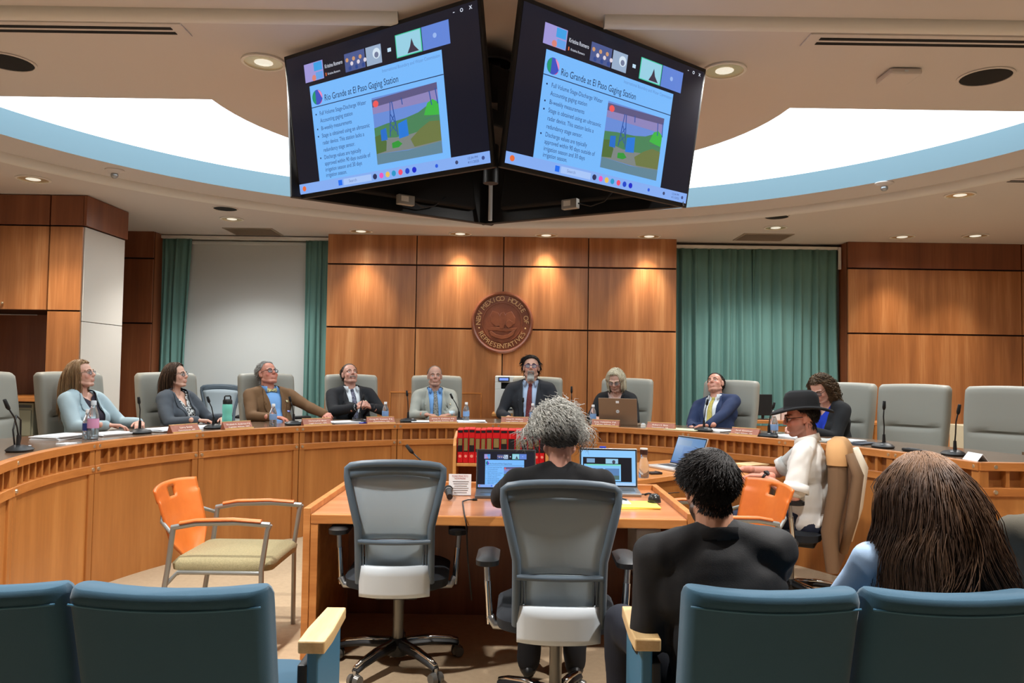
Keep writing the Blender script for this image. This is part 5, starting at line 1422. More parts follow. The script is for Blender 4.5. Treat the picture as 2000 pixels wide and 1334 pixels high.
def dais_people():
    dais(172, 'woman in a pale blue blazer with long straight light brown hair', female=True, s=0.95, seed=11, dyaw=10, lean=5, skin=(214, 166, 146), brow=(140, 108, 84), head=(9, 14, 0), gaze=0.003,
         rh=desk_hand(-1), lh=desk_hand(1), clothes=dict(jacket=cloth('pale_blue_blazer', (164, 184, 192)), shirt=cloth('dark_plum_top', (44, 38, 50)), v=(0.085, 0.20, 0.045, -0.2), lapel=0.045, vneck=(0.08, 0.43)), glasses=THIN,
         hair=dict(col=(124, 92, 62), col2=(168, 134, 96), front=0.9, n=900, k=14, len=0.34, vol=0.012, lift=0.15, comb=down_comb(0.02, 0.1), grav=0.55, jit=0.05, r=0.0032, ymin=-0.035, xmax=0.106, temple=0.2, coll=[(np.array([0, 0.06, -0.30]), np.array([0.17, 0.12, 0.13]))]))
    dais(352, 'woman in a charcoal blazer and black-and-white print top', female=True, s=0.94, seed=12, dyaw=18, lean=4, skin=(216, 170, 148), brow=(80, 58, 44), head=(6, 12, 0),
         rh=desk_hand(-1), lh=desk_hand(1), clothes=dict(jacket=cloth('charcoal_blazer', (78, 84, 92)), shirt=check_mat('print_top', S(22, 22, 24), S(206, 206, 204), 55), v=(0.09, 0.16, 0.03, 0.0), lapel=0.04, vneck=(0.075, 0.36)), glasses=THIN,
         hair=dict(col=(58, 40, 28), col2=(84, 60, 42), front=0.85, n=800, k=11, len=0.215, vol=0.011, lift=0.15, comb=down_comb(-0.015, 0.1), grav=0.55, jit=0.05, r=0.0032, ymin=-0.045, xmax=0.106, temple=0.2))
    dais(534, 'man in a brown jacket with a bow tie and grey hair', s=0.985, g=1.26, sw=1.1, seed=13, dyaw=4, lean=10, skin=(208, 142, 120), brow=(150, 146, 140), head=(11, 8, 0), flush=1.6, face_w=1.12, hs=1.04, gaze=0.003,
         rh=desk_hand(-1), lh=dict(at=(0.36, -0.40, 0.79), f=(-0.3, -0.95, -0.05), n=(0.5, 0, -0.8), curl=(0.7, 0.9, 0.6)), clothes=dict(jacket=cloth('brown_tweed', (112, 82, 54), var=0.15, vscale=200), shirt=BLUESH, collar=BLUESH, collar_r=0.076, bow=check_mat('bow_pattern', S(60, 70, 90), S(214, 200, 130), 90), v=(0.085, 0.06, 0.02, 0.0), lapel=0.058,
         badges=[('lapel_pin', (0.135, 0.37, 0.030, 0.022), plain('pin_gold', S(216, 206, 160), 0.4)), ('pocket_square', (0.145, 0.27, 0.045, 0.018), plain('lilac_silk', S(170, 170, 240), 0.6))]), glasses=DRIM,
         hair=dict(col=(140, 138, 134), col2=(176, 174, 170), front=0.72, recede=0.1, n=500, k=6, len=0.045, vol=0.010, lift=0.3, comb=back_comb, jit=0.2, r=0.0024))
    dais(690, 'man in a black suit clasping his hands', s=0.985, g=1.18, sw=1.08, seed=14, dyaw=2, lean=10, skin=(198, 150, 132), brow=(110, 96, 84), head=(14, 2, 0), hs=1.0, gaze=0.003,
         rh=dict(at=(-0.055, -0.30, 0.86), f=(0.80, -0.35, 0.45), n=(0.5, 0.5, -0.6), curl=(0.9, 0.9, 0.6), pole=(-0.9, 0.2, -0.6)), lh=dict(at=(0.095, -0.30, 0.86), f=(-0.80, -0.35, 0.40), n=(-0.5, 0.5, -0.6), curl=(0.8, 0.8, 0.6), pole=(0.9, 0.2, -0.6)),
         clothes=dict(jacket=cloth('black_suit', (30, 31, 35)), shirt=WHITES, collar=WHITES, tie=check_mat('dark_print_tie', S(26, 26, 36), S(110, 110, 130), 80), v=(0.08, 0.04, 0.03, 0.0), lapel=0.055, cuffs=WHITES, badges=[('lapel_pin', (0.125, 0.36, 0.014, 0.024), plain('pin_pale', S(230, 226, 190), 0.4))]),
         beard=dict(col=(120, 104, 92), w=0.028, z0=-0.058, z1=-0.046, len=0.022, n=90), hair=dict(col=(74, 62, 54), col2=(120, 108, 98), front=0.78, recede=0.12, n=500, k=6, len=0.04, vol=0.007, lift=0.2, comb=back_comb, jit=0.12, r=0.0022))
    dais(850, 'man in a light grey suit with a name sticker', s=0.96, g=1.05, seed=15, dyaw=0, lean=5, skin=(192, 148, 130), brow=(120, 104, 90), head=(4, -2, 0),
         rh=desk_hand(-1, 0.13), lh=desk_hand(1, 0.10, -0.40), clothes=dict(jacket=cloth('light_grey_suit', (158, 160, 152)), shirt=BLUESH, collar=BLUESH, tie=check_mat('grey_check_tie', S(92, 94, 92), S(140, 140, 136), 60), v=(0.085, 0.06, 0.05, 0.0), lapel=0.055, badges=[('name_sticker', (0.14, 0.245, 0.075, 0.042), plain('sticker', S(196, 216, 226), 0.6)), ('lapel_pin', (0.15, 0.345, 0.014, 0.014), BRASS)]),
         hair=dict(col=(120, 112, 104), col2=(150, 142, 134), front=1.12, recede=0.0, n=380, k=5, len=0.028, vol=0.004, lift=0.1, comb=back_comb, jit=0.1, r=0.0018, temple=0.25))
    dais(1036, 'man in a dark suit and maroon tie with a grey goatee', s=1.08, g=1.0, seed=16, dyaw=-4, lean=4, skin=(206, 160, 140), brow=(40, 34, 30), head=(9, 4, 0), seat=0.48,
         rh=desk_hand(-1, 0.2, -0.30, 0.76), lh=desk_hand(1, 0.2, -0.30, 0.76), clothes=dict(jacket=cloth('dark_pinstripe', (40, 42, 48)), shirt=PALEB, collar=PALEB, tie=check_mat('maroon_tie', S(92, 30, 36), S(112, 42, 46), 90), v=(0.08, 0.02, 0.045, 0.0), lapel=0.055), glasses=plain('blue_rim', S(66, 56, 120), 0.3),
         beard=dict(col=(126, 114, 106), col2=(190, 188, 182), w=0.029, z0=-0.118, z1=-0.048, len=0.034, n=420), hair=dict(col=(34, 29, 27), front=0.60, n=650, k=7, len=0.065, vol=0.014, lift=0.4, comb=side_comb(-1), jit=0.12, r=0.0026))
    dais(1204, 'woman in a black jacket with blonde bob bent over the laptop', female=True, s=0.96, seed=17, dyaw=-6, lean=0, skin=(206, 164, 146), brow=(170, 150, 120), head=(-22, 4, 0), lid=-0.2,
         rh=desk_hand(-1, 0.13, -0.34), lh=desk_hand(1, 0.13, -0.34), clothes=dict(jacket=cloth('black_jacket', (24, 25, 28)), shirt=cloth('pink_blouse', (196, 168, 160)), v=(0.085, 0.22, 0.0, 0.22), lapel=0.04, vneck=(0.07, 0.42), badges=[]), glasses=THIN,
         hair=dict(col=(196, 182, 152), col2=(224, 214, 190), front=0.64, n=900, k=10, len=0.19, vol=0.014, lift=0.2, comb=down_comb(0.015, 0.1), grav=0.35, jit=0.05, r=0.0032, ymin=-0.055, xmax=0.104, xflare=0.0, temple=0.25))
    dais(1398, 'man in a navy suit and yellow tie leaning back', s=0.97, g=1.12, sw=1.08, seed=18, dyaw=-6, lean=16, side=-9, skin=(208, 152, 130), brow=(96, 76, 60), head=(12, 8, -4), flush=1.3, face_w=1.06, gaze=0.003,
         rh=dict(at=(-0.10, -0.30, 0.73), f=(0.7, -0.6, -0.1)), lh=dict(at=(0.10, -0.36, 0.755), f=(-0.85, -0.4, -0.1), pole=(0.9, 0.3, -0.4)), clothes=dict(jacket=cloth('navy_suit', (36, 50, 84)), shirt=WHITES, collar=WHITES, tie=check_mat('yellow_tie', S(176, 158, 70), S(200, 184, 100), 110), v=(0.085, 0.06, 0.05, 0.0), lapel=0.055),
         hair=dict(col=(52, 42, 36), front=0.72, recede=0.05, n=550, k=5, len=0.03, vol=0.007, lift=0.35, comb=back_comb, jit=0.15, r=0.0022))
    dais(1630, 'woman in black over a bright blue top with long curly hair, writing', female=True, s=0.95, g=1.1, seed=19, dyaw=-6, lean=-12, off=0.95, skin=(220, 172, 152), brow=(80, 62, 48), head=(-22, 4, -4), lid=-0.1,
         rh=dict(at=(-0.10, -0.42, 0.80), f=(0.5, -0.8, -0.1), curl=(0.8, 0.8, 0.6)), lh=desk_hand(1, 0.04, -0.40, 0.79), clothes=dict(jacket=cloth('black_cardigan', (30, 31, 34)), shirt=cloth('royal_blue_top', (30, 62, 190)), v=(0.08, 0.2, 0.05, -0.1), lapel=0.0, vneck=(0.07, 0.41)), cuff=0.78, glasses=DRIM,
         hair=dict(col=(60, 46, 34), col2=(112, 88, 62), front=0.70, n=900, k=16, len=0.34, vol=0.012, lift=0.25, comb=down_comb(0.0, 0.35), grav=0.4, jit=0.10, curl=0.012, freq=1.5, r=0.003, ymin=-0.025, xmax=0.118, temple=0.2, coll=[(np.array([0, 0.07, -0.30]), np.array([0.17, 0.12, 0.13]))]))

AG = 'people in the audience'
def floor_people():
    # grey-haired woman at the witness table, seen from behind
    def gray(p): return 0.3 + (p[:, 2] - 0.01) * 11 + (np.abs(p[:, 0]) > 0.07) * 0.7
    person(dict(label='grey-haired woman in black seen from behind at the witness table', loc=(0.21, 3.27, 0), yaw=180, seat=0.46, s=0.965, female=True, g=1.12, sw=1.12, seed=21, lean=-2, skin=(214, 160, 140), head=(-4, 0, 0), hs=1.02,
        rh=dict(at=(0.29, 3.80, 0.79), world=1, f=(0.3, -0.95, 0), pole=(-1, 0.1, -0.5)), lh=dict(at=(-0.06, 3.82, 0.79), world=1, f=(-0.3, -0.95, 0), pole=(1, 0.1, -0.5)),
        clothes=dict(shirt=cloth('black_knit', (20, 21, 24)), shirt_arm=(0.062, 0.056, 0.044), pants=cloth('black_slacks', (22, 22, 26))),
        hair=dict(col=(78, 76, 76), col2=(214, 214, 208), grad=gray, front=0.7, n=3000, k=9, len=0.075, lenf=lambda p: np.where(p[:, 2] > 0.03, 1.0, 0.28) + (np.abs(p[:, 0]) > 0.066) * (p[:, 2] < 0.05) * (p[:, 1] < 0.05) * 1.0, vol=0.014, lift=0.35, comb=lambda p, n: n * 0.1 + np.array([0.35, 0.45, 0.0]), grav=0.22, jit=0.16, curl=0.009, freq=1.7, r=0.0016, nape=-0.62, temple=0.0, nape_z=-0.035)))
    # man in the audience, black jacket
    person(dict(label='dark-haired man in a black jacket seen from behind, front audience row', loc=(0.68, 2.44, 0), yaw=180, seat=0.37, s=0.95, g=1.06, sw=1.12, seed=22, lean=-5, side=3, skin=(196, 146, 120), head=(0, 6, 0), hs=1.06, group=AG, stubble=0.85, beard_col=(34, 28, 26),
        rh=dict(at=(-0.14, -0.40, 0.52), f=(0.3, -0.9, 0)), lh=dict(at=(0.19, -0.24, 0.665), f=(-0.4, -0.9, 0), pole=(0.25, 0.5, -1)), legs=[((-0.14, -0.47, 0.47), (-0.12, -0.52, 0.08)), ((0.25, -0.50, 0.50), (0.24, -0.56, 0.08))],
        clothes=dict(jacket=plain('black_wool', S(26, 27, 30), 0.75, bump=0.15, bscale=300), shirt=WHITES, v=(0.075, 0.1, 0.0, 0.1), amp=0.007, pants=cloth('navy_slacks', (26, 30, 42)), jacket_arm=(0.066, 0.06, 0.046)),
        hair=dict(col=(20, 18, 18), col2=(44, 38, 36), front=0.6, n=4200, k=6, len=0.034, lenf=lambda p: np.clip(0.45 + (p[:, 2] + 0.02) * 9, 0.4, 1.25), vol=0.009, lift=0.16, comb=lambda p, n: np.stack([0.3 + p[:, 0] * 3, -0.2 + p[:, 1] * 3, -0.6 + p[:, 2] * 2], axis=1), grav=0.05, jit=0.16, r=0.0012, nape=-0.80, side=-0.2)))
    # woman with long brown hair
    person(dict(label='woman with long brown hair in a light blue shirt, front audience row', loc=(1.335, 2.46, 0), yaw=176, seat=0.355, s=0.94, female=True, g=1.1, sw=1.08, seed=23, lean=-4, skin=(214, 166, 146), head=(0, 14, 0), hs=1.05, group=AG,
        clothes=dict(shirt=cloth('light_blue_shirt', (166, 194, 226)), shirt_arm=(0.068, 0.058, 0.045), shirt_amp=0.007, pants=cloth('denim', (50, 66, 96))),
        hair=dict(col=(62, 44, 34), col2=(124, 92, 66), front=0.7, n=5600, k=15, len=0.43, vol=0.028, lift=0.2, comb=down_comb(-0.01, 0.30), grav=0.30, jit=0.07, r=0.0015, ymin=-0.06, xmax=0.165, xflare=0.7, temple=0.1, flow=lambda q, t: np.stack([0.22 * np.sign(q[:, 0]) * (t > 0.45) + 0.22 * np.sin(q[:, 2] * 34 + q[:, 0] * 30) * (t > 0.35), 0.12 * np.sin(q[:, 2] * 28 + q[:, 0] * 44) * (t > 0.3), 0 * q[:, 0]], axis=1),
                  grad=lambda p: np.clip((p[:, 2] - 0.085) * 16, 0, 0.8) + 0.35 * (np.sin(p[:, 0] * 60 + p[:, 1] * 30) > 0.55), coll=[(np.array([0, 0.0, -0.27]), np.array([0.215, 0.105, 0.10])), (np.array([0, 0.01, -0.42]), np.array([0.185, 0.135, 0.17]))])))
    # shoulder at the right edge
    person(dict(label='person in an olive grey jacket cut off by the right edge', loc=(1.905, 2.62, 0), yaw=180, seat=0.42, s=0.93, g=1.1, seed=24, lean=-4, group=AG,
        clothes=dict(jacket=cloth('olive_jacket', (76, 72, 62)), shirt=WHITES, v=(0.075, 0.1, 0.0, 0.1), amp=0.008), hair=dict(col=(70, 60, 52), n=500, k=6, len=0.04, vol=0.008, comb=back_comb)))
    # man in the black hat
    POLO = cloth('white_polo', (226, 226, 222), bump=0.25)
    h = person(dict(label='man in a black brimmed hat and white polo shirt typing', loc=(1.91, 4.94, 0), yaw=-118, seat=0.44, s=0.985, g=1.12, sw=1.18, seed=25, lean=-3, skin=(214, 150, 128), brow=(70, 56, 46), head=(-4, 16, 0), hs=1.03, flush=1.3, stubble=0.38, beard_col=(110, 94, 86), bare_arms=True, hvox=0.004,
        rh=dict(at=(1.58, 5.22, 0.80), world=1, f=(-0.2, -0.97, -0.1), curl=(0.3, 0.5, 0.4), pole=(-0.8, 0.3, -0.7)), lh=dict(at=(1.61, 4.90, 0.80), world=1, f=(-0.15, -0.97, -0.05), curl=(0.3, 0.5, 0.4), pole=(0.55, 0.5, -1)),
        clothes=dict(shirt=POLO, shirt_arm=(0.066, 0.066, 0.05), sleeve=0.80, shirt_amp=0.006, shirt_vox=0.008, collar=POLO, collar_r=0.073, pants=cloth('dark_jeans', (34, 42, 62))), glasses=DRIM,
        hair=dict(col=(36, 30, 28), n=900, k=5, len=0.022, vol=0.004, lift=0.15, comb=lambda p, n: np.stack([p[:, 0], 0.3 + 0 * p[:, 0], -1 + 0 * p[:, 0]], axis=1), jit=0.1, r=0.0015, nape=-0.8)))
    HAT = plain('black_felt', S(20, 22, 26), 0.85, bump=0.2, bscale=500)
    prof = []
    mb = MB(); nu = 48; rings = [(1.75, -0.012), (1.80, -0.004), (1.72, 0.004), (1.30, 0.0), (1.06, 0.004), (1.02, 0.03), (0.99, 0.075), (0.90, 0.11), (0.72, 0.122), (0.4, 0.108), (0.0, 0.100)]
    P = []
    for i in range(nu):
        t = 2 * PI * i / nu; row = []
        for (q, z) in rings:
            x = math.sin(t) * 0.086 * q; y = -math.cos(t) * 0.105 * q
            if q > 1.1: z = z + 0.028 * abs(math.sin(t)) ** 3 * (q - 1) - 0.020 * abs(math.cos(t)) ** 3 * (q - 1)
            elif z > 0.1: z = z - 0.022 * math.exp(-(x / 0.028) ** 2) * (1 if y > -0.05 else 0.6)
            row.append((x, y + 0.012, z))
        P.append(row)
    mb.grid(P, closed_u=True); o = mb.build('hat', HAT, h['root'], smooth=True, solid=0.004, merge=True); o.matrix_local = h['HM'] @ Matrix.Translation((0, 0, 0.052)) @ Matrix.Rotation(R(-3), 4, 'X')
    mb = MB(); P = [[(math.sin(2 * PI * i / 40) * 0.0895, -math.cos(2 * PI * i / 40) * 0.109 + 0.012, z) for z in (0.006, 0.032)] for i in range(40)]
    mb.grid(P, closed_u=True); o2 = mb.build('hat_band', BLACK, h['root'], smooth=True, solid=0.002); o2.matrix_local = o.matrix_local
    (Sh, E, T, fd, nn, hh, sg) = h['arms'][1]
    w = MB(); w.cyl(E.lerp(T, 0.90), E.lerp(T, 0.96), 0.031, 0.031, 16, cap=False); d = (T - E).normalized(); up = (Vector((0, 0, 1)) - d * d.z).normalized(); c = E.lerp(T, 0.93) + up * 0.033
    w.bar(c - d * 0.018, c + d * 0.018, 0.032, 0.01, up=up); wo = w.build('wrist_watch', BLACK, h['root'], smooth=40, solid=0.002); wo.matrix_local = h['U']
    surf_patch('chest_emblem', [(0.075, 0.30), (0.10, 0.30), (0.10, 0.33), (0.075, 0.33)], h['bvh']['shirt'], 0.003, plain('emblem_grey', S(120, 122, 110), 0.7), h['root'], h['U'], 0.002, sub=1)
    ch = task_chair('mesh task chair of the man in the black hat', (1.81, 4.995, 0), R(-118), base_rot=0.9)
    # jacket hung over that chair
    jr = thing('draped_jacket', 'brown and cream jacket hung over the chair of the man in the hat', 'jacket', (1.81, 4.995, 0), R(-118))
    CAMEL = cloth('camel_cloth', (196, 150, 100)); BROWN = cloth('brown_cloth', (112, 86, 62)); CREAM = cloth('cream_cloth', (222, 212, 192))
    def dr(x, y, z): return (x, y + back_curve(max(0.46, min(z, 1.0))) + 0.20, z)
    loft([(0.26, 0.52, 0.07, 0.03, 0, 0.05), (0.5, 0.53, 0.10, 0.045, 0, 0.025), (0.75, 0.52, 0.11, 0.05, 0, 0.012), (0.92, 0.50, 0.11, 0.05, 0, 0.0), (0.985, 0.47, 0.11, 0.05, 0, 0.0), (1.03, 0.34, 0.08, 0.035, 0, -0.01), (1.04, 0.2, 0.05, 0.02, 0, -0.01)], dr).build('body_cloth', BROWN, jr, smooth=60)
    loft([(0.90, 0.515, 0.12, 0.05, 0, 0.0), (0.93, 0.515, 0.125, 0.055, 0, 0.0), (0.99, 0.49, 0.125, 0.055, 0, -0.002), (1.035, 0.38, 0.10, 0.045, 0, -0.01), (1.052, 0.24, 0.06, 0.025, 0, -0.01)], dr).build('shoulder_yoke', CAMEL, jr, smooth=60)
    for sg in (-1, 1):
        MB().tube([dr(sg * 0.2, 0.07, 0.97), dr(sg * 0.22, 0.115, 0.85), dr(sg * 0.215, 0.125, 0.6), dr(sg * 0.19, 0.11, 0.38)], [0.05, 0.062, 0.062, 0.045], 12, sx=0.55, up=(1, 0, 0)).build('sleeve', CREAM if sg < 0 else BROWN, jr, smooth=True)

dais_people()
floor_people()
# ------------------------------------------------------------------ things on the dais
def dspot(px, py, off, z=ZT):
    p, a = on_ring(px, py, off, z); return p, R(a - 90)
GOLDP = plain('nameplate_edge', S(236, 190, 120), 0.35); NPM = wood('nameplate_wood', S(150, 84, 58), S(166, 96, 68), S(180, 110, 80), 0.4, (20, 20, 20)); WTXT = plain('nameplate_letters', S(246, 238, 226), 0.6)
NP = [(360, 'Larry Smith', 'Commissioner, NM', 'small nameplate nearest the woman in charcoal'), (463, 'Elizabeth K. Anderson P.E.', 'Engineer Adviser, NM', 'nameplate below the teal bottle'), (618, 'Christopher Shaw', 'Legal Adviser, NM', 'nameplate between the brown jacket and the black suit'),
      (743, 'Craig M. Cotten, P.E.', 'Commissioner, CO', 'nameplate beside the man clasping his hands'), (865, 'James T. Coleman, P.E.', 'Engineer Adviser, CO', 'nameplate below the man in the light grey suit'), (1005, 'Chad M. Wallace', 'Legal Adviser, CO', 'nameplate below the man with the goatee'),
      (1183, 'Suzy Valentine, P.E.', 'Engineer Adviser, TX', 'nameplate in front of the bronze laptop'), (1291, 'Robert S. Skov', 'Commissioner, TX', 'nameplate right of the bronze laptop'), (1456, 'Sarah Kirschner', 'Legal Adviser, TX', 'nameplate beside the man in the navy suit')]
for px, a, b, lab in NP:
    p, rz = dspot(px, 835, 0.10); w = 0.26
    t = thing('nameplate', 'wooden ' + lab, 'nameplate', p, rz, 'nameplates along the dais')
    MB().prism([(-0.032, 0.0), (0.032, 0.0), (0.014, 0.058), (0.006, 0.058)], -w / 2, w / 2, axis='X').build('wedge', NPM, t, bevel=0.0015)
    rbox('foot_strip', (0, -0.035, 0.005), (w + 0.004, 0.008, 0.010), GOLDP, t, bevel=0.001); rbox('top_strip', (0, 0.010, 0.0595), (w + 0.004, 0.012, 0.004), GOLDP, t, bevel=0.001)
    tl = math.atan2(0.038, 0.058)
    text('name_lettering', a, WTXT, t, (0, -0.0205, 0.0385), (PI / 2 - tl, 0, 0), width=min(0.22, 0.0105 * len(a)), height=0.013, extrude=0.0002)
    text('name_lettering', b, WTXT, t, (0, -0.0285, 0.0185), (PI / 2 - tl, 0, 0), width=min(0.19, 0.0095 * len(b)), height=0.011, extrude=0.0002)
p, rz = dspot(1905, 895, 0.10); t = thing('tent_card', 'blank white folded card at the desk corner on the right', 'card', p, rz)
MB().prism([(-0.035, 0.0), (0.0, 0.045), (0.035, 0.0), (0.033, 0.0), (0.0, 0.042), (-0.033, 0.0)], -0.075, 0.075, axis='X').build('card', PAPER, t)

BLUEL = plain('bottle_label', S(130, 166, 214), 0.5); CAPW = plain('bottle_cap', S(236, 238, 240), 0.5)
def bottle(p, label, h=0.19, r=0.031, cap=CAPW, lab_m=BLUEL, name='water_bottle', rz=0, grp='plastic water bottles'):
    t = thing(name, label, 'bottle', p, rz, grp); k = h / 0.19
    MB().lathe([(r * 0.85, 0.0), (r, 0.006), (r, 0.04 * k), (r * 0.95, 0.05 * k), (r, 0.06 * k), (r, 0.105 * k), (r * 0.93, 0.12 * k), (r * 0.6, 0.150 * k), (r * 0.42, 0.162 * k), (r * 0.42, 0.172 * k)], 20).build('body', GLASS, t, smooth=40)
    MB().lathe([(r * 0.9, 0.004), (r * 0.94, 0.01), (r * 0.94, 0.095 * k), (0, 0.096 * k)], 20).build('water', WATER, t, smooth=40)
    MB().lathe([(r * 1.02, 0.055 * k), (r * 1.025, 0.056 * k), (r * 1.025, 0.1 * k), (r * 1.02, 0.101 * k)], 20).build('label', lab_m, t, smooth=40)
    MB().lathe([(r * 0.48, 0.168 * k), (r * 0.48, 0.187 * k), (r * 0.42, 0.19 * k), (0, 0.19 * k)], 16).build('cap', cap, t, smooth=40)
    return t
for px, off, lab in ((533, 0.18, 'water bottle in front of the man in the brown jacket'), (752, 0.28, 'water bottle beside the man clasping his hands'), (910, 0.22, 'water bottle beside the man in the light grey suit'), (1040, 0.20, 'water bottle beside the man with the goatee'), (1158, 0.24, 'water bottle left of the bronze laptop'), (1512, 0.16, 'water bottle left of the man in the hat')):
    p, rz = dspot(px, 835, off); bottle(p, lab)
p, rz = dspot(181, 850, 0.18); bottle(p, 'tall clear water bottle in front of the woman in pale blue', 0.26, 0.036, plain('clear_cap', S(200, 214, 226), 0.3), plain('bottle_pink_label', S(206, 150, 190), 0.5))
p, rz = dspot(170, 850, 0.22); bottle(p, 'water bottle with dark blue label beside the tall clear bottle', 0.2, 0.03, CAPW, plain('dark_blue_label', S(34, 52, 116), 0.5))
# teal flask
p, rz = dspot(443, 835, 0.24); t = thing('flask', 'mint green metal flask with black handled lid', 'bottle', p, rz)
MB().lathe([(0.036, 0), (0.040, 0.005), (0.040, 0.09), (0.036, 0.11), (0.040, 0.135), (0.040, 0.185), (0.036, 0.195)], 24).build('body', plain('mint_enamel', S(120, 214, 196), 0.4), t, smooth=40)
ld = MB().lathe([(0.037, 0.195), (0.037, 0.225), (0.03, 0.235), (0, 0.235)], 20).build('lid', BLACK, t, smooth=40)
MB().tube([(-0.028, 0, 0.225), (-0.028, 0, 0.255), (-0.02, 0, 0.262), (0.02, 0, 0.262), (0.028, 0, 0.255), (0.028, 0, 0.225)], 0.006, 8).build('handle', BLACK, ld, smooth=True)

def mic(p, rz, label, h=0.30, lean=(0.02, -0.10), cable=False, name='gooseneck_microphone', base=True):
    t = thing(name, label, 'microphone', p, rz, 'gooseneck microphones')
    if base:
        loft([(0.0, 0.15, 0.11, 0.05, 0, 0), (0.012, 0.165, 0.125, 0.055, 0, 0), (0.028, 0.13, 0.09, 0.04, 0, 0), (0.038, 0.05, 0.05, 0.024, 0, 0.01)]).build('base', BLACK, t, smooth=50)
        rbox('button', (0.035, -0.035, 0.030), (0.02, 0.012, 0.004), LGREY, t, bevel=0.001)
    MB().cyl((0, 0.01, 0.03), (0, 0.01, 0.095), 0.012, 0.009).build('socket', BLACK, t, smooth=40)
    lx, ly = lean; pts = [Vector((0, 0.01, 0.09)), Vector((lx * 0.1, 0.01 + ly * 0.05, h * 0.45)), Vector((lx * 0.4, ly * 0.35, h * 0.66)), Vector((lx * 0.72, ly * 0.7, h * 0.82))]
    MB().tube(pts, 0.0045, 8).build('neck', BLACK, t, smooth=True)
    MB().tube([pts[-1], Vector((lx * 0.8, ly * 0.8, h * 0.86)), Vector((lx, ly, h))], [0.008, 0.0115, 0.0095], 10).build('capsule', BLACKM, t, smooth=True)
    if cable: MB().tube([(0.03, 0.04, 0.01), (0.02, 0.05, 0.12), (0.07, 0.06, 0.20), (0.14, 0.07, 0.17), (0.165, 0.08, 0.06), (0.17, 0.09, 0.005)], 0.005, 8).build('cable', BLACK, t, smooth=True)
    return t
MS = [(40, 0.13, (-0.14, 0.02), 0.30, 'microphone with looped cable at the far left of the dais'), (275, 0.24, (-0.05, -0.02), 0.27, 'microphone between the two women at left'), (418, 0.22, (-0.07, 0.0), 0.26, 'microphone left of the teal flask'), (574, 0.20, (-0.05, 0.0), 0.25, 'microphone in front of the man in the brown jacket'),
      (702, 0.24, (0.03, -0.02), 0.26, 'microphone in front of the clasped hands'), (797, 0.22, (-0.02, 0.0), 0.30, 'microphone left of the man in the light grey suit'), (896, 0.30, (-0.09, -0.02), 0.27, 'microphone right of the man in the light grey suit'), (1021, 0.30, (0.0, -0.02), 0.24, 'microphone in front of the man with the goatee'),
      (1116, 0.30, (0.0, -0.02), 0.36, 'microphone behind the grey-haired woman'), (1374, 0.20, (0.05, -0.02), 0.28, 'microphone in front of the yellow tie'), (1500, 0.12, (0.06, 0.0), 0.28, 'microphone beside the water bottle near the hat'), (1724, 0.16, (0.04, -0.02), 0.33, 'microphone left of the empty chair at right'), (1862, 0.20, (0.09, -0.02), 0.33, 'microphone right of the empty chair at right')]
for px, off, ln, h, lab in MS:
    p, rz = dspot(px, 840, off); mic(p, rz, 'black gooseneck ' + lab, h, ln, cable=px == 40)
p, rz = dspot(1788, 878, 0.12); t = thing('conference_handset', 'flat black handset lying between the two right microphones', 'handset', p, rz + 0.1)
rbox('body', (0, 0, 0.012), (0.19, 0.06, 0.022), BLACK, t, bevel=0.008); rbox('keypad', (-0.02, 0, 0.024), (0.08, 0.035, 0.003), DGREY, t, bevel=0.001)

def papers(p, rz, label, w=0.28, d=0.21, n=3, mat=PAPER, seed=0, name='paper_stack'):
    t = thing(name, label, 'papers', p, rz, 'papers on the dais'); r = random.Random(seed)
    for k in range(n): rbox('sheet', (r.uniform(-0.015, 0.015), r.uniform(-0.012, 0.012), 0.003 + 0.0052 * k), (w, d, 0.005), mat, t, bevel=0, rot=(0, 0, r.uniform(-0.12, 0.12)))
    return t
for i, (px, off, n, lab) in enumerate(((215, 0.34, 3, 'white papers in front of the woman in pale blue'), (120, 0.40, 5, 'long stack of white papers at the left end of the dais'), (325, 0.30, 4, 'white papers in front of the woman in charcoal'), (403, 0.34, 3, 'white papers left of the teal flask'), (595, 0.34, 2, 'white papers under the hand of the man in brown'), (670, 0.24, 3, 'white papers below the clasped hands'), (832, 0.20, 2, 'white papers in front of the light grey suit'), (922, 0.18, 3, 'loose white papers beside the water bottle near the centre'), (1335, 0.16, 2, 'pale yellow papers beside the man in navy'), (1395, 0.34, 2, 'white papers in front of the man in navy'), (1548, 0.30, 2, 'white papers partly hidden by the hat man'))):
    p, rz = dspot(px, 835, off); papers(p, rz + 0.1 * (i % 3 - 1), lab, n=n, seed=i, mat=plain('pale_yellow_paper', S(226, 226, 180), 0.8) if px == 1335 else PAPER)
p, rz = dspot(1655, 865, 0.26); t = papers(p, rz + 0.15, 'dark folder with papers in front of the curly-haired woman', 0.33, 0.24, 2, plain('slate_folder', S(60, 70, 84), 0.5), 5, 'folder'); rbox('sheet', (-0.02, 0.02, 0.018), (0.22, 0.17, 0.008), PAPER, t, bevel=0)
p, rz = dspot(1602, 868, 0.17); papers(p, rz, 'grey binder on the desk edge beside the hat', 0.30, 0.20, 3, plain('binder_grey', S(170, 170, 164), 0.6), 6, 'binder')
p, rz = dspot(1250, 838, 0.13); t = thing('tissue_box', 'tiny white device beside the bronze laptop', 'device', p, rz); rbox('case', (0.03, 0, 0.018), (0.04, 0.03, 0.036), WHITEPL, t); rbox('cap', (0.03, 0, 0.04), (0.025, 0.02, 0.008), LGREY, t)
t.name = 'desk_device'
p, rz = dspot(135, 862, 0.10); papers(p, rz, 'small white note at the left desk edge', 0.10, 0.07, 1, PAPER, 8, 'note')
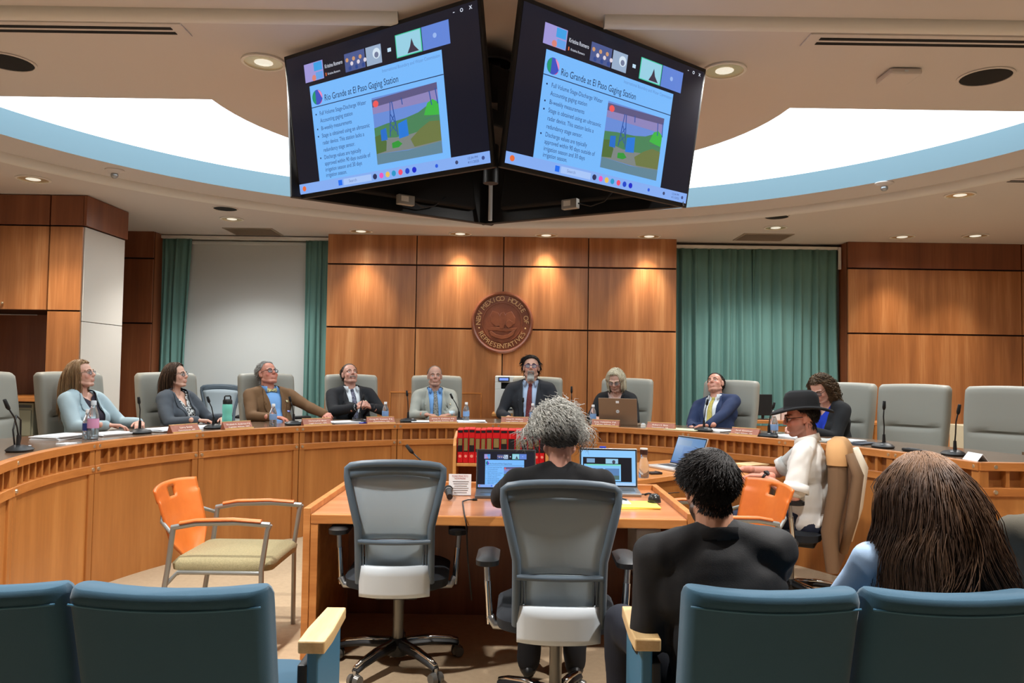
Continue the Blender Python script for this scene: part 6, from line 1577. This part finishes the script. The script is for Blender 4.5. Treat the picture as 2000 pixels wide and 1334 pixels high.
p, rz = dspot(700, 828, 0.14); t = thing('pen', 'blue pen beside the nameplate of the man clasping his hands', 'pen', p + Vector((0.05, 0, 0.006)), rz + 0.5); MB().cyl((-0.06, 0, 0), (0.06, 0, 0), 0.005).build('barrel', plain('pen_blue', S(40, 60, 190), 0.4), t, smooth=40); MB().cyl((0.06, 0, 0), (0.075, 0, 0), 0.004, 0.001).build('tip', BLACK, t, smooth=40)

# ------------------------------------------------------------------ laptops
def laptop(p, rz, label, w=0.34, d=0.235, open_=110, shell=SILVER, content=None, lit=None, name='laptop'):
    """local -Y is the user side"""
    t = thing(name, label, 'laptop', p, rz)
    rbox('base', (0, 0, 0.009), (w, d, 0.016), shell, t, bevel=0.004)
    rbox('keyboard', (0, 0.03, 0.0175), (w * 0.84, d * 0.45, 0.002), DGREY, t, bevel=0); rbox('touchpad', (0, -0.07, 0.0175), (w * 0.3, d * 0.27, 0.001), LGREY, t, bevel=0)
    h = d; a = R(open_ - 90)
    lid = MB().box((0, 0.004, h / 2), (w, 0.008, h)).build('lid', shell, t, bevel=0.003); lid.location = (0, d / 2 - 0.004, 0.014); lid.rotation_euler = (-a, 0, 0)
    rbox('display', (0, -0.0005, h / 2 + 0.002), (w - 0.008, 0.002, h - 0.01), BLACK, lid, bevel=0)
    def P(u, v): return ((-0.5 + u) * (w - 0.022), 0.014 + (h - 0.028) * (1 - v))
    if content: content(lid, P, w)
    return t, lid
def scr_slide(lid, P, w):
    def sp(nm, pts, c, lay, k=1.0): return screen_poly(nm, pts, em(*c, k), lid, 3 + lay, P)
    slide(lid, P, w - 0.022, False, 3.0)
def scr_slide2(lid, P, w):
    def sp(nm, pts, c, lay, k=1.0): return screen_poly(nm, pts, em(*c, k), lid, 3 + lay, P)
    sp('picture_background', rect(0, 0, 1, 1), (140, 200, 250), 1); sp('window', rect(0.03, 0.2, 0.93, 0.9), (16, 22, 36), 2, 0.5); sp('gallery_tile', rect(0.1, 0.24, 0.25, 0.36), (120, 160, 200), 3); sp('gallery_tile', rect(0.45, 0.24, 0.68, 0.38), (150, 200, 230), 3); sp('gallery_person', disc(0.6, 0.33, 0.03), (60, 60, 80), 4)
    sp('slide_page', rect(0.05, 0.40, 0.73, 0.88), (130, 196, 246), 3); sp('slide_photo', rect(0.44, 0.52, 0.70, 0.84), (90, 130, 180), 4); sp('slide_bush', rect(0.44, 0.72, 0.70, 0.84), (80, 110, 110), 5); sp('slide_banner', rect(0.1, 0.40, 0.73, 0.44), (120, 216, 190), 4); sp('task_bar', rect(0, 0.93, 1, 1), (176, 210, 246), 2)
    for k in range(6): sp('text_line', rect(0.1, 0.52 + 0.055 * k, 0.4 - 0.02 * (k % 3), 0.532 + 0.055 * k), (60, 90, 150), 4)
def scr_blue(lid, P, w):
    def sp(nm, pts, c, lay, k=1.0): return screen_poly(nm, pts, em(*c, k), lid, 3 + lay, P)
    sp('picture_background', rect(0, 0, 1, 1), (96, 146, 200), 1, 0.8); sp('window', rect(0.05, 0.08, 0.55, 0.3), (110, 150, 190), 2, 0.8); sp('window', rect(0.3, 0.35, 0.9, 0.8), (84, 134, 196), 2, 0.8); sp('panel', rect(0.78, 0.4, 0.94, 0.7), (80, 160, 150), 3, 0.8); sp('task_bar', rect(0, 0.93, 1, 1), (76, 110, 180), 2, 0.8)
a = at_z(928, 985, TZ); b = at_z(1050, 985, TZ)
laptop(((at_z(988, 975, TZ).x), at_z(988, 968, TZ).y, TZ), 0.02, 'left laptop on the witness table showing the slide', 0.345, 0.235, 106, plain('slate_laptop', S(104, 112, 122), 0.35, 0.7), scr_slide)
q = at_z(1190, 962, TZ); laptop((q.x + 0.0, q.y - 0.02, TZ), -0.06, 'right silver laptop on the witness table showing the slide', 0.345, 0.235, 104, SILVER, scr_slide2)
# the bronze laptop on the dais, its lid towards us
p, rz = dspot(1214, 825, 0.36); BRZ = plain('bronze_laptop', S(150, 130, 110), 0.4, 0.6)
t, lid = laptop((p.x, p.y, ZT), rz + PI, 'bronze laptop seen from behind its lid on the dais', 0.37, 0.25, 100, BRZ)
MB().cyl((0, 0.0085, 0.125), (0, 0.0095, 0.125), 0.016, n=24).build('emblem', LGREY, lid); text('emblem_letters', 'DELL', DGREY, lid, (0, 0.0098, 0.125), (PI / 2, 0, PI), width=0.024)
rbox('asset_sticker', (0.0, 0.009, 0.215), (0.03, 0.001, 0.022), PAPER, lid, bevel=0)
q = at_z(1300, 917, 0.74); t, lid = laptop((q.x + 0.06, q.y + 0.06, 0.74), R(-62), 'laptop with blue screen on the tan work table', 0.33, 0.23, 112, plain('pale_laptop', S(206, 200, 196), 0.4, 0.3), scr_blue)

# ------------------------------------------------------------------ on the witness table
q = at_z(898, 968, TZ); t = thing('notice_sign', 'small white notice sign in a clear stand on the witness table', 'sign', (q.x, q.y, TZ), 0.03)
rbox('card', (0, 0, 0.062), (0.125, 0.003, 0.115), PAPER, t, bevel=0, rot=(-0.15, 0, 0)); rbox('foot', (0, 0.01, 0.003), (0.125, 0.05, 0.005), GLASS, t, bevel=0.001)
RT = plain('red_print', S(170, 60, 60), 0.7); GT = plain('grey_print', S(120, 110, 108), 0.7)
for s, z, h, w, m in (('PLEASE SPEAK INTO', 0.107, 0.010, 0.088, RT), ('MICROPHONE', 0.094, 0.009, 0.06, RT)): text('lettering', s, m, t, (0, -0.0035 + (z - 0.062) * 0.15, z), (PI / 2 - 0.15, 0, 0), width=w, height=h)
for k in range(6): rbox('print_line', (0.004, -0.0026 + (0.078 - 0.012 * k - 0.062) * 0.15, 0.078 - 0.012 * k), (0.09 - 0.01 * (k % 3), 0.0008, 0.003), GT, t, bevel=0, rot=(-0.15, 0, 0))
q = at_z(877, 975, TZ); t = thing('handheld_microphone', 'short black microphone lying by the notice sign', 'microphone', (q.x, q.y, TZ + 0.022), R(8))
MB().tube([(0, -0.06, 0), (0, 0.0, 0.008), (0, 0.05, 0.014)], [0.016, 0.019, 0.020], 14).build('handle', BLACK, t, smooth=60); MB().ell((0, 0.075, 0.017), (0.026, 0.03, 0.026), 14).build('grille', BLACKM, t, smooth=True); MB().cyl((0, 0.04, 0.013), (0, 0.05, 0.0145), 0.022).build('ring', SILVER, t, smooth=40)
q = at_z(840, 955, TZ); mic((q.x, q.y, TZ), 0.0, 'black gooseneck microphone on the witness table behind the empty chair', 0.25, (-0.15, 0.04))
q = at_z(1240, 990, TZ); papers((q.x, q.y + 0.02, TZ), 0.1, 'yellow note pad beside the right laptop', 0.24, 0.20, 2, YELLOW, 3, 'note_pad')
q = at_z(1208, 984, TZ); t = papers((q.x, q.y, TZ + 0.011), 0.05, 'white sheet with a pen beside the yellow pad', 0.12, 0.15, 1, PAPER, 4, 'sheet'); 
t2 = thing('pen', 'black pen lying on the white sheet on the witness table', 'pen', (q.x + 0.02, q.y + 0.02, TZ + 0.024), R(-60)); MB().cyl((-0.045, 0, 0), (0.045, 0, 0), 0.005).build('barrel', BLACK, t2, smooth=40); MB().cyl((0.045, 0, 0), (0.058, 0, 0), 0.004, 0.001).build('tip', SILVER, t2, smooth=40)
q = at_z(1278, 985, TZ); t = thing('desk_bell', 'round black puck on the yellow pad', 'puck', (q.x, q.y, TZ + 0.012)); MB().lathe([(0.032, 0), (0.034, 0.006), (0.033, 0.02), (0.026, 0.036), (0.012, 0.044), (0, 0.045)], 24).build('dome', plain('black_gloss', S(40, 40, 40), 0.25), t, smooth=50); MB().lathe([(0.035, -0.001), (0.036, 0.004), (0.035, 0.005)], 24).build('skirt', BLACK, t, smooth=50)
q = at_z(1283, 968, TZ); t = thing('clip_adapters', 'two small black cable ends behind the puck', 'cable', (q.x, q.y, TZ)); 
for k in (-1, 1): MB().tube([(k * 0.03, 0, 0.006), (k * 0.045, 0.0, 0.012), (k * 0.07, -0.005, 0.006)], 0.006, 8).build('plug', BLACK, t, smooth=True)
MB().tube([(-0.06, 0.0, 0.004), (-0.13, 0.02, 0.004), (0.0, 0.03, 0.004), (0.15, 0.1, 0.004)], 0.0025, 6).build('lead', BLACK, t, smooth=True)
q0 = at_z(932, 978, TZ); t = thing('charging_cable', 'thin dark cable hanging from the left laptop over the table edge', 'cable', (q0.x, q0.y, TZ))
MB().tube([(0.0, 0, 0.006), (-0.05, -0.01, 0.006), (-0.075, -0.05, 0.004), (-0.07, -0.12, 0.004), (-0.04, 3.695 - q0.y, 0.006), (-0.03, 3.68 - q0.y, -0.03), (-0.02, 3.685 - q0.y, -0.2), (0.0, 3.72 - q0.y, -0.4)], 0.0035, 8).build('lead', BLACK, t, smooth=True); MB().cyl((0, 0, 0.006), (-0.025, -0.002, 0.006), 0.006).build('plug', BLACK, t, smooth=40)
# bottles on the work table
q = at_z(1182, 934, 0.74); t = thing('juice_bottle', 'clear bottle with a blue cap behind the right laptop', 'bottle', (q.x, q.y + 0.15, 0.74))
MB().lathe([(0.045, 0), (0.05, 0.008), (0.05, 0.10), (0.045, 0.13), (0.022, 0.165), (0.020, 0.175)], 20).build('body', GLASS, t, smooth=40); MB().lathe([(0.044, 0.004), (0.047, 0.01), (0.047, 0.09), (0, 0.092)], 20).build('juice', plain('tan_juice', S(196, 150, 120), 0.2), t, smooth=40); MB().lathe([(0.023, 0.168), (0.023, 0.195), (0, 0.197)], 16).build('cap', plain('blue_cap', S(30, 60, 190), 0.4), t, smooth=40)
q = at_z(1257, 933, 0.74); t = thing('glass_bottle', 'glass coffee bottle with a dark lid beside the right laptop', 'bottle', (q.x, q.y, 0.74))
MB().lathe([(0.032, 0), (0.036, 0.006), (0.036, 0.08), (0.024, 0.125), (0.021, 0.14), (0.023, 0.16)], 20).build('body', GLASS, t, smooth=40); MB().lathe([(0.025, 0.155), (0.026, 0.185), (0.022, 0.188), (0, 0.188)], 18).build('lid', plain('dark_lid', S(60, 36, 30), 0.4), t, smooth=40); MB().lathe([(0.0265, 0.188), (0.0265, 0.197), (0, 0.198)], 18).build('lid_top', WHITEPL, t, smooth=40)
q = at_z(1279, 926, 0.74); t = thing('wallet', 'small dark wallet next to the glass bottle', 'wallet', (q.x, q.y, 0.74), 0.3); rbox('body', (0, 0, 0.008), (0.09, 0.06, 0.016), plain('dark_leather', S(44, 34, 32), 0.5), t, bevel=0.005); rbox('strap', (0.02, 0, 0.017), (0.012, 0.06, 0.002), BLACK, t, bevel=0)
q = at_z(1460, 908, 0.74); papers((q.x, q.y, 0.74), 0.5, 'tan folder on the work table near the typing hands', 0.24, 0.17, 2, plain('tan_folder', S(222, 186, 136), 0.7), 9, 'folder')

# ------------------------------------------------------------------ furniture along the walls
def cabinet2(label, p, w, d, h, mat, rz=0, drawers=3):
    t = thing('file_cabinet', label, 'cabinet', p, rz)
    rbox('body', (0, d / 2, h / 2), (w, d, h), mat, t, bevel=0.006)
    for k in range(drawers):
        zc = h - 0.06 - (h - 0.08) * (k + 0.5) / drawers; dr = rbox('drawer', (0, -0.008, zc), (w - 0.03, 0.016, (h - 0.08) / drawers - 0.02), mat, t, bevel=0.003)
        rbox('handle', (0, -0.014, 0.06), (0.11, 0.012, 0.022), plain('handle_pale', S(224, 220, 204), 0.4), dr, bevel=0.003)
    rbox('top_slot', (0, -0.002, h - 0.035), (w - 0.04, 0.006, 0.025), DGREY, t, bevel=0)
FILEG = plain('file_green_grey', S(140, 142, 124), 0.5); BEIGE = plain('file_beige', S(196, 184, 156), 0.5)
q = at_y(45, 790, 7.42); cabinet2('grey-green file cabinet in the niche behind the left chairs', (q.x - 0.1, 7.36, ZD), 0.48, 0.42, q.z - ZD + 0.02, FILEG)
q = at_y(1965, 835, 7.2); cabinet2('beige file cabinet behind the right empty chair', (q.x, 7.2, ZD), 0.55, 0.45, q.z - ZD, BEIGE)
# printer on its stand by the centre panelling
q = at_y(990, 808, 8.75); pr = thing('printer', 'white printer with a blue display behind the man with the goatee', 'printer', (q.x + 0.06, 8.75, q.z))
rbox('paper_tray', (0, 0.2, 0.14), (0.40, 0.40, 0.28), WHITEPL, pr, bevel=0.01); rbox('feed_slot', (0.0, -0.002, 0.05), (0.16, 0.006, 0.02), DGREY, pr, bevel=0); rbox('output_bay', (0.02, 0.22, 0.315), (0.36, 0.34, 0.08), BLACKM, pr, bevel=0.004); rbox('left_pillar', (-0.165, 0.2, 0.315), (0.07, 0.40, 0.08), WHITEPL, pr, bevel=0.004); rbox('scanner', (0, 0.2, 0.39), (0.40, 0.40, 0.075), WHITEPL, pr, bevel=0.01)
dsp = rbox('control_panel', (-0.10, -0.004, 0.39), (0.13, 0.012, 0.05), DGREY, pr, bevel=0.003); rbox('display', (0, -0.007, 0), (0.10, 0.002, 0.026), emit('printer_display', S(120, 150, 255), 1.0), dsp, bevel=0)
st = thing('printer_stand', 'small wooden stand under the white printer', 'stand', (q.x + 0.06, 8.75, ZD)); zz = q.z - ZD
rbox('top', (0, 0.2, zz - 0.015), (0.46, 0.44, 0.03), BOAK, st); 
for sx in (-1, 1):
    for sy in (0.02, 0.38): rbox('leg', (sx * 0.12, sy, (zz - 0.03) / 2), (0.05, 0.05, zz - 0.03), WOODD, st)
# side shelf behind the navy-suit man, with a box
q = at_y(1520, 822, 8.6); cs = thing('side_table', 'low wooden side table behind the man in the navy suit', 'table', (q.x + 0.1, 8.6, ZD)); zz = q.z - ZD
rbox('top', (0, 0.2, zz - 0.015), (0.75, 0.42, 0.035), RAIL, cs); rbox('front_panel', (0, 0.03, zz / 2 - 0.03), (0.70, 0.02, zz - 0.06), DESK, cs)
for sx in (-1, 1): rbox('side_panel', (sx * 0.35, 0.2, zz / 2 - 0.02), (0.025, 0.38, zz - 0.04), DESK, cs)
q2 = at_y(1490, 800, 8.7); bx = thing('dark_monitor', 'small dark monitor on the side table by the curtain', 'monitor', (q2.x + 0.02, 8.75, ZD + zz)); rbox('screen', (0, 0, 0.17), (0.20, 0.02, 0.24), BLACK, bx); rbox('foot', (0, 0.02, 0.006), (0.14, 0.1, 0.012), BLACK, bx); rbox('stem', (0, 0.015, 0.035), (0.03, 0.02, 0.06), BLACK, bx)
for k, (dx, m) in enumerate(((0.16, WHITEPL), (0.25, plain('box_pink', S(214, 190, 180), 0.6)))):
    b = thing('supply_box', ['white paper box on the side table behind the hat', 'pink paper box on the side table behind the hat'][k], 'box', (q2.x + dx, 8.74, ZD + zz)); rbox('carton', (0, 0, 0.05), (0.075, 0.08, 0.10), m, b); rbox('flap', (0, 0, 0.103), (0.06, 0.06, 0.006), m, b)
q = at_y(1728, 828, 8.0); sb = thing('side_ledge', 'small wooden ledge unit behind the empty chair at right', 'shelf', (q.x, 8.0, ZD)); zz = q.z - ZD
rbox('top', (0, 0.15, zz), (0.30, 0.32, 0.03), RAIL, sb); rbox('body', (0, 0.16, zz / 2), (0.28, 0.28, zz - 0.03), DESKD, sb); rbox('stile', (-0.06, 0.0, zz / 2), (0.09, 0.03, zz - 0.03), DESK, sb)
for z in (zz - 0.05, zz - 0.16): MB().cyl((-0.06, -0.015, z), (-0.06, -0.025, z), 0.014, n=12).build('bolt', BRASS, sb)
# white computer box under the witness table
t = thing('computer_tower', 'white computer case with a blue light under the witness table', 'computer', (0.72, 4.02, 0.40)); rbox('case', (0, 0.12, 0.11), (0.13, 0.30, 0.26), plain('case_grey', S(190, 194, 192), 0.5), t, bevel=0.012); MB().cyl((-0.068, -0.01, 0.11), (-0.072, -0.01, 0.11), 0.012).build('power_light', emit('blue_led', S(60, 70, 255), 3.0), t); rbox('bracket', (0, 0.12, 0.28), (0.05, 0.2, 0.08), BLACK, t); rbox('foot', (0, 0.12, -0.04), (0.10, 0.2, 0.04), BLACK, t)

# ------------------------------------------------------------------ carved seal
sp = at_y(981, 630, 9.17); sl = thing('carved_seal', 'round carved wooden state seal on the centre wall', 'seal', (sp.x, 9.195, sp.z)); SR = 0.372
CARV = wood('carved_walnut', S(112, 58, 36), S(128, 70, 44), S(142, 80, 52), 0.32, (6, 6, 6), 0.3)
MX = Matrix.Rotation(PI / 2, 4, 'X')
def disk(prof, nm, mat, par=sl): return MB().lathe(prof, 72, M=MX).build(nm, mat, par, smooth=40)
disk([(SR, 0.0), (SR, 0.03), (SR * 0.985, 0.045), (SR * 0.94, 0.052), (SR * 0.90, 0.046), (SR * 0.885, 0.034), (SR * 0.88, 0.0)], 'outer_ring', CARV)
disk([(SR * 0.882, 0.0), (SR * 0.882, 0.026), (0, 0.026)], 'field', CARV)
disk([(SR * 0.645, 0.026), (SR * 0.635, 0.036), (SR * 0.62, 0.036), (SR * 0.61, 0.028), (0, 0.028)], 'inner_ring', CARV)
LET = plain('gilt_letters', S(216, 170, 120), 0.3, 0.3)
def arc_text(s, r, a0, a1, flip=False, h=0.075):
    n = len(s)
    for i, ch in enumerate(s):
        if ch == ' ': continue
        a = R(a0 + (a1 - a0) * (i + 0.5) / n); me = text_mesh(ch, None, h * 0.78, 'CENTER', 0.006); me.materials.clear(); me.materials.append(LET)
        o = link('seal_letter', me, sl); rot = (PI / 2 - a) if not flip else (-PI / 2 - a)
        o.matrix_local = Matrix.Translation((r * math.cos(a), -0.031, r * math.sin(a))) @ Matrix.Rotation(rot, 4, 'Y') @ Matrix.Rotation(PI / 2, 4, 'X')
arc_text('NEW MEXICO HOUSE OF', SR * 0.765, 186, -4); arc_text('REPRESENTATIVES', SR * 0.765, 203, 337, True)
for a in (194, -14): MB().ell((SR * 0.765 * math.cos(R(a)), -0.03, SR * 0.765 * math.sin(R(a))), (0.011, 0.006, 0.011), 10).build('dot', LET, sl, smooth=True)
CARV2 = wood('carved_relief', S(116, 62, 40), S(132, 74, 47), S(146, 84, 55), 0.3, (9, 9, 9), 0.3)
def relief(nm, pts, d): return MB().prism([(x * SR, z * SR) for x, z in pts], -0.028 - d, -0.026, axis='Y').build(nm, CARV2, sl, bevel=0.004)
relief('eagle_wing', [(-0.02, 0.1), (-0.12, 0.3), (-0.32, 0.38), (-0.4, 0.2), (-0.36, 0.0), (-0.22, -0.12), (-0.06, -0.1)], 0.012); relief('eagle_wing', [(0.04, 0.12), (0.12, 0.3), (0.3, 0.36), (0.42, 0.16), (0.40, -0.04), (0.24, -0.14), (0.08, -0.08)], 0.012)
relief('eagle_body', [(-0.05, 0.3), (0.05, 0.34), (0.1, 0.24), (0.1, 0.0), (0.04, -0.2), (-0.08, -0.2), (-0.1, 0.0), (-0.09, 0.2)], 0.018); relief('small_eagle', [(0.12, 0.02), (0.22, 0.1), (0.34, 0.02), (0.3, -0.12), (0.2, -0.18), (0.12, -0.1)], 0.018)
relief('ground', [(-0.48, -0.2), (-0.2, -0.14), (0.1, -0.2), (0.48, -0.16), (0.44, -0.26), (0.1, -0.3), (-0.2, -0.26), (-0.44, -0.28)], 0.012)
relief('banner', [(-0.42, -0.3), (-0.34, -0.28), (-0.2, -0.38), (0, -0.42), (0.2, -0.38), (0.34, -0.26), (0.42, -0.24), (0.36, -0.4), (0.2, -0.5), (0, -0.54), (-0.2, -0.5), (-0.36, -0.42)], 0.014)

bpy.data.scenes.remove(SCRATCH)
